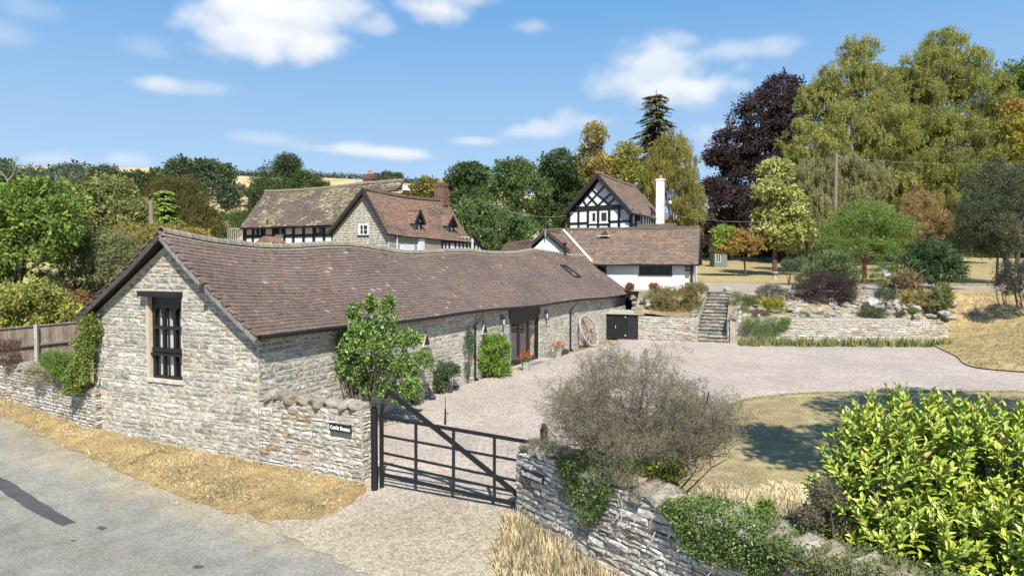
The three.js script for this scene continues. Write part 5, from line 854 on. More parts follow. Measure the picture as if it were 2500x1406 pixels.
  slope(bg, P3, [re, re2, k0, f0], { g: .17, w: .26, seed: 75, tone: (u, v, r) => { const k = .75 + r() * .45; return lvl([.25 * k, .165 * k, .12 * k]); } });
  slope(bg, P3, [le2, le, f0, k0], { g: .17, w: .26, seed: 77, tone: brown });
  P3.build(bg, 'roof_tile', 'roof_tiling', M.tileV, 290, 'brown and orange plain tiles');
  ridgeTiles(bg, f0, k0, toneMat([.2, .18, .16], M.coping));
  mesh('bargeboard', [beam(GP(1283, 611).addScaledVector(N, .24), GP(1334, 565).addScaledVector(N, .24), .06, .24)], M.darkWood, bg);
  mesh('bargeboard', [beam(GP(1334, 565).addScaledVector(N, .24), GP(1392, 613).addScaledVector(N, .24), .06, .24)], M.darkWood, bg);
  mesh('finial', [tube([GP(1334, 563).addScaledVector(N, .3), GP(1334, 578).addScaledVector(N, .3)], .05, 5)], M.concrete, bg);
  // lead valley between the two roofs
  { const n1 = r1.clone().sub(r0).cross(e0.clone().sub(r0)).normalize(); const va = onSlope(1376, 563), vb = onSlope(1446, 640); function onSlope(x, y) { const q = ray(x, y), o = V(0, CAM_Y, 0), dd = V(q[0], q[1], 1); const t = n1.dot(r0.clone().sub(o)) / n1.dot(dd); return o.addScaledVector(dd, t); } const nn = n1.y < 0 ? n1.clone().negate() : n1; mesh('lead_valley', [beam(va.addScaledVector(nn, .1), vb.addScaledVector(nn, .08), .17, .05, nn)], M.lead, bg); }
}
{ // low roofs glimpsed behind
  const o = thing('outbuilding', 'low dark tiled outbuilding roof behind the white cross gable', 'outbuilding'), P3 = new Pieces(), a = at(1222, 612, 49.5), b = at(1292, 612, 47.5), rr = at(1300, 583, 50), ra = at(1240, 592, 52);
  slope(o, P3, [a, b, rr, ra], { g: .2, w: .3, seed: 91, tone: brown }); P3.build(o, 'roof_tile', 'roof_tiling', M.tileV, 200); mesh('wall', [prism([a.clone().addScaledVector(UP, -.1), b.clone().addScaledVector(UP, -.1), b.clone().setY(2.5), a.clone().setY(2.5)], vec([.3, .95]).multiplyScalar(3))], M.white, o);
  const o2 = thing('outbuilding', 'low tiled roof ridge between the bungalow and the white chimney', 'outbuilding'), Q = new Pieces(), c = at(1500, 566, 56.5), d = at(1656, 566, 55.5), e = at(1652, 549, 57.5), f = at(1505, 551, 58.5);
  slope(o2, Q, [c, d, e, f], { g: .2, w: .3, seed: 93, tone: brown }); Q.build(o2, 'roof_tile', 'roof_tiling', M.tileV, 200); ridgeTiles(o2, f, e, toneMat([.2, .18, .16], M.coping)); mesh('wall', [prism([c.clone().addScaledVector(UP, -.1), d.clone().addScaledVector(UP, -.1), d.clone().setY(2.8), c.clone().setY(2.8)], vec([0, 1]).multiplyScalar(3))], M.white, o2);
}
// ───────────────────────── plants: kit ─────────────────────────
function leafBits(list, taper = .5) {                                        // list of {p, d (along), s (across), L, W}
  const pos = [], nor = [], n = new THREE.Vector3(), q = [new THREE.Vector3(), new THREE.Vector3(), new THREE.Vector3(), new THREE.Vector3()];
  for (const { p, d, s, L, W } of list) { n.crossVectors(d, s).normalize(); q[0].copy(p); q[1].copy(p).addScaledVector(d, L * taper).addScaledVector(s, W / 2).addScaledVector(n, L * .06); q[2].copy(p).addScaledVector(d, L).addScaledVector(n, -L * .1); q[3].copy(p).addScaledVector(d, L * taper).addScaledVector(s, -W / 2).addScaledVector(n, L * .06); for (const i of [0, 2, 1, 0, 3, 2]) { pos.push(q[i].x, q[i].y, q[i].z); nor.push(n.x, n.y, n.z); } }
  const g = new THREE.BufferGeometry(); g.setAttribute('position', new THREE.Float32BufferAttribute(pos, 3)); g.setAttribute('normal', new THREE.Float32BufferAttribute(nor, 3)); g.setAttribute('uv', new THREE.Float32BufferAttribute(new Float32Array(pos.length / 3 * 2), 2)); return g;
}
const rdir = r => { const z = r() * 2 - 1, a = r() * 6.2832, k = Math.sqrt(1 - z * z); return new THREE.Vector3(k * Math.cos(a), z, k * Math.sin(a)); };
function clumpGeo(n, L, W, seed, o = {}) {                                     // unit-radius clump of n leaves
  const r = rng(seed), out = [];
  for (let i = 0; i < n; i++) { const d = rdir(r), p = d.clone().multiplyScalar(.25 + r() * .6); if (o.flat) p.y *= o.flat; const dd = rdir(r).addScaledVector(d, 1.1); if (o.droop) dd.y -= o.droop; if (o.rise) dd.y += o.rise; dd.normalize(); const s = rdir(r); s.cross(dd).normalize(); out.push({ p, d: dd, s, L: L * (.7 + r() * .6), W: W * (.7 + r() * .6) }); }
  return leafBits(out);
}
function strandGeo(n, L, W, seed, len) { const r = rng(seed), out = []; for (let k = 0; k < 3; k++) { const ox = (r() - .5) * .9, oz = (r() - .5) * .9, l = len * (.6 + r() * .4); for (let i = 0; i < n; i++) { const t = i / n, p = new THREE.Vector3(ox + (r() - .5) * .3, -t * l, oz + (r() - .5) * .3), d = new THREE.Vector3(r() - .5, -.9, r() - .5).normalize(), s = rdir(r).cross(d).normalize(); out.push({ p, d, s, L: L * (.7 + r() * .6), W }); } } return leafBits(out); }
function sprayGeo(seed) { const r = rng(seed), out = []; for (let k = 0; k < 16; k++) { const t = k / 16, p = new THREE.Vector3((r() - .5) * .25, -t * t * .35, t * 1.3), d = new THREE.Vector3((k % 2 ? 1 : -1) * (.5 + r() * .5), -.25 - r() * .5, .5).normalize(), s = new THREE.Vector3(0, 1, .3).cross(d).normalize(); out.push({ p, d, s, L: .55 * (1.1 - t * .5), W: .16 }); } return leafBits(out); }
const GEO = {
  round: [0, 1, 2].map(i => clumpGeo(9, .62, .42, 70 + i)), fine: [0, 1, 2].map(i => clumpGeo(13, .42, .24, 80 + i)), weep: [0, 1, 2].map(i => strandGeo(11, .42, .17, 90 + i, 2.5)), flat: [0, 1, 2].map(i => clumpGeo(9, .7, .45, 60 + i, { flat: .35, droop: .3 })), spray: [0, 1, 2].map(i => sprayGeo(75 + i)),
  birch: [0, 1, 2, 3].map(i => i % 2 ? clumpGeo(16, .5, .24, 180 + i, { droop: .6 }) : strandGeo(11, .42, .17, 190 + i, 2.2)),
  needle: [0, 1, 2].map(i => clumpGeo(16, .8, .1, 85 + i, { rise: .3 })), spiky: [0, 1, 2].map(i => clumpGeo(12, .95, .14, 95 + i, { rise: 1.1 })),
};
const tmpM = new THREE.Matrix4(), tmpQ = new THREE.Quaternion(), tmpS = new THREE.Vector3(), tmpE = new THREE.Euler();
const placeM = (p, s, r, turnOnly) => { tmpE.set(turnOnly ? (r() - .5) * .35 : (r() - .5) * 2.4, r() * 6.283, turnOnly ? (r() - .5) * .35 : (r() - .5) * 2.4); tmpQ.setFromEuler(tmpE); const z = .55 + r() * r() * 1.1; tmpS.set(s * z * (.8 + r() * .4), s * z * (.8 + r() * .4), s * z * (.8 + r() * .4)); return new THREE.Matrix4().compose(p, tmpQ, tmpS); };
let nCopies = 0;
function foliage(parent, name, geos, mat, places, cols) { const k = geos.length; geos.forEach((g, i) => { const a = [], c = []; for (let j = i; j < places.length; j += k) { a.push(places[j]); c.push(cols[j]); } if (a.length) { instanced(name, g, mat, a, c, parent); nCopies += a.length; } }); }
const tintOf = (ts, r, j) => { const a = ts[r() * ts.length | 0], k = .78 + r() * .44 + (j || 0); return lin(a[0] * k, a[1] * k, a[2] * k); };
// leaves over ellipsoid lobes, gathered into boughs so that they shade one another
function crownOver(lobes, o, r) {                                              // lobes: [{c, r: Vector3}]
  const P = [], K = [], cr = o.clump;
  for (const { c, R } of lobes) {
    const area = 4 * Math.PI * Math.pow((Math.pow(R.x * R.y, 1.6) + Math.pow(R.x * R.z, 1.6) + Math.pow(R.y * R.z, 1.6)) / 3, 1 / 1.6), sub = (o.bough || .3) * Math.min(R.x, R.y), nb = Math.max(6, Math.round(area / (sub * sub) * .62));
    for (let b = 0; b < nb; b++) {
      const d = rdir(r); if (d.y < -.45 && r() < .6) d.y *= -1; const rr = .55 + .58 * Math.pow(r(), .75), bc = new THREE.Vector3(c.x + d.x * R.x * rr, c.y + d.y * R.y * rr, c.z + d.z * R.z * rr), bs = sub * (.5 + r() * r() * 1.3), jit = (r() - .5) * .42;
      const n = Math.max(2, Math.round((o.dens || 1) * 2.6 * bs * bs / (cr * cr)));
      for (let i = 0; i < n; i++) { const e = rdir(r), q = Math.pow(r(), .5); if (e.y < 0) e.y *= .6; const p = new THREE.Vector3(bc.x + e.x * bs * q, bc.y + e.y * bs * q * (o.squash || .75), bc.z + e.z * bs * q); if (o.minY !== undefined && p.y < o.minY) p.y = o.minY + r() * .2; P.push(placeM(p, cr, r, o.turn)); K.push(tintOf(o.tint, r, jit)); }
    }
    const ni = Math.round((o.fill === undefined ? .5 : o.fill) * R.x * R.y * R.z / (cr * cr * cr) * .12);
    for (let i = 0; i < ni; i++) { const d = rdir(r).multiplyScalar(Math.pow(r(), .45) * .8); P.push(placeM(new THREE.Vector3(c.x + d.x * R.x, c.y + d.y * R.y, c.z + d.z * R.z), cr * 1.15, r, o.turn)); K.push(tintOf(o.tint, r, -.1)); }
  }
  return [P, K];
}
const groundAt = (x, d) => x > 8 && d > 43 ? HT(x, d) : H0(x, d);
function limb(a, b, r0, r1, r, bend = .12) { const n = 5, pts = [], L = a.distanceTo(b), off = rdir(r).multiplyScalar(L * bend); for (let i = 0; i <= n; i++) { const t = i / n; pts.push(a.clone().lerp(b, t).addScaledVector(off, Math.sin(Math.PI * t))); } return tube(pts, r0, 6, r1); }
function tree(o) {
  const r = rng(o.seed), g = thing(o.name, o.label, o.cat || 'tree', o.group), k = o.D / F, lobes = o.lobes.map(([x, y, rx, ry, dd]) => { const rz = (rx + ry) / 2 * k * (o.deep || 1), c = at(x, y, o.D + (dd === undefined ? (r() - .5) * rz * 1.1 : dd)); return { c, R: new THREE.Vector3(rx * k * (o.grow || .95), ry * k * (o.grow || .95), Math.max(rz * .9, .2)) }; });
  const [bx] = o.base || [o.lobes[0][0]], p0 = at(bx, 640, o.D), base = V(p0.x, groundAt(p0.x, o.D) - .15, o.D), tr = o.tr || .25;
  let top = lobes[0].c.clone(); const lo = lobes.reduce((m, l) => Math.min(m, l.c.y - l.R.y), 1e9), fork = base.clone().lerp(top, o.fork || .35); if (fork.y < lo - .3 && !o.fork) fork.y = Math.min(lo + .2, lerp(base.y, top.y, .6));
  const gs = [limb(base, fork, tr, tr * .75, r, .03)];
  for (const l of lobes) { gs.push(limb(fork, l.c, tr * .55, tr * .12, r)); for (let i = 0; i < (o.twigs || 2); i++) { const d = rdir(r); if (d.y < 0) d.y *= -.5; gs.push(limb(l.c, l.c.clone().add(new THREE.Vector3(d.x * l.R.x * .85, d.y * l.R.y * .85, d.z * l.R.z * .85)), tr * .12, tr * .03, r)); } }
  for (const [x, y] of o.stems || []) { const q = at(x, 640, o.D), b = V(q.x, groundAt(q.x, o.D) - .1, o.D + (r() - .5)); gs.push(limb(b, lobes[r() * lobes.length | 0].c, tr * .6, tr * .15, r, .06)); }
  mesh('trunk', gs, o.bark || M.bark, g);
  const [P, K] = crownOver(lobes, o, r); foliage(g, 'crown', GEO[o.geo || 'round'], o.mat || M.leaf, P, K);
  if (o.extra) { const e = o.extra, [P2, K2] = crownOver(e.lobes.map(([x, y, rx, ry, dd]) => ({ c: at(x, y, o.D + (dd || 0)), R: new THREE.Vector3(rx * k, ry * k, (rx + ry) / 2 * k) })), { ...o, ...e }, r); foliage(g, 'crown', GEO[e.geo || o.geo || 'round'], o.mat || M.leaf, P2, K2); }
  return g;
}
function conifer(o) {                                                            // whorled boughs along a straight stem
  const r = rng(o.seed), g = thing(o.name, o.label, 'tree', o.group), top = at(o.px, o.top, o.D), b = V(top.x, groundAt(top.x, o.D) - .2, o.D), Hh = top.y - b.y, P = [], K = [], lowY = at(o.px, o.low, o.D).y, kk = o.D / F;
  mesh('trunk', [tube([b, b.clone().lerp(top, .5), top], o.tr || .3, 7, .03)], M.bark, g);
  const bs = []; const n = o.n || 26;
  for (let i = 0; i < n; i++) { const t = i / n, y = lerp(lowY, top.y - .2, t), R = o.rw * kk * Math.pow(1 - t, .8) * (.55 + r() * .65) + .15, nb = 5 + (1 - t) * 4 | 0; for (let j = 0; j < nb; j++) { const a = j / nb * 6.283 + r() * .8, L = R * (o.ragged ? .5 + r() * .9 : .75 + r() * .4), d = new THREE.Vector3(Math.cos(a), 0, Math.sin(a)), s = V(b.x, y + (r() - .5) * .3, o.D), e = s.clone().addScaledVector(d, L).addScaledVector(UP, -L * (o.droop || .25) + (r() - .5) * .15); bs.push(tube([s, e], .04, 4, .01)); const m = Math.max(3, Math.round(L / (o.clump * .42))); for (let q = 0; q < m; q++) { const u = (q + .6) / m, p = s.clone().lerp(e, u); tmpQ.setFromAxisAngle(UP, -a + Math.PI / 2 + (r() - .5) * .9); tmpS.setScalar(o.clump * (1.15 - u * .4) * (.75 + r() * .5)); P.push(new THREE.Matrix4().compose(p, tmpQ, tmpS)); K.push(tintOf(o.tint, r)); } } }
  mesh('branch', bs, M.bark, g); foliage(g, 'crown', GEO.spray, M.needle, P, K); return g;
}
function shrub(o) {                                                               // low plant standing on ground at pixel base
  const r = rng(o.seed), k = o.D / F, g = thing(o.name, o.label, o.cat || 'shrub', o.group), lobes = o.lobes.map(([x, y, rx, ry, dd]) => ({ c: at(x, y, o.D + (dd || 0)), R: new THREE.Vector3(rx * k, ry * k, (rx + ry) / 2 * k * (o.deep || 1)) }));
  const gy = o.gy !== undefined ? o.gy : groundAt(lobes[0].c.x, o.D), gs = [];
  for (const l of lobes) for (let i = 0; i < 4; i++) { const b = new THREE.Vector3(l.c.x + (r() - .5) * l.R.x * .7, gy - .1, l.c.z + (r() - .5) * l.R.z * .5); gs.push(limb(b, l.c.clone().add(new THREE.Vector3((r() - .5) * l.R.x, l.R.y * .5 * r(), (r() - .5) * l.R.z)), .03 + l.R.x * .01, .008, r)); }
  mesh('stem', gs, o.bark || M.bark, g);
  const [P, K] = crownOver(lobes, { minY: gy, ...o }, r); foliage(g, 'foliage', GEO[o.geo || 'fine'], o.mat || M.leaf, P, K);
  if (o.flowers) { const f = o.flowers, P2 = [], K2 = []; for (let i = 0; i < f.n; i++) { const l = lobes[r() * lobes.length | 0], d = rdir(r); d.y = Math.abs(d.y) * .8 + .2; P2.push(placeM(new THREE.Vector3(l.c.x + d.x * l.R.x, l.c.y + d.y * l.R.y * 1.05, l.c.z + Math.abs(d.z) * l.R.z), f.s, r)); K2.push(tintOf(f.tint, r)); } foliage(g, 'flowers', [GEO.fine[0]], M.petal, P2, K2); }
  return g;
}
// grass
const bladeGeo = (n, h, w, seed, lean) => { const r = rng(seed), out = []; for (let i = 0; i < n; i++) { const a = r() * 6.283, k = lean * (.3 + r()), d = new THREE.Vector3(Math.cos(a) * k, 1, Math.sin(a) * k).normalize(), s = new THREE.Vector3(-Math.sin(a), 0, Math.cos(a)); out.push({ p: new THREE.Vector3((r() - .5) * .5, 0, (r() - .5) * .5), d, s, L: h * (.5 + r() * .7), W: w }); } return leafBits(out, .35); };
const GRASS = { short: [0, 1, 2].map(i => bladeGeo(7, 1, .16, 20 + i, 1.1)), tall: [0, 1, 2].map(i => bladeGeo(9, 1, .028, 30 + i, .8)), iris: [0, 1].map(i => bladeGeo(9, 1, .12, 40 + i, .5)) };
const inPoly = (x, y, P) => { let c = false; for (let i = 0, j = P.length - 1; i < P.length; j = i++) { const [xi, yi] = P[i], [xj, yj] = P[j]; if ((yi > y) !== (yj > y) && x < (xj - xi) * (y - yi) / (yj - yi) + xi) c = !c; } return c; };
function grass(name, label, poly, per, hf, s, geo, tint, seed, keep) {
  let x0 = 1e9, x1 = -1e9, d0 = 1e9, d1 = -1e9; for (const [x, d] of poly) { x0 = Math.min(x0, x); x1 = Math.max(x1, x); d0 = Math.min(d0, d); d1 = Math.max(d1, d); }
  const r = rng(seed), P = [], K = [], n = (x1 - x0) * (d1 - d0) * per;
  for (let i = 0; i < n; i++) { const x = lerp(x0, x1, r()), d = lerp(d0, d1, r()); if (!inPoly(x, d, poly) || Math.abs(x) > d * .76 + .5) continue; const kp = keep ? keep(x, d, r) : 1; if (!kp) continue; tmpE.set((r() - .5) * .4, r() * 6.283, (r() - .5) * .4); tmpQ.setFromEuler(tmpE); const h = s * (.55 + r() * .8) * kp; tmpS.set(s * (.7 + r() * .6), h, s * (.7 + r() * .6)); P.push(new THREE.Matrix4().compose(V(x, hf(x, d) - .01, d), tmpQ, tmpS)); K.push(tintOf(tint, r, (patch(x, d, seed, .8) - .5) * .8)); }
  const g = new THREE.Group(); g.name = numbered(name); scene.add(g); tag(g, label, 'grass', null, 'stuff'); foliage(g, 'blades', geo, M.grassBlade, P, K);
}
// ───────────────────────── trees ─────────────────────────
const gT = 'trees behind the garden', gL = 'trees and bushes left of the barn';
const Cc = { bright: [[0.172, 0.275, 0.033], [0.224, 0.325, 0.05], [0.132, 0.213, 0.028]], pale: [[0.224, 0.237, 0.066], [0.264, 0.275, 0.083], [0.172, 0.194, 0.055]], brownG: [[0.112, 0.106, 0.022], [0.158, 0.119, 0.028], [0.079, 0.088, 0.02]], greyG: [[0.211, 0.231, 0.094], [0.251, 0.25, 0.11], [0.158, 0.188, 0.077]], gold: [[0.396, 0.312, 0.061], [0.343, 0.3, 0.066], [0.436, 0.325, 0.077]], dark: [[0.059, 0.1, 0.024], [0.079, 0.125, 0.033], [0.046, 0.077, 0.022]], mid: [[0.099, 0.156, 0.039], [0.125, 0.188, 0.044], [0.079, 0.125, 0.033]], blueG: [[0.092, 0.131, 0.066], [0.112, 0.15, 0.072], [0.073, 0.106, 0.055]] };
tree({ name: 'broadleaf_tree', label: 'bright green leafy tree beyond the fence with several pale stems', D: 32, seed: 1, base: [25], lobes: [[45, 525, 95, 70], [125, 545, 80, 70], [60, 610, 95, 60], [150, 610, 50, 50], [-40, 590, 70, 90], [90, 490, 60, 42], [0, 660, 40, 35]], stems: [[10], [45], [60]], tr: .22, clump: .3, dens: 1.1, bough: .34, tint: [[.16, .25, .035], [.23, .31, .055], [.10, .165, .025], [.27, .33, .07]], fill: .25, grow: 1.05, group: gL });
tree({ name: 'lime_tree', label: 'rounded pale green tree beside the plain pole', D: 50, seed: 2, lobes: [[272, 488, 72, 55], [228, 545, 58, 60], [318, 548, 55, 60], [270, 600, 85, 55], [190, 500, 40, 45]], clump: .36, dens: 1.1, bough: .24, tint: Cc.pale, group: gL });
tree({ name: 'yew_tree', label: 'broad brownish yew behind the slender green sapling', D: 64, seed: 3, lobes: [[425, 475, 75, 45], [380, 520, 55, 50], [465, 520, 55, 50], [425, 560, 100, 45], [505, 545, 35, 40]], clump: .36, dens: 1.2, geo: 'fine', bough: .22, tint: Cc.brownG, group: gL });
conifer({ name: 'sapling', label: 'slender light green conifer sapling beside the plain pole', px: 397, top: 452, low: 545, D: 53, seed: 4, rw: 34, n: 14, clump: .5, tint: [[0.195, 0.281, 0.044], [0.156, 0.232, 0.033]], tr: .1, droop: .1, group: gL });
tree({ name: 'olive_bush', label: 'large grey green bush against the barn roof verge', cat: 'bush', D: 33, seed: 5, lobes: [[185, 640, 55, 55], [245, 620, 55, 55], [285, 660, 50, 55], [210, 690, 60, 50], [300, 610, 40, 40], [240, 720, 50, 40]], clump: .24, dens: 1.2, bough: .28, geo: 'fine', tint: Cc.greyG, tr: .08, group: gL });
tree({ name: 'golden_bush', label: 'yellow green bush behind the barn gable apex', cat: 'bush', D: 37, seed: 6, lobes: [[315, 590, 38, 42], [350, 605, 40, 45], [310, 640, 40, 40], [380, 580, 35, 32], [420, 575, 40, 25], [470, 580, 40, 18]], clump: .24, dens: 1.2, geo: 'fine', tint: [[0.312, 0.281, 0.055], [0.247, 0.244, 0.044], [0.377, 0.268, 0.066]], tr: .07, group: gL });
tree({ name: 'laurel_hedge', label: 'yellow leaved hedge behind the board fence', cat: 'hedge', D: 29.5, seed: 7, lobes: [[25, 745, 55, 45], [85, 735, 55, 45], [140, 750, 45, 40], [-30, 755, 50, 45], [60, 780, 100, 30], [170, 765, 26, 30]], clump: .2, dens: 1.3, tint: [[.37, .36, .075], [.44, .42, .11], [.27, .29, .06], [.22, .27, .05]], tr: .06, group: gL });
tree({ name: 'round_bush', label: 'dark green clipped round bush behind the yellow hedge', cat: 'bush', D: 32, seed: 8, lobes: [[112, 690, 38, 30]], clump: .16, dens: 1.4, geo: 'fine', bough: .2, tint: Cc.mid, tr: .06, group: gL });
tree({ name: 'rusty_bush', label: 'reddish brown bush at the end of the board fence', cat: 'bush', D: 30, seed: 9, lobes: [[178, 755, 22, 30], [195, 735, 18, 24]], clump: .17, dens: 1, geo: 'fine', tint: [[0.221, 0.122, 0.055], [0.26, 0.183, 0.066]], tr: .04, group: gL });
tree({ name: 'ash_tree', label: 'tall thin crowned grey green trees on the skyline by the stubble field', D: 98, seed: 10, lobes: [[440, 412, 32, 20], [500, 415, 34, 20], [545, 425, 26, 20], [480, 445, 60, 28], [530, 465, 38, 40], [555, 485, 22, 30], [420, 440, 30, 25]], clump: .55, dens: .8, bough: .24, fill: .2, tint: Cc.blueG, tr: .3, twigs: 4, group: gL });
[[170, 470, 55, 26, 90, 'mid'], [330, 445, 45, 22, 105, 'dark'], [60, 470, 60, 30, 100, 'blueG'], [255, 428, 35, 20, 120, 'blueG'], [390, 440, 38, 22, 112, 'dark'], [-20, 450, 50, 40, 95, 'dark']].forEach(([x, y, rx, ry, D, c], i) => tree({ name: 'hillside_tree', label: ['dark green tree at the foot of the wooded hill', 'blackish green tree between pale tree and yew', 'bluish green tree under the bare branches', 'small bluish tree below the wooded skyline', 'dark tree beneath the thin crowned trees', 'dark green tree beside the bare branches'][i], D, seed: 20 + i, lobes: [[x, y, rx, ry], [x - rx * .5, y + ry * .7, rx * .8, ry], [x + rx * .5, y + ry * .8, rx * .8, ry]], clump: .55, dens: 1, bough: .26, tint: Cc[c], group: gL }));
tree({ name: 'hedge', label: 'dense dark green hedge beside the farmhouse end wall', cat: 'hedge', D: 70, seed: 30, lobes: [[510, 545, 35, 28], [555, 548, 38, 28], [590, 545, 25, 30], [520, 575, 60, 20]], clump: .34, dens: 1.2, geo: 'fine', bough: .25, tint: Cc.mid, group: gL });
tree({ name: 'yew_tree', label: 'dark conical yew behind the mossy farmhouse roof', D: 69, seed: 31, lobes: [[702, 402, 30, 22], [690, 440, 62, 40], [742, 450, 45, 32], [648, 470, 45, 38], [638, 505, 38, 28], [778, 460, 24, 14], [690, 480, 80, 35]], clump: .42, dens: 1.3, bough: .26, geo: 'fine', tint: [[0.065, 0.1, 0.024], [0.085, 0.122, 0.028], [0.052, 0.081, 0.02]], group: gT });
tree({ name: 'field_maple', label: 'yellowing tree behind the red brick chimney', D: 78, seed: 32, lobes: [[1045, 458, 38, 22], [1020, 475, 40, 18], [1062, 480, 30, 18]], clump: .4, dens: 1, tint: [[0.234, 0.22, 0.044], [0.156, 0.183, 0.044], [0.325, 0.244, 0.055]], group: gT });
tree({ name: 'oak_tree', label: 'dark domed tree behind the farmhouse chimney', D: 96, seed: 33, lobes: [[1147, 430, 50, 30], [1120, 470, 42, 40], [1172, 470, 45, 45], [1140, 500, 50, 40]], clump: .5, dens: 1.2, bough: .24, tint: Cc.dark, group: gT });
tree({ name: 'oak_tree', label: 'mid green tree between two darker domed trees', D: 86, seed: 34, lobes: [[1252, 428, 55, 38], [1225, 480, 55, 50], [1290, 480, 50, 55], [1275, 540, 55, 50]], clump: .46, dens: 1.2, bough: .24, tint: Cc.mid, group: gT });
tree({ name: 'oak_tree', label: 'dark tall tree beside the golden tree', D: 91, seed: 35, lobes: [[1368, 408, 45, 36], [1338, 445, 48, 50], [1388, 465, 38, 60], [1345, 530, 50, 60], [1390, 545, 40, 50]], clump: .48, dens: 1.2, bough: .24, tint: Cc.dark, group: gT });
tree({ name: 'apple_tree', label: 'spreading mid green tree close behind the farmhouse lean-to', D: 64, seed: 36, lobes: [[1160, 528, 55, 40], [1220, 555, 65, 45], [1180, 590, 60, 30], [1265, 565, 45, 42], [1125, 555, 30, 40], [1240, 600, 50, 25]], clump: .34, dens: 1.2, bough: .25, tint: [[0.111, 0.171, 0.05], [0.137, 0.201, 0.055], [0.085, 0.134, 0.039]], group: gT });
tree({ name: 'golden_tree', label: 'tall olive gold tree behind the timber framed gable', D: 93, seed: 37, lobes: [[1452, 335, 30, 34], [1440, 395, 38, 40], [1478, 420, 40, 40], [1420, 450, 38, 50], [1402, 505, 26, 45], [1470, 470, 40, 50]], clump: .46, dens: 1, bough: .26, tint: [[0.338, 0.256, 0.055], [0.273, 0.232, 0.055], [0.39, 0.293, 0.077]], group: gT });
tree({ name: 'golden_tree', label: 'yellow green tree between the golden tree and the spruce', D: 91, seed: 38, lobes: [[1532, 388, 34, 36], [1515, 430, 40, 40], [1550, 440, 36, 40], [1570, 490, 40, 40]], clump: .42, dens: 1.1, tint: [[0.351, 0.329, 0.05], [0.299, 0.305, 0.055], [0.26, 0.244, 0.044]], group: gT });
conifer({ name: 'spruce_tree', label: 'dark ragged spruce standing above the yellow trees', px: 1603, top: 218, low: 420, D: 97, seed: 39, rw: 70, n: 21, ragged: true, clump: 1.1, tint: [[0.098, 0.098, 0.031], [0.078, 0.083, 0.028], [0.124, 0.11, 0.033]], tr: .3, droop: .34, group: gT });
tree({ name: 'weeping_birch', label: 'olive weeping birch behind the white chimney', D: 85, seed: 40, lobes: [[1642, 355, 42, 34], [1612, 420, 42, 65], [1668, 410, 36, 55], [1640, 485, 65, 70], [1690, 505, 35, 60], [1655, 560, 60, 30]], clump: .38, dens: .8, geo: 'weep', turn: true, bough: .28, fill: .15, tint: [[0.26, 0.232, 0.044], [0.221, 0.213, 0.044], [0.312, 0.256, 0.055]], bark: M.barkPale, group: gT });
tree({ name: 'copper_beech', label: 'dark purple copper beech beside the large birches', D: 99, seed: 41, lobes: [[1905, 225, 48, 36], [1858, 285, 60, 50], [1930, 300, 50, 65], [1805, 360, 55, 45], [1872, 385, 75, 65], [1762, 385, 40, 20], [1830, 455, 85, 65], [1915, 460, 60, 80], [1788, 500, 50, 45], [1850, 560, 85, 60], [1925, 570, 60, 60], [1745, 460, 30, 20], [1770, 580, 50, 50]], clump: .5, dens: 1.5, bough: .24, fill: .6, grow: 1.08, tint: [[.055, .033, .033], [.075, .043, .04], [.042, .028, .028]], tr: .5, twigs: 4, group: gT });
const birchT = [[.29, .295, .07], [.35, .335, .095], [.22, .24, .055]];
tree({ name: 'silver_birch', label: 'huge olive green birch beside the copper beech', D: 87, seed: 42, base: [2100], lobes: [[2098, 135, 42, 46], [2060, 195, 60, 50], [2135, 225, 60, 65], [2018, 255, 50, 60], [1990, 360, 65, 70], [2080, 325, 85, 75], [2160, 320, 70, 85], [2050, 450, 95, 80], [2150, 455, 80, 80], [1985, 470, 50, 65], [2080, 540, 90, 60], [1975, 250, 30, 40], [2180, 560, 60, 50]], clump: .40, dens: 1.45, geo: 'birch', turn: true, bough: .3, fill: .35, grow: 1.0, tint: birchT, bark: M.barkPale, tr: .38, twigs: 3, group: gT });
tree({ name: 'silver_birch', label: 'huge spreading birch with pale forked trunk beside the dark apple tree', D: 90, seed: 43, base: [2280], lobes: [[2310, 112, 50, 40], [2268, 165, 55, 50], [2350, 175, 55, 60], [2235, 235, 60, 65], [2405, 235, 60, 60], [2320, 265, 85, 75], [2258, 355, 80, 85], [2362, 370, 85, 85], [2430, 350, 50, 85], [2300, 470, 95, 85], [2400, 480, 70, 85], [2220, 450, 55, 85], [2345, 560, 90, 50]], clump: .41, dens: 1.45, geo: 'birch', turn: true, bough: .3, fill: .35, grow: 1.0, tint: [[.27, .285, .06], [.33, .325, .08], [.20, .23, .05]], bark: M.barkPale, tr: .42, twigs: 3, group: gT });
tree({ name: 'silver_birch', label: 'yellowish birch filling the dip between the two huge birches', D: 94, seed: 143, base: [2195], lobes: [[2190, 205, 52, 42], [2205, 290, 65, 65], [2150, 370, 60, 65], [2230, 390, 65, 75], [2190, 480, 80, 70]], clump: .42, dens: 1.3, geo: 'birch', turn: true, bough: .3, fill: .4, tint: [[.27, .27, .06], [.33, .31, .08], [.2, .22, .045]], bark: M.barkPale, tr: .3, group: gT });
tree({ name: 'alder_tree', label: 'dark green tree glimpsed between the two huge birches', D: 108, seed: 44, lobes: [[2205, 280, 60, 70], [2200, 400, 70, 90], [2130, 500, 80, 80], [2260, 540, 80, 60]], clump: .6, dens: 1, tint: Cc.dark, tr: .4, group: gT });
tree({ name: 'lime_tree', label: 'bright green tree at the edge of the huge birches', D: 104, seed: 45, lobes: [[2470, 190, 45, 34], [2495, 250, 50, 60], [2470, 340, 40, 60], [2540, 200, 60, 60], [2550, 330, 70, 90]], clump: .55, dens: 1.1, tint: [[0.13, 0.195, 0.033], [0.098, 0.152, 0.028]], tr: .4, group: gT });
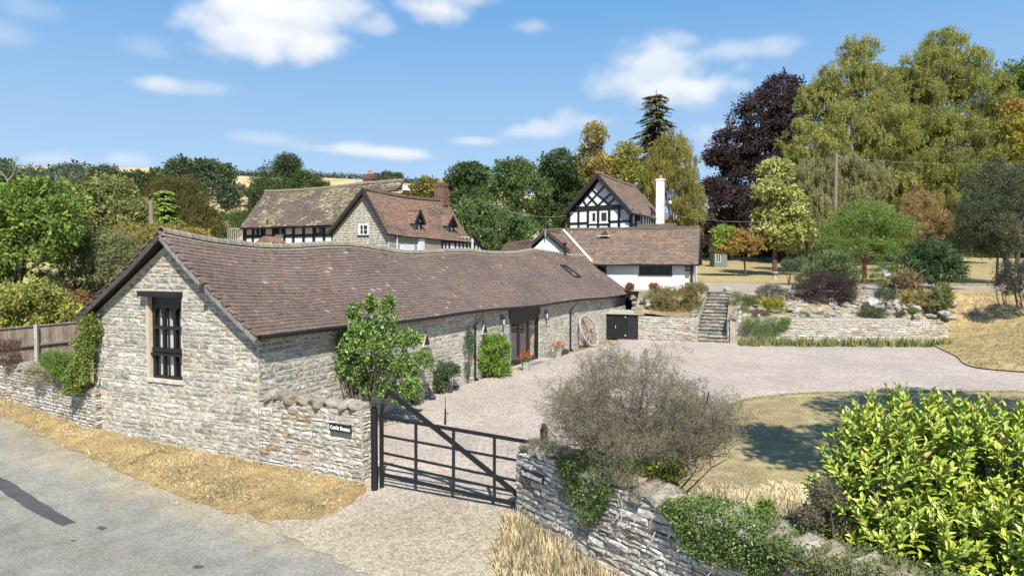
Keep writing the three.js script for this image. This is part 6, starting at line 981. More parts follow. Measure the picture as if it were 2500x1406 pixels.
tree({ name: 'autumn_tree', label: 'yellow tree with orange top in front of the bright green tree', D: 84, seed: 46, lobes: [[2485, 330, 30, 45], [2500, 390, 40, 50], [2470, 430, 30, 40]], clump: .42, dens: 1, tint: [[0.338, 0.329, 0.044], [0.416, 0.329, 0.055], [0.26, 0.268, 0.044]], group: gT, extra: { lobes: [[2482, 268, 28, 22]], tint: [[.42, .28, .05], [.38, .30, .055]], dens: .9 } });
tree({ name: 'variegated_tree', label: 'cream and yellow variegated tree in front of the copper beech', D: 69, seed: 47, lobes: [[1895, 415, 40, 28], [1885, 465, 40, 32], [1925, 500, 38, 40], [1880, 530, 38, 30], [1895, 575, 55, 35], [1945, 560, 40, 40]], clump: .36, dens: 1.4, geo: 'flat', turn: true, bough: .34, fill: .25, tint: [[.46, .45, .14], [.38, .40, .10], [.28, .33, .07], [.52, .50, .2]], group: gT });
tree({ name: 'willow_tree', label: 'grey green willowy tree behind the telegraph pole', D: 73, seed: 48, lobes: [[1985, 440, 50, 55], [2060, 430, 70, 50], [2120, 450, 50, 50], [2000, 530, 55, 55], [2060, 500, 60, 55], [1985, 590, 45, 40]], clump: .34, dens: 1.25, grow: 1.08, geo: 'weep', turn: true, bough: .28, fill: .15, tint: [[0.286, 0.275, 0.11], [0.247, 0.244, 0.094], [0.325, 0.299, 0.132]], group: gT });
tree({ name: 'acer_tree', label: 'fresh green spreading tree with red brown trunk in the rockery lawn', D: 58, seed: 49, base: [2113], lobes: [[2110, 535, 75, 42], [2065, 570, 60, 42], [2155, 575, 70, 45], [2115, 610, 80, 34], [2190, 560, 40, 40], [2030, 600, 35, 30]], clump: .27, dens: 1.2, geo: 'fine', bough: .24, tint: [[0.169, 0.25, 0.044], [0.208, 0.293, 0.061], [0.13, 0.201, 0.039]], bark: M.barkRed, tr: .2, group: gT });
tree({ name: 'acer_tree', label: 'small rusty orange acer on the upper lawn beside the bungalow', D: 68, seed: 50, base: [1822], lobes: [[1805, 585, 42, 26], [1832, 600, 32, 24], [1785, 605, 34, 20]], clump: .26, dens: 1.1, geo: 'flat', turn: true, tint: [[0.39, 0.207, 0.05], [0.338, 0.22, 0.055], [0.286, 0.244, 0.055]], tr: .1, group: gT, extra: { lobes: [[1765, 570, 22, 20], [1762, 595, 22, 16]], tint: [[0.26, 0.342, 0.055]] } });
tree({ name: 'cherry_tree', label: 'thin brown leaved tree between the fresh green tree and the dark apple tree', D: 74, seed: 51, lobes: [[2248, 505, 52, 42], [2225, 555, 48, 40], [2285, 545, 40, 40]], clump: .32, dens: .62, geo: 'fine', fill: .15, tint: [[0.312, 0.183, 0.083], [0.26, 0.195, 0.066], [0.364, 0.232, 0.11]], twigs: 4, tr: .2, group: gT });
tree({ name: 'apple_tree', label: 'dark twiggy old apple tree with forked trunk at the lawn edge', D: 57, seed: 52, base: [2468], lobes: [[2435, 460, 75, 60], [2400, 530, 70, 60], [2475, 545, 80, 55], [2375, 590, 50, 34], [2510, 460, 50, 70], [2440, 600, 50, 25]], clump: .29, dens: 1.3, geo: 'fine', bough: .2, fill: .4, tint: [[0.091, 0.116, 0.055], [0.117, 0.14, 0.066], [0.072, 0.091, 0.044]], twigs: 5, tr: .26, stems: [[2450], [2490]], group: gT });
[[1780, 600, 60, 34, 112, 'dark'], [1870, 605, 60, 34, 110, 'dark'], [1960, 606, 70, 34, 112, 'dark'], [2060, 610, 70, 34, 108, 'dark'], [2160, 606, 60, 34, 112, 'dark'], [2420, 612, 60, 26, 108, 'mid'], [2510, 612, 50, 28, 106, 'dark'], [1700, 590, 40, 40, 108, 'mid']].forEach(([x, y, rx, ry, D, c], i) => tree({ name: 'boundary_bush', label: ['dark bush behind the summerhouse', 'dark bush behind the rusty acer', 'dark bush behind the sundial', 'dark bush behind the fresh green tree', 'dark bush behind the brown leaved tree', 'mid green bush behind the dark apple tree', 'dark bush beyond the forked apple trunk', 'mid green bush between the white chimney and the summerhouse'][i] + ' at the lawn edge', cat: 'bush', D, seed: 60 + i, lobes: [[x, y, rx, ry * 1.3], [x + 30, y + 8, rx * .8, ry]], clump: .5, dens: 1.3, tint: Cc[c], group: 'dark bushes bounding the upper lawn' }));
[['dark tree filling the gap behind the variegated tree', [[1990, 570, 80, 60], [1940, 540, 60, 60], [2060, 560, 70, 60]], 'dark'], ['dark tree behind the trunks of the huge birches', [[2230, 540, 90, 70], [2160, 570, 70, 60], [2310, 560, 70, 60]], 'dark'], ['mid green tree behind the dark apple tree', [[2430, 540, 90, 80], [2360, 470, 70, 80], [2500, 480, 70, 80]], 'mid'], ['dark green tree behind the summerhouse', [[1720, 560, 60, 50], [1680, 590, 60, 40]], 'mid']].forEach(([label, lobes, c], i) => tree({ name: 'sycamore', label, D: 118 + i * 2, seed: 160 + i, lobes, clump: .6, dens: 1.2, bough: .28, tint: Cc[c], tr: .35, group: gT }));
// tree standing beside the near lawn, out of frame, whose shade lies on the grass
{
  const r = rng(99), g = thing('shade_tree', 'broad tree beyond the laurel whose shade lies on the lawn', 'tree'), b = V(14.2, -.1, 11.5), lobes = [[10.2, 8.6, 9.6, 1.5], [12.4, 9.2, 10.2, 1.7], [14.4, 12.6, 13, 2.3], [17.2, 13, 14.2, 2.4], [16, 10.5, 13.4, 1.7], [11.6, 11.4, 10.8, 1.4], [9.0, 10.0, 10.4, 1.15], [8.9, 10.6, 12.0, .9]].map(([x, y, d, R]) => ({ c: V(x, y, d), R: new THREE.Vector3(R, R * .7, R) })), gs = [limb(b, V(14.4, 5.8, 11.6), .3, .22, r, .03)]; for (const l of lobes) gs.push(limb(V(14.4, 5.6, 11.6), l.c, .14, .03, r)); mesh('trunk', gs, M.bark, g);
  const [P, K] = crownOver(lobes, { clump: .34, dens: 1.0, bough: .34, tint: Cc.mid, fill: .2 }, r); foliage(g, 'crown', GEO.round, M.leaf, P, K);
}
// far wood on the hill, hedgerows and small field trees
{
  const r = rng(66), P = [], K = [], P2 = [], K2 = [];
  for (let i = 0; i < 420; i++) { const x = r() * 560 - 90, d = 190 + r() * 150, lim = pl([[-90, 372], [0, 388], [60, 412], [120, 408], [150, 402], [200, 398], [225, 415], [260, 408], [290, 425], [350, 430], [400, 428], [470, 435]], x); const X = (x - 1250) / F * d, y = Hill(X, d), top = at(x, lim + r() * 26, d).y, h = Math.max(5, Math.min(24, top - y)), con = r() < .45; const bY = Math.max(y, top - h), n = 26, R = con ? 2.2 : 4.2; for (let k = 0; k < n; k++) { const t = r(), a = r() * 6.283, q = con ? R * (1 - t) * 1.1 : R * Math.sqrt(Math.max(.1, 1 - (t * 1.6 - .8) ** 2)), p = V(X + Math.cos(a) * q, bY + t * (top - bY), d + Math.sin(a) * q); (con ? P2 : P).push(placeM(p, con ? 1.4 : 1.7, r)); (con ? K2 : K).push(tintOf(con ? [[.05, .085, .055], [.06, .095, .06]] : [[.07, .10, .05], [.09, .115, .05], [.06, .09, .045]], r)); } }
  const g = new THREE.Group(); g.name = 'woodland'; scene.add(g); tag(g, 'dense mixed wood covering the hillside skyline', 'woodland', null, 'stuff'); foliage(g, 'foliage', GEO.round, M.leaf, P, K); foliage(g, 'foliage', GEO.needle, M.needle, P2, K2);
  const hedge = (label, pts, h, seed) => { const q = rng(seed), A = [], B = []; for (let i = 1; i < pts.length; i++) { const [x0, y0, d0] = pts[i - 1], [x1, y1, d1] = pts[i], n = Math.abs(x1 - x0) * 2.2 | 0; for (let k = 0; k < n; k++) { const t = q(), d = lerp(d0, d1, t) + (q() - .5) * 2, p = at(lerp(x0, x1, t), lerp(y0, y1, t), d); p.y = Hill(p.x, d) + q() * h * (.7 + fbm(p.x / 6, 3, 0, 2, 5) * .6); A.push(placeM(p, 1.15, q)); B.push(tintOf([[.07, .09, .045], [.09, .10, .05]], q)); } } const m = thing('hedgerow', label, 'hedge'); foliage(m, 'foliage', GEO.round, M.leaf, A, B); };
  hedge('long dark hedgerow across the stubble field near the skyline', [[540, 432, 415], [640, 434, 415], [800, 436, 412], [900, 436, 410], [1010, 440, 405], [1080, 443, 400]], 2.6, 3);
  hedge('short hedgerow crossing the stubble field below the skyline', [[530, 486, 262], [580, 482, 262], [622, 472, 270]], 1.8, 4);
  [[917, 436, 12, 9, 430, 'small round tree alone on the skyline'], [946, 434, 14, 11, 432, 'taller of the paired trees on the skyline'], [968, 435, 14, 9, 432, 'lower of the paired trees on the skyline'], [583, 470, 14, 13, 285, 'pale small tree in the stubble field'], [606, 474, 10, 9, 282, 'smaller darker tree in the stubble field']].forEach(([x, y, rx, ry, D, label], i) => { const q = rng(300 + i), k = D / F, c = at(x, y - ry * .3, D), t = thing('field_tree', label, 'tree', 'trees on the stubble hill'), gy = Hill(c.x, D); mesh('trunk', [tube([V(c.x, gy - .3, D), c], .3, 5, .15)], M.bark, t); const [A, B] = crownOver([{ c, R: new THREE.Vector3(rx * k, ry * k, rx * k) }], { clump: .9, dens: 1.2, tint: i > 2 ? [[.15, .145, .07]] : Cc.dark }, q); foliage(t, 'crown', GEO.round, M.leaf, A, B); });
}
{ // bare dead branches above the wooded hill
  const g = thing('dead_tree', 'bare dead tree with pale forking branches before the wooded hill', 'tree'), r = rng(12), gs = []; const grow = (p, d, L, R, k) => { const e = p.clone().addScaledVector(d, L); gs.push(limb(p, e, R, R * .6, r, .1)); if (k > 0) for (let i = 0; i < 3; i++) grow(p.clone().lerp(e, .5 + r() * .5), d.clone().multiplyScalar(1.1).add(rdir(r).multiplyScalar(.75)).normalize(), L * (.55 + r() * .25), R * .55, k - 1); };
  const b = at(15, 470, 60); grow(V(b.x, H0(b.x, 60), 60), new THREE.Vector3(.12, 1, 0).normalize(), at(0, 432, 60).y - H0(b.x, 60), .16, 0); grow(at(18, 440, 60), new THREE.Vector3(.5, .8, 0).normalize(), 1.1, .07, 3); grow(at(18, 445, 60), new THREE.Vector3(-.4, .8, .2).normalize(), 1.1, .06, 3); const c = at(130, 490, 62); grow(c, new THREE.Vector3(.2, .9, 0).normalize(), 1.6, .06, 3); mesh('branches', gs, M.barkPale, g);
}
// ───────────────────────── shrubs by the barn and walls ─────────────────────────
{
  const S = (px, py, t) => { const p = onPlane(px, py, bp(0, t, 0), AX); return -p.z; };
  { // tall white flowered shrub
    const D = 22.6, r = rng(201), k = D / F, g = thing('magnolia', 'tall leafy shrub with white flowers and bare stems beside the barn wall', 'shrub'), b = V(at(885, 990, D).x, -.35, D);
    const lobes = [[947, 748, 13, 26], [935, 790, 34, 30], [915, 815, 26, 26], [865, 775, 13, 34], [868, 820, 20, 34], [895, 860, 56, 40], [955, 840, 40, 26], [1000, 830, 26, 18], [865, 900, 44, 36], [925, 905, 52, 36], [890, 950, 44, 26], [950, 960, 30, 24], [905, 745, 8, 20], [820, 895, 26, 30], [835, 850, 18, 30], [985, 890, 30, 26], [1005, 945, 22, 26]].map(([x, y, rx, ry]) => ({ c: at(x, y, D + (r() - .5) * .8), R: new THREE.Vector3(rx * k * .95, ry * k * .9, rx * k * .8) }));
    const gs = []; for (const l of lobes) { gs.push(limb(b.clone().add(new THREE.Vector3((r() - .5) * .5, 0, (r() - .5) * .4)), l.c, .035, .012, r, .06)); gs.push(limb(l.c, l.c.clone().addScaledVector(UP, l.R.y * .9), .012, .005, r)); }
    const pale = []; for (let i = 0; i < 26; i++) { const e = at(795 + r() * 90, 790 + r() * 170, D + .3), q = limb(b.clone().add(new THREE.Vector3((r() - .5) * .6, 0, .3)), e, .016, .004, r, .1); pale.push(q); for (let j = 0; j < 3; j++) { const s = b.clone().lerp(e, .5 + r() * .45); pale.push(limb(s, s.clone().add(new THREE.Vector3((r() - .5) * .5, .2 + r() * .4, (r() - .5) * .3)), .006, .002, r)); } }
    mesh('stem', gs, M.bark, g); mesh('bare_stem', pale, M.twig, g);
    const [P, K] = crownOver(lobes, { clump: .14, dens: .55, bough: .4, fill: .15, tint: [[.15, .24, .045], [.19, .28, .07], [.11, .19, .035]] }, r); foliage(g, 'foliage', GEO.round, M.leafGloss, P, K);
    const A = [], B = []; for (const [x, y] of [[858, 752], [830, 805], [952, 770], [936, 842], [905, 905], [870, 880], [990, 835]]) { A.push(placeM(at(x, y, D - .3), .1, r)); B.push(lin(.8, .76, .7)); } foliage(g, 'flowers', [GEO.round[0]], M.petal, A, B);
  }
  shrub({ name: 'rose_bush', label: 'bright leafed climbing shrub beside the tall white flowered one', D: 25.6, seed: 202, gy: -.15, lobes: [[1025, 885, 34, 26], [985, 900, 25, 25], [1000, 960, 28, 32], [960, 990, 22, 22]], clump: .14, dens: 1, tint: [[.16, .26, .07], [.2, .3, .1]], geo: 'round' });
  shrub({ name: 'wall_climber', label: 'dark leafed low climber at the foot of the barn wall', D: 27.6, seed: 203, gy: -.1, lobes: [[1075, 915, 26, 26], [1070, 940, 18, 24], [1100, 905, 18, 14]], clump: .13, dens: .9, tint: [[.07, .12, .05], [.1, .16, .06]], geo: 'round' });
  shrub({ name: 'wall_climber', label: 'bushy topped climber on bare stems beside the downpipe', D: 29.8, seed: 204, gy: -.05, lobes: [[1128, 850, 28, 30], [1140, 825, 16, 18], [1110, 860, 14, 20], [1128, 905, 12, 26]], clump: .13, dens: .9, tint: [[.09, .15, .06], [.13, .2, .08]], geo: 'fine', flowers: { n: 10, s: .06, tint: [[.6, .25, .2]] } });
  shrub({ name: 'box_shrub', label: 'bright green rounded shrub beside the barn door', D: 31.2, seed: 205, gy: -.02, lobes: [[1198, 870, 42, 48], [1185, 905, 36, 30], [1215, 845, 26, 26], [1180, 845, 24, 24], [1222, 900, 24, 26]], clump: .13, dens: 1.2, bough: .26, tint: [[.17, .28, .03], [.22, .34, .05], [.12, .21, .025]], geo: 'round' });
}
function pot(name, label, p, h, tint, seed, mat) {
  const g = thing(name, label, 'flower pot', 'red geraniums in pots by the barn door'), r = rng(seed); mesh('pot', [tube([p, p.clone().addScaledVector(UP, h)], h * .36, 9, h * .5), tube([p.clone().addScaledVector(UP, h * .88), p.clone().addScaledVector(UP, h)], h * .53, 9)], mat, g);
  const c = p.clone().addScaledVector(UP, h + .16), P = [], K = [], Q = [], J = []; for (let i = 0; i < 26; i++) { P.push(placeM(c.clone().add(rdir(r).multiply(new THREE.Vector3(.26, .14, .26))), .12, r)); K.push(tintOf([[.12, .22, .05]], r)); } for (let i = 0; i < 22; i++) { const d = rdir(r); d.y = Math.abs(d.y); Q.push(placeM(c.clone().add(d.multiply(new THREE.Vector3(.34, .3, .34))), .1, r)); J.push(tintOf([[.75, .04, .02], [.8, .09, .03]], r)); } foliage(g, 'foliage', [GEO.round[0]], M.leaf, P, K); foliage(g, 'flowers', [GEO.round[1]], M.petal, Q, J);
}
pot('flower_pot', 'pale pot of red geraniums between the door and the downpipe', bp(20.4, .55, .0), .42, 0, 5, M.concrete); pot('flower_pot', 'pale pot of red geraniums between the round shrub and the door', bp(15.3, 1.0, .0), .4, 0, 6, M.concrete);
{ const g = thing('stone_trough', 'low dark trough beside the geranium pot', 'trough'); const a = bp(21.0, .35, .02), b = bp(22.0, .35, .02); mesh('bowl', [beam(a.clone().addScaledVector(UP, .1), b.clone().addScaledVector(UP, .1), .36, .2)], M.darkWood, g); const r = rng(3), P = [], K = []; for (let i = 0; i < 20; i++) { P.push(placeM(a.clone().lerp(b, r()).addScaledVector(UP, .22), .1, r)); K.push(tintOf([[.14, .1, .06], [.4, .08, .05]], r)); } foliage(g, 'foliage', [GEO.fine[0]], M.leaf, P, K); }
for (const [px, py, lb] of [[1050, 968, 'under the bright climbing shrub'], [1108, 942, 'under the dark climber'], [1362, 868, 'beside the trough'], [1441, 842, 'beside the wagon wheel']]) { const p = onY(px, py, -.02), g = thing('ground_wedge', 'small black metal wedge at the barn foot ' + lb, 'wedge', 'black wedges along the barn wall'), a = AXV, n = NXV, P = (i, j, y) => p.clone().addScaledVector(a, i).addScaledVector(n, j).setY(p.y + y - .03); mesh('plate', [tris([P(-.2, .1, 0), P(.2, .1, 0), P(0, -.1, .42), P(0, .28, .0)], [[0, 1, 2], [0, 3, 1], [0, 2, 3], [1, 3, 2]])], M.blackMetal, g); }
// ───────────────────────── rockery ─────────────────────────
const RK = 'rockery plants above the retaining walls';
[
  ['juniper', 'feathery green domed shrub beside the purple one', 51, [[2035, 655, 58, 38], [1990, 680, 40, 30], [2070, 680, 35, 30]], [[.13, .19, .06], [.17, .23, .08]], 'spiky', .24],
  ['smoke_bush', 'large purple black shrub on the rockery', 48.3, [[2010, 705, 70, 42], [2060, 720, 45, 40], [1965, 725, 45, 34], [2000, 745, 70, 24]], [[.045, .028, .03], [.065, .04, .04], [.09, .05, .045]], 'fine', .2],
  ['cherry_laurel', 'large glossy dark green shrub beside the clipped bush', 52.5, [[2275, 640, 58, 48], [2240, 660, 45, 40], [2310, 665, 40, 45]], [[.055, .11, .035], [.075, .14, .045], [.04, .08, .025]], 'round', .22],
  ['box_shrub', 'clipped round green bush on the rockery', 51, [[2160, 677, 33, 34]], [[.12, .2, .035], [.09, .16, .03]], 'fine', .15],
  ['dwarf_conifer', 'bright gold grass tuft at the rockery edge by the steps', 46.6, [[1886, 755, 26, 24]], [[.38, .33, .05], [.28, .3, .05]], 'spiky', .26],
  ['lavender', 'grey mauve cushion plant above the gold tuft', 48.2, [[1880, 715, 30, 16]], [[.22, .2, .17], [.26, .22, .17]], 'spiky', .16],
  ['heather', 'olive cushion plant next to the steps', 47.2, [[1830, 738, 20, 14]], [[.2, .21, .07]], 'spiky', .15],
  ['heather', 'brown cushion plant below the gold tuft', 45.4, [[1850, 772, 26, 13]], [[.24, .16, .08], [.2, .17, .08]], 'spiky', .14],
  ['sedum', 'small bright green mat by the steps', 46, [[1815, 760, 16, 10]], [[.26, .3, .07], [.2, .27, .06]], 'fine', .12],
  ['grass_tuft', 'tall straw grass plume behind the gold rockery grass', 49, [[2215, 700, 22, 34]], [[.33, .24, .13], [.28, .2, .1]], 'spiky', .34],
  ['grass_tuft', 'golden ornamental grass beneath the dark green shrub', 47.6, [[2232, 738, 34, 22]], [[.42, .34, .10], [.34, .28, .09]], 'spiky', .3],
  ['barberry', 'dark red shrub beside the straw plume', 50, [[2200, 700, 24, 30]], [[.08, .035, .03], [.1, .05, .035]], 'fine', .17],
  ['rosemary', 'dark green low shrub beside the white boulder', 46.6, [[2160, 725, 26, 16]], [[.1, .13, .07], [.13, .16, .08]], 'spiky', .15],
  ['rosemary', 'spreading green cushion on the retaining wall edge', 45, [[2135, 768, 34, 13]], [[.11, .14, .06], [.15, .17, .07]], 'spiky', .15],
  ['sage', 'grey green shrub behind the yucca spike', 49, [[2280, 720, 22, 16]], [[.2, .2, .12]], 'fine', .14],
  ['yucca', 'upright yellow green spiky plant at the rockery end', 46.4, [[2302, 728, 12, 28], [2296, 748, 18, 14]], [[.3, .29, .09], [.22, .26, .09]], 'spiky', .26],
  ['thyme', 'small purple mat plant at the wall edge', 45, [[2105, 775, 14, 6], [2200, 770, 16, 8]], [[.15, .08, .06], [.2, .12, .08]], 'fine', .1],
  ['saxifrage', 'tiny green mat beneath the purple shrub', 45.2, [[1965, 770, 12, 7], [2230, 758, 12, 6]], [[.17, .24, .09]], 'fine', .1],
  ['perennials', 'mixed yellow and rust perennial border beside the steps', 46.6, [[1655, 735, 44, 34], [1620, 725, 28, 24], [1690, 745, 26, 26], [1650, 760, 44, 14], [1700, 705, 26, 12], [1610, 750, 20, 16]], [[.24, .23, .06], [.3, .2, .07], [.17, .19, .05], [.3, .28, .1], [.2, .1, .05]], 'fine', .17],
  ['santolina', 'silver green cushion filling the corner beside the steps', 47.2, [[1800, 728, 18, 14], [1812, 748, 14, 10]], [[.24, .27, .13], [.3, .31, .16]], 'fine', .14],
  ['yarrow', 'pale cream flowering plant at the border end by the shed', 47, [[1585, 725, 14, 12]], [[.5, .48, .28], [.3, .33, .12]], 'fine', .14],
  ['helenium', 'rust red flower stems against the bungalow wall', 49.5, [[1597, 703, 10, 10], [1537, 703, 7, 8]], [[.4, .12, .05], [.2, .2, .07]], 'spiky', .15],
].forEach(([name, label, D, lobes, tint, geo, clump], i) => shrub({ name, label, cat: 'plant', D, seed: 400 + i, lobes, tint, geo, clump, dens: 1.1, bough: .32, group: RK, gy: at(lobes[0][0], lobes[0][1] + lobes[0][3] * 1.05, D).y, turn: geo === 'spiky' }));
shrub({ name: 'buddleia', label: 'dark mauve leaved shrub on top of the grass bank', D: 44, seed: 430, gy: 2.3, lobes: [[2485, 675, 45, 40], [2455, 695, 25, 25], [2520, 690, 40, 40]], tint: [[.075, .07, .065], [.1, .09, .08], [.06, .07, .05]], geo: 'fine', clump: .2, dens: 1.1 });
shrub({ name: 'agapanthus', label: 'blue violet flower heads beside the sundial', cat: 'flowers', D: 56, seed: 431, lobes: [[1926, 646, 12, 7], [1952, 644, 14, 7]], tint: [[.15, .2, .08]], geo: 'spiky', clump: .2, flowers: { n: 60, s: .14, tint: [[.22, .2, .62], [.3, .27, .7]] } });
{ // rocks of the rockery
  const r = rng(71), tones = [[.44, .425, .39], [.36, .34, .305], [.5, .485, .455], [.3, .28, .25]]; const names = 'pale rock set in the rockery';
  const rock = (x, y, D, w, h, label) => { const p = at(x, y, D), g = mesh('rock', LUMPS[r() * 8 | 0], toneMat(pick(tones, r), M.rock)); g.position.copy(p); g.scale.set(w, h, w * .8); g.rotation.y = r() * 6; tag(g, label || names, 'rock', 'rocks in the rockery'); };
  rock(2133, 745, 46.2, 1.7, .85, 'largest white boulder in the rockery'); rock(2030, 768, 45, .9, .4, 'grey boulder on the wall edge under the purple shrub'); rock(2127, 724, 47, .5, .5, 'upright pale stone behind the white boulder');
  for (let i = 0; i < 150; i++) { const px = 1800 + r() * 530, py = 724 + r() * 56, D = lerp(48.6, 44.6, (py - 724) / 56); const p = at(px, py, D); rock(px, py, D, .25 + r() * .5, .15 + r() * .25); }
  for (let i = 0; i < 16; i++) rock(1545 + r() * 60, 728 + r() * 30, lerp(48, 46.4, r()), .3 + r() * .4, .2 + r() * .2);
  const big = (x, y) => rock(x, y, 50.2, .5, .45, 'round grey stone at the head of the steps'); big(1776, 708);
}
{ // iris row below the long wall
  const r = rng(81), proto = (() => { const g = new THREE.Group(); for (let v = 0; v < 14; v++) { const m = shade(new THREE.Mesh(GRASS.iris[v % 2], M.leaf)); } return g; })(); const ms = [[.30, .32, .09], [.24, .29, .09], [.36, .33, .11], [.2, .26, .08]].map(c => { const m = M.leaf.clone(); m.color = lin(...c); return m; });
  for (let i = 0; i < 30; i++) { const px = 1815 + i * 17.2, d0 = pl([[1815, 43.2], [2330, 42.6]], px), g = thing('iris_clump', 'clump of yellowing sword shaped iris leaves along the retaining wall', 'plant', 'irises along the retaining wall'); for (let k = 0; k < 9; k++) { const d = d0 - r() * 1.15, p = at(px + (r() - .5) * 18, 840, d), m = shade(new THREE.Mesh(GRASS.iris[k % 2], pick(ms, r))); m.name = 'leaves'; m.position.copy(V(p.x, .0, d)); m.rotation.y = r() * 6; const h = .34 + r() * .3; m.scale.set(.42, h, .42); g.add(m); } }
}
{ // ivy and mats hanging on walls
  const ivy = (label, n, pos, s, tint, seed, geo = 'fine', mat = M.leaf) => { const r = rng(seed), P = [], K = [], g = thing('ivy', label, 'ivy'); for (let i = 0; i < n; i++) { const p = pos(r); if (!p) continue; P.push(placeM(p, s, r)); K.push(tintOf(tint, r)); } foliage(g, 'leaves', GEO[geo], mat, P, K); return g; };
  ivy('green mat spilling over the long retaining wall', 900, r => { const x = 1812 + r() * 118, lim = pl([[1812, 800], [1850, 815], [1880, 826], [1930, 790]], x); const y = 776 + r() * (lim - 776); return at(x, y, 43.5 - r() * .12); }, .13, [[.17, .25, .05], [.2, .28, .07], [.12, .19, .04]], 3);
  // barn gable corner
  ivy('bright ivy climbing the corner of the barn gable', 1700, r => { const y = 775 + r() * 185, w = (fbm(y / 22, 3, 0, 3, 8) - .5) * 26, x0 = pl([[775, 204], [860, 180], [940, 160]], y) + w, x1 = pl([[775, 230], [850, 224], [900, 216], [960, 190]], y) + (fbm(y / 15, 9, 0, 3, 9) - .5) * 30, x = lerp(x0, x1, r()); return at(x, y, 22.1 - r() * .25 + (x < 200 ? .2 : 0)); }, .11, [[.2, .26, .05], [.25, .3, .07], [.14, .2, .04]], 4, 'round');
  ivy('fine leaved green shrub sprawling over the roadside wall', 1500, r => { const a = r() * 6.283, q = Math.sqrt(r()) * (.55 + fbm(a * 1.3 + 5, 1, 0, 3, 4) * .9); return at(160 + Math.cos(a) * q * 62, 902 + Math.sin(a) * q * 42 + (Math.cos(a) * q) * 20, 22.95 - r() * .45); }, .1, [[.16, .25, .03], [.2, .3, .045], [.12, .2, .03]], 5, 'fine');
  ivy('dry brown trailing growth on the coping of the roadside wall', 700, r => at(60 + r() * 130, 885 + r() * 55 + 0, 23.7 - r() * .3), .08, [[.22, .19, .1], [.28, .24, .12], [.2, .2, .08]], 6, 'fine');
  ivy('red brown dead stems at the board fence foot', 500, r => at(r() * 60 - 10, 830 + r() * 60, 24.9), .07, [[.16, .08, .05], [.2, .11, .07]], 7, 'spiky');
  // near wall: follow the top line, spilling on the lane side
  const seg = (u) => { let k = u; for (let i = 1; i < nearPath.length; i++) { const [ax, ad] = nearPath[i - 1], [bx, bd] = nearPath[i], L = Math.hypot(bx - ax, bd - ad); if (k <= L || i === nearPath.length - 1) { const U = [(bx - ax) / L, (bd - ad) / L]; return { x: ax + U[0] * k, d: ad + U[1] * k, U, N: [-U[1], U[0]] }; } k -= L; } };
  const drape = (u0, u1, low, hi, bulge) => r => { const u = lerp(u0, u1, r()), e = Math.sin(Math.PI * clamp((u - u0) / (u1 - u0))), q = seg(u), top = nearTop(u) + .1, f = Math.pow(r(), .8); const lw = low * (.35 + .65 * e) * (.6 + .8 * fbm(u * 2.3, 3, 0, 3, 11)); if (r() < .45) { const b = r() * .7 - .1; return V(q.x + q.N[0] * b, top + r() * hi * e, q.d + q.N[1] * b); } const off = -.06 - r() * bulge; return V(q.x + q.N[0] * off, top + hi * .3 - f * lw, q.d + q.N[1] * off); };
  const it = [[.10, .17, .04], [.14, .21, .05], [.075, .13, .03], [.2, .22, .08]];
  ivy('dark ivy on the wall beneath the dry shrub', 1300, drape(1.6, 3.1, .9, .26, .16), .065, it, 21, 'round', M.leafGloss);
  ivy('thick ivy draped over the middle of the near wall', 3000, drape(4.3, 6.5, .8, .14, .18), .06, it, 22, 'round', M.leafGloss);
  ivy('sprawling ivy and wiry stems on the wall below the laurel', 2400, drape(6.4, 9.6, .5, .12, .2), .055, [[.16, .2, .06], [.2, .22, .09], [.12, .17, .05], [.26, .25, .12]], 23, 'round', M.leaf);
  ivy('olive moss tufts on the near wall end by the gate', 500, r => { const q = seg(.25 + r() * 1.1), b = r() * .5; return V(q.x + q.N[0] * b, nearTop(.6) + .1 + r() * .16, q.d + q.N[1] * b); }, .05, [[.2, .19, .09], [.26, .23, .11]], 24, 'fine');
  { const r = rng(44), gs = []; for (let i = 0; i < 46; i++) { const u = 3.2 + r() * 6, q = seg(u), a = V(q.x - q.N[0] * .12, nearTop(u) - r() * .5, q.d - q.N[1] * .12), e = a.clone().add(new THREE.Vector3((r() - .3) * .7, -.1 - r() * .4, (r() - .2) * .4)); gs.push(limb(a, e, .009, .004, r, .25)); } const g = thing('dead_creeper', 'wiry pale ivy stems trailing on the near wall', 'ivy'); mesh('stem', gs, M.wheelPale, g); }
}
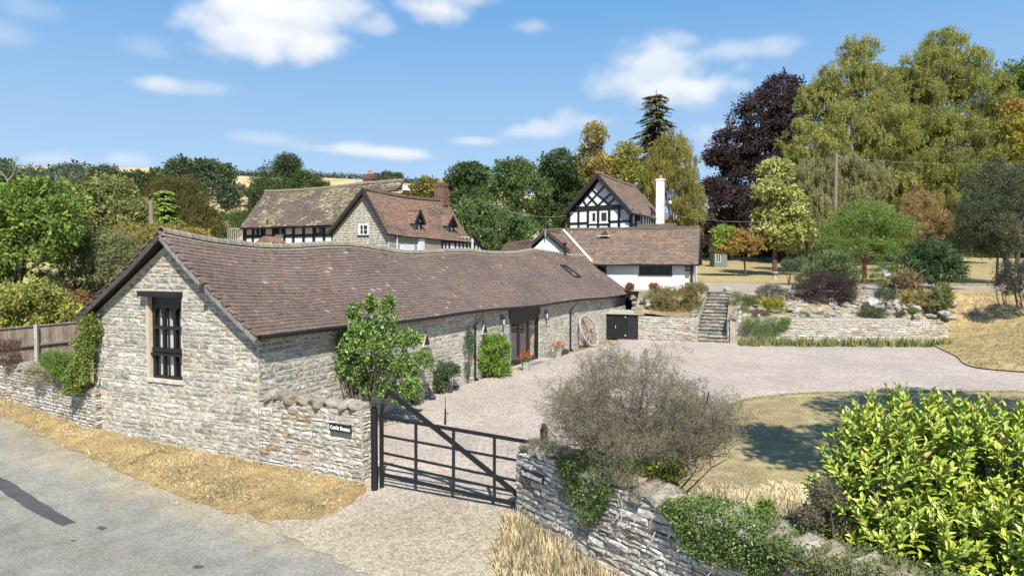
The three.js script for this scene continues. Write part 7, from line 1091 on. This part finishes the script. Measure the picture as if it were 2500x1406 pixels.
// ───────────────────────── dry shrub behind the near wall ─────────────────────────
{
  const r = rng(501), D = 13.4, b = at(1600, 1190, D), g = thing('dry_shrub', 'sparse dried brown shrub of tangled twigs behind the near wall', 'shrub'); b.y = -.2; const gs = [], tips = [];
  const env = p => { const x = (p.x / -p.z) * F + 1250, y = 703 - ((p.y - CAM_Y) / -p.z + Math.tan(PITCH)) * F; return [x, y]; };
  const grow = (p, d, L, R, k, lf = 1) => { if (k === 3) lf = r() < .3 ? .25 : .8 + r() * .6; const e = p.clone().addScaledVector(d, L), [ex, ey] = env(e); if (k < 5 && ((ex - 1580) / 235) ** 2 + ((ey - 1015) / 170) ** 2 > (.2 + 1.7 * fbm(Math.atan2(ey - 1015, ex - 1580) * 2.4 + 9, 2, 0, 3, 6)) * (.7 + r() * .6)) return; const n = 3, pts = [p]; for (let i = 1; i <= n; i++) pts.push(p.clone().lerp(e, i / n).add(rdir(r).multiplyScalar(L * .09))); gs.push(tube(pts, R, k > 3 ? 5 : 3, R * .62)); const end = pts[n]; if (k < 3) { if (r() < lf) tips.push(end.clone()); if (r() < lf) tips.push(pts[2].clone()); } if (k <= 0) return; const m = k > 3 ? 4 : k > 1 ? 3 : 2; for (let i = 0; i < m; i++) { const dd = d.clone().addScaledVector(rdir(r), 1.0).addScaledVector(UP, k > 3 ? .1 : .05); dd.x *= 1.15; dd.normalize(); grow(pts[1 + (r() * n | 0)], dd, L * (.6 + r() * .28), R * .6, k - 1, lf); } };
  const targets = [[1385, 1055], [1430, 1000], [1480, 940], [1500, 880], [1570, 900], [1620, 960], [1640, 890], [1700, 900], [1720, 980], [1760, 960], [1720, 1040], [1560, 1010], [1650, 1060], [1480, 1080]];
  for (const [x, y] of targets) { const e = at(x, y, D + (r() - .5) * 1.6), d = e.clone().sub(b), L = d.length(); grow(b.clone().add(new THREE.Vector3((r() - .5) * .25, 0, (r() - .5) * .25)), d.normalize(), L * .54, .03, 5); }
  const keep = gs.slice(0, 9000); mesh('branches', keep, M.twig, g);
  const P = [], K = []; for (const t of tips) { for (let i = 0; i < 4; i++) { if (r() < .1) continue; P.push(placeM(t.clone().add(rdir(r).multiplyScalar(.11)), .055, r)); K.push(tintOf([[.20, .16, .125], [.24, .21, .12], [.20, .20, .075], [.24, .19, .16], [.23, .24, .085], [.17, .13, .115]], r)); } } foliage(g, 'leaves', GEO.fine, M.leaf, P, K); console.log('dry shrub', gs.length, tips.length);
  shrub({ name: 'bramble', label: 'yellow green leafy seedling under the dry shrub', cat: 'plant', D: 12.9, seed: 502, gy: -.2, lobes: [[1590, 1165, 45, 22], [1545, 1150, 30, 18], [1640, 1150, 20, 30]], tint: [[.22, .27, .05], [.3, .3, .06], [.14, .2, .04]], geo: 'round', clump: .09, dens: .6, fill: .1 });
}
// ───────────────────────── laurel ─────────────────────────
{
  const r = rng(601), g = thing('cherry_laurel', 'large glossy bright green laurel bush beside the near wall', 'bush'), gs = [], pieces = new Pieces();
  const leaf = i => { const q = rng(700 + i), pts = [], f = [], n = 5, bend = .12 + q() * .16, fold = .1 + q() * .1; for (let k = 0; k <= n; k++) { const t = k / n, w = .5 * Math.sin(Math.PI * Math.pow(t, .85)) + (k === n ? 0 : .012), y = -bend * t * t; pts.push(new THREE.Vector3(-w * .42, y + fold * w, t), new THREE.Vector3(0, y, t), new THREE.Vector3(w * .42, y + fold * w, t)); } for (let k = 0; k < n; k++) { const a = k * 3; f.push([a, a + 1, a + 4, a + 3], [a + 1, a + 2, a + 5, a + 4]); } const gg = tris(pts, f); gg.computeVertexNormals(); return gg; };
  const LG = [0, 1, 2, 3].map(leaf), c0 = [6.35, 10.7], lobes = [[5.75, 1.15, 10.7, 1.1, 1.15], [6.4, 1.45, 11.0, 1.3, 1.25], [7.5, 1.35, 10.6, 1.3, 1.3], [5.8, .5, 9.9, 1.0, .9], [6.9, .6, 9.5, 1.2, 1.1], [8.1, .7, 9.6, 1.2, 1.2], [5.35, .5, 10.6, .75, .8], [8.9, 1.3, 10.6, 1.2, 1.3]].map(([x, y, d, R, h]) => ({ c: V(x, y, d), R, h }));
  const m = new THREE.Matrix4(), e = new THREE.Matrix4();
  const shoot = (p, d, L, n) => { const end = p.clone().addScaledVector(d, L); gs.push(tube([p.clone().addScaledVector(d, -.25), p, end], .009, 4, .004)); const s0 = rdir(r).cross(d).normalize(); for (let i = 0; i < n; i++) { const t = Math.pow((i + .3) / n, .8), a = i * 2.4 + r() * .5, o = s0.clone().applyAxisAngle(d, a), spread = lerp(1.15, .35, t) * (.85 + r() * .3), ld = d.clone().multiplyScalar(Math.cos(spread)).addScaledVector(o, Math.sin(spread)).normalize(), up = d.clone().addScaledVector(UP, .25).sub(ld.clone().multiplyScalar(d.dot(ld))).normalize(), x = up.clone().cross(ld).normalize(), y2 = ld.clone().cross(x); const q = p.clone().lerp(end, t), sz = lerp(.205, .11, t * t) * (.6 + r() * .6); m.makeBasis(x, y2, ld).setPosition(q); e.makeScale(sz, sz, sz); m.multiply(e); const k = r(), c = k < .12 ? [.46, .48, .08] : k < .5 ? [.38, .445, .06] : k < .83 ? [.29, .375, .05] : k < .975 ? [.20, .285, .04] : [.36, .27, .07]; pieces.add(LG[r() * 4 | 0], m.clone(), c, pxSize(q) * pxSize(q) * (d.y > .2 ? 1.15 : 1) * (end.z > -10.4 ? 1.2 : 1) * (Math.abs(q.x / q.z) < .72 ? 1 : .01)); } };
  for (const l of lobes) for (let i = 0; i < 290; i++) { const d = rdir(r), f = i < 165 ? .88 : .35 + r() * .45; if (d.y < -.5) d.y *= -1; const p = new THREE.Vector3(l.c.x + d.x * l.R * f, l.c.y + d.y * l.h * f, l.c.z + d.z * l.R * f); if (p.y < .02 || lobes.some(k => k !== l && ((p.x - k.c.x) / k.R) ** 2 + ((p.y - k.c.y) / k.h) ** 2 + ((p.z - k.c.z) / k.R) ** 2 < .3)) continue; const dd = d.clone().addScaledVector(UP, 1.15).normalize(); shoot(p, dd, .2 + r() * .2 + (d.y > .5 ? r() * .25 : 0), 8 + (r() * 5 | 0)); }
  for (let i = 0; i < 22; i++) { const a = r(), px = 2090 + a * 400, q = at(px, 1050, 10.4 + r() * .8), d = new THREE.Vector3((r() - .5) * .4, 1, (r() - .5) * .3).normalize(); const top = pl([[2090, 1010], [2200, 985], [2300, 1000], [2330, 975], [2400, 1010], [2490, 1005]], px) + r() * 40, p = at(px, top + 60, -q.z); shoot(p, d, .42, 11); }
  const dk = []; for (const l of lobes) for (let i = 0; i < 6; i++) { const d = rdir(r); dk.push(limb(V(6.6 + (r() - .5), -.3, 10.4 + (r() - .5)), new THREE.Vector3(l.c.x + d.x * l.R * .7, l.c.y + d.y * l.h * .7, l.c.z + d.z * l.R * .7), .03, .008, r)); }
  mesh('stem', [...dk, ...gs], toneMat([.12, .13, .04], M.bark), g);
  pieces.build(g, 'leaf', 'leaves', (() => { const k = M.leafGloss.clone(); k.vertexColors = true; return k; })(), 295);
  shrub({ name: 'valerian', label: 'weedy grey green plant with pink flowers between wall and laurel', cat: 'plant', D: 10.3, seed: 610, gy: .0, lobes: [[2020, 1215, 34, 36], [2060, 1275, 45, 34], [1975, 1265, 26, 20]], tint: [[.13, .15, .08], [.17, .17, .1], [.2, .14, .1]], geo: 'fine', clump: .085, dens: .4, fill: .05, flowers: { n: 16, s: .035, tint: [[.35, .15, .3]] } });
  shrub({ name: 'seedling', label: 'small bright green seedling on the wall top before the tall grass', cat: 'plant', D: 11.6, seed: 612, gy: .5, lobes: [[1870, 1245, 13, 16]], tint: [[.2, .3, .05]], geo: 'round', clump: .08, dens: 1 });
}
// ───────────────────────── grass ─────────────────────────
const strawT = [[.60, .475, .265], [.66, .54, .33], [.52, .40, .22], [.44, .35, .18], [.70, .59, .36], [.38, .33, .16]], paleT = [[.74, .62, .38], [.80, .69, .46], [.66, .54, .31], [.58, .47, .27]];
grass('verge_grass', 'short dead straw grass on the verge beside the lane', vergePoly, 520, HV, .07, GRASS.short, strawT, 31, (x, d, r) => { const e = distPL(x, d, vergeEdge); return r() < (patch(x, d, 33, .6) > .47 ? 1 : .35) * (.25 + sstep(.0, .6, e)) ? .3 + sstep(.35, .7, patch(x, d, 34, .9)) * 1.1 : 0; });
grass('stray_grass', 'stray straw tufts along the crumbling lane edge', [...vergeEdge, ...vergeEdge.map(([x, d]) => [x - .12, d - .45]).reverse()], 170, (x, d) => H0(x, d) + .008, .05, GRASS.short, strawT, 38, (x, d, r) => r() < patch(x, d, 39, .4) * 1.5 - .35 - distPL(x, d, vergeEdge) * .7 ? 1 : 0);
grass('verge_weeds', 'scattered green weeds in the dead verge grass', vergePoly, 30, HV, .06, GRASS.short, [[.12, .16, .05], [.2, .2, .06]], 32, (x, d, r) => patch(x, d, 35, .5) > .6 ? 1 : 0);
grass('wall_foot_grass', 'tall dead straw grass at the foot of the near wall', footPoly, 520, (x, d) => H0(x, d) + .02, .3, GRASS.tall, paleT, 33, (x, d, r) => { const q = distPL(x, d, nearPath); return r() < 1.15 - q * .55 ? clamp(1.35 - q * .45, .25, 1.3) : 0; });
const tallPoly = [[2.5, 14.6], [4, 17.2], [8.2, 16.6], [8.4, 13], [5.0, 12.2], [3.4, 12.6]];
grass('meadow_grass', 'strip of tall dead grass on the lawn behind the near wall', tallPoly, 260, HL, .3, GRASS.tall, paleT, 34, (x, d, r) => { const q = Math.pow(sstep(18.2, 14.6, d + patch(x, d, 40, .8) * 1.6), 1.5); return r() < q ? .35 + q * .7 : 0; });
grass('lawn_grass', 'short parched grass of the front lawn', [...lawnEdge, [28, 8], [9, 8], [5.0, 11], [3.3, 12.4], [2.2, 14]], 95, HL, .04, GRASS.short, [[.66, .54, .32], [.72, .59, .37], [.58, .48, .26], [.5, .45, .22]], 35, (x, d, r) => d < 28 ? 1 : 0);
grass('bank_grass', 'dry rough grass on the bank beside the rockery', [...bankFront, [40, 49], [28, 49], [27.3, 45]], 45, (x, d) => HB(x, d) + .02, .11, GRASS.short, [[.5, .38, .17], [.42, .33, .14], [.58, .46, .23], [.34, .31, .12]], 36, (x, d, r) => patch(x, d, 41, .7) > .4 ? 1 : 0);
grass('edge_grass', 'greener fringe of grass along the lawn edge', [...lawnEdge, ...lawnEdge.map(([x, d]) => [x + .05, d - .35]).reverse()], 260, HL, .06, GRASS.short, [[.24, .26, .08], [.32, .3, .11]], 37);
// ───────────────────────── small things ─────────────────────────
function pole(label, px, top, D, bottom) { const a = at(px, top, D), g = thing('telegraph_pole', label, 'pole'), y = groundAt(a.x, D); mesh('shaft', [tube([V(a.x, y - .3, D), a], .17, 9, .12)], M.poleWood, g); return [g, a]; }
const [tp, ta] = pole('tall wooden telegraph pole before the huge birches', 2043, 373, 64); mesh('fitting', [tube([ta.clone().addScaledVector(UP, -.3), ta.clone().add(new THREE.Vector3(.25, -.25, 0))], .04, 5)], M.grey, tp);
const [tp2, ta2] = pole('plain pale pole beside the slender sapling', 367, 488, 46); mesh('fitting', [tube([ta2.clone().addScaledVector(UP, -.2), ta2.clone().add(new THREE.Vector3(-.15, -.2, .1))], .03, 5)], M.grey, tp2);
function wire(label, a, b, sag) { const pts = []; for (let i = 0; i <= 14; i++) { const t = i / 14; pts.push(a.clone().lerp(b, t).addScaledVector(UP, -sag * 4 * t * (1 - t))); } const g = mesh('overhead_wire', [tube(pts, .008, 4)], M.grey); tag(g, label, 'wire', 'overhead wires'); }
wire('overhead wire from the telegraph pole past the big birches', ta.clone().addScaledVector(UP, -.3), at(2620, 392, 60), .5); wire('overhead wire from the telegraph pole to the white chimney', at(2040, 520, 73), at(1625, 522, 62), .8); wire('overhead wire from the timber gable towards the farmhouse chimney', at(1382, 527, 57.5), at(1180, 492, 60), .5);
{ // sundial, summerhouse, deck rail, canopy
  const D = 63, b = at(1893, 661, D), g = thing('sundial', 'small pale stone sundial on the upper lawn', 'sundial'); b.y = HT(b.x, D); mesh('pedestal', [tube([b, b.clone().addScaledVector(UP, .12)], .25, 8), tube([b.clone().addScaledVector(UP, .12), b.clone().addScaledVector(UP, .62)], .15, 8, .11)], M.concrete, g); mesh('dial', [tube([b.clone().addScaledVector(UP, .62), b.clone().addScaledVector(UP, .72)], .3, 10)], M.concrete, g);
  const s = thing('summerhouse', 'small grey green summerhouse behind the rusty acer', 'summerhouse'), Ds = 84, A = at(1745, 626, Ds), B = at(1776, 626, Ds), gy = groundAt(A.x, Ds) - .1, P = (t, y, z = 0) => V(lerp(A.x, B.x, t), gy + y, Ds + z); mesh('wall', [prism([P(0, 0), P(1, 0), P(1, 2.1), P(0, 2.1)], new THREE.Vector3(0, 0, -2))], M.greenPaint, s); mesh('roof', [prism([P(-.15, 2.05, -.3), P(1.15, 2.05, -.3), P(.5, 3)], new THREE.Vector3(0, 0, -2.6))], M.darkWood, s); casement(s, (u, y) => P(0, y).add(new THREE.Vector3(u, 0, 0)), new THREE.Vector3(0, 0, 1), .15, .75, .7, 1.9, { lights: 2, bars: 3, mat: M.white, f: .05 });
  const dk = thing('deck_railing', 'pale timber balustrade beside the farmhouse end', 'railing'), a = at(556, 582, 56), e = at(592, 582, 55.5), q = (t, y) => a.clone().lerp(e, t).addScaledVector(UP, y); mesh('handrail', [beam(q(0, .78), q(1, .78), .08, .06)], M.wheelPale, dk); for (let i = 0; i < 9; i++) mesh('baluster', [beam(q(i / 8, -.6), q(i / 8, .76), .05, .05)], M.wheelPale, dk); 
  const cn = thing('deck_chair', 'blue striped folding chair under the fresh green tree', 'chair'), Dc = 62, p = at(2166, 640, Dc), cy = HT(p.x, Dc), cp = (x, y, z) => V(p.x + x, cy + y, Dc + z); mesh('frame', [beam(cp(-.3, 0, -.3), cp(-.3, 1.1, .4), .05, .05), beam(cp(.3, 0, -.3), cp(.3, 1.1, .4), .05, .05), beam(cp(-.3, 0, .4), cp(-.3, .6, -.3), .05, .05), beam(cp(.3, 0, .4), cp(.3, .6, -.3), .05, .05)], M.wheelPale, cn); mesh('canvas', [prism([cp(-.27, .4, -.2), cp(.27, .4, -.2), cp(.27, 1.1, .36), cp(-.27, 1.1, .36)], new THREE.Vector3(0, .01, .02))], std(lin(.5, .56, .7)), cn);
  const wf = shrub({ name: 'hydrangea', label: 'white flowering bush in the garden beyond the fence', D: 33.5, seed: 801, lobes: [[210, 702, 13, 10], [188, 712, 4, 8]], tint: [[.12, .16, .07]], geo: 'fine', clump: .14, flowers: { n: 40, s: .09, tint: [[.75, .75, .8], [.65, .66, .78]] } });
}
console.log('copies', nCopies);
renderer.render(scene, camera);
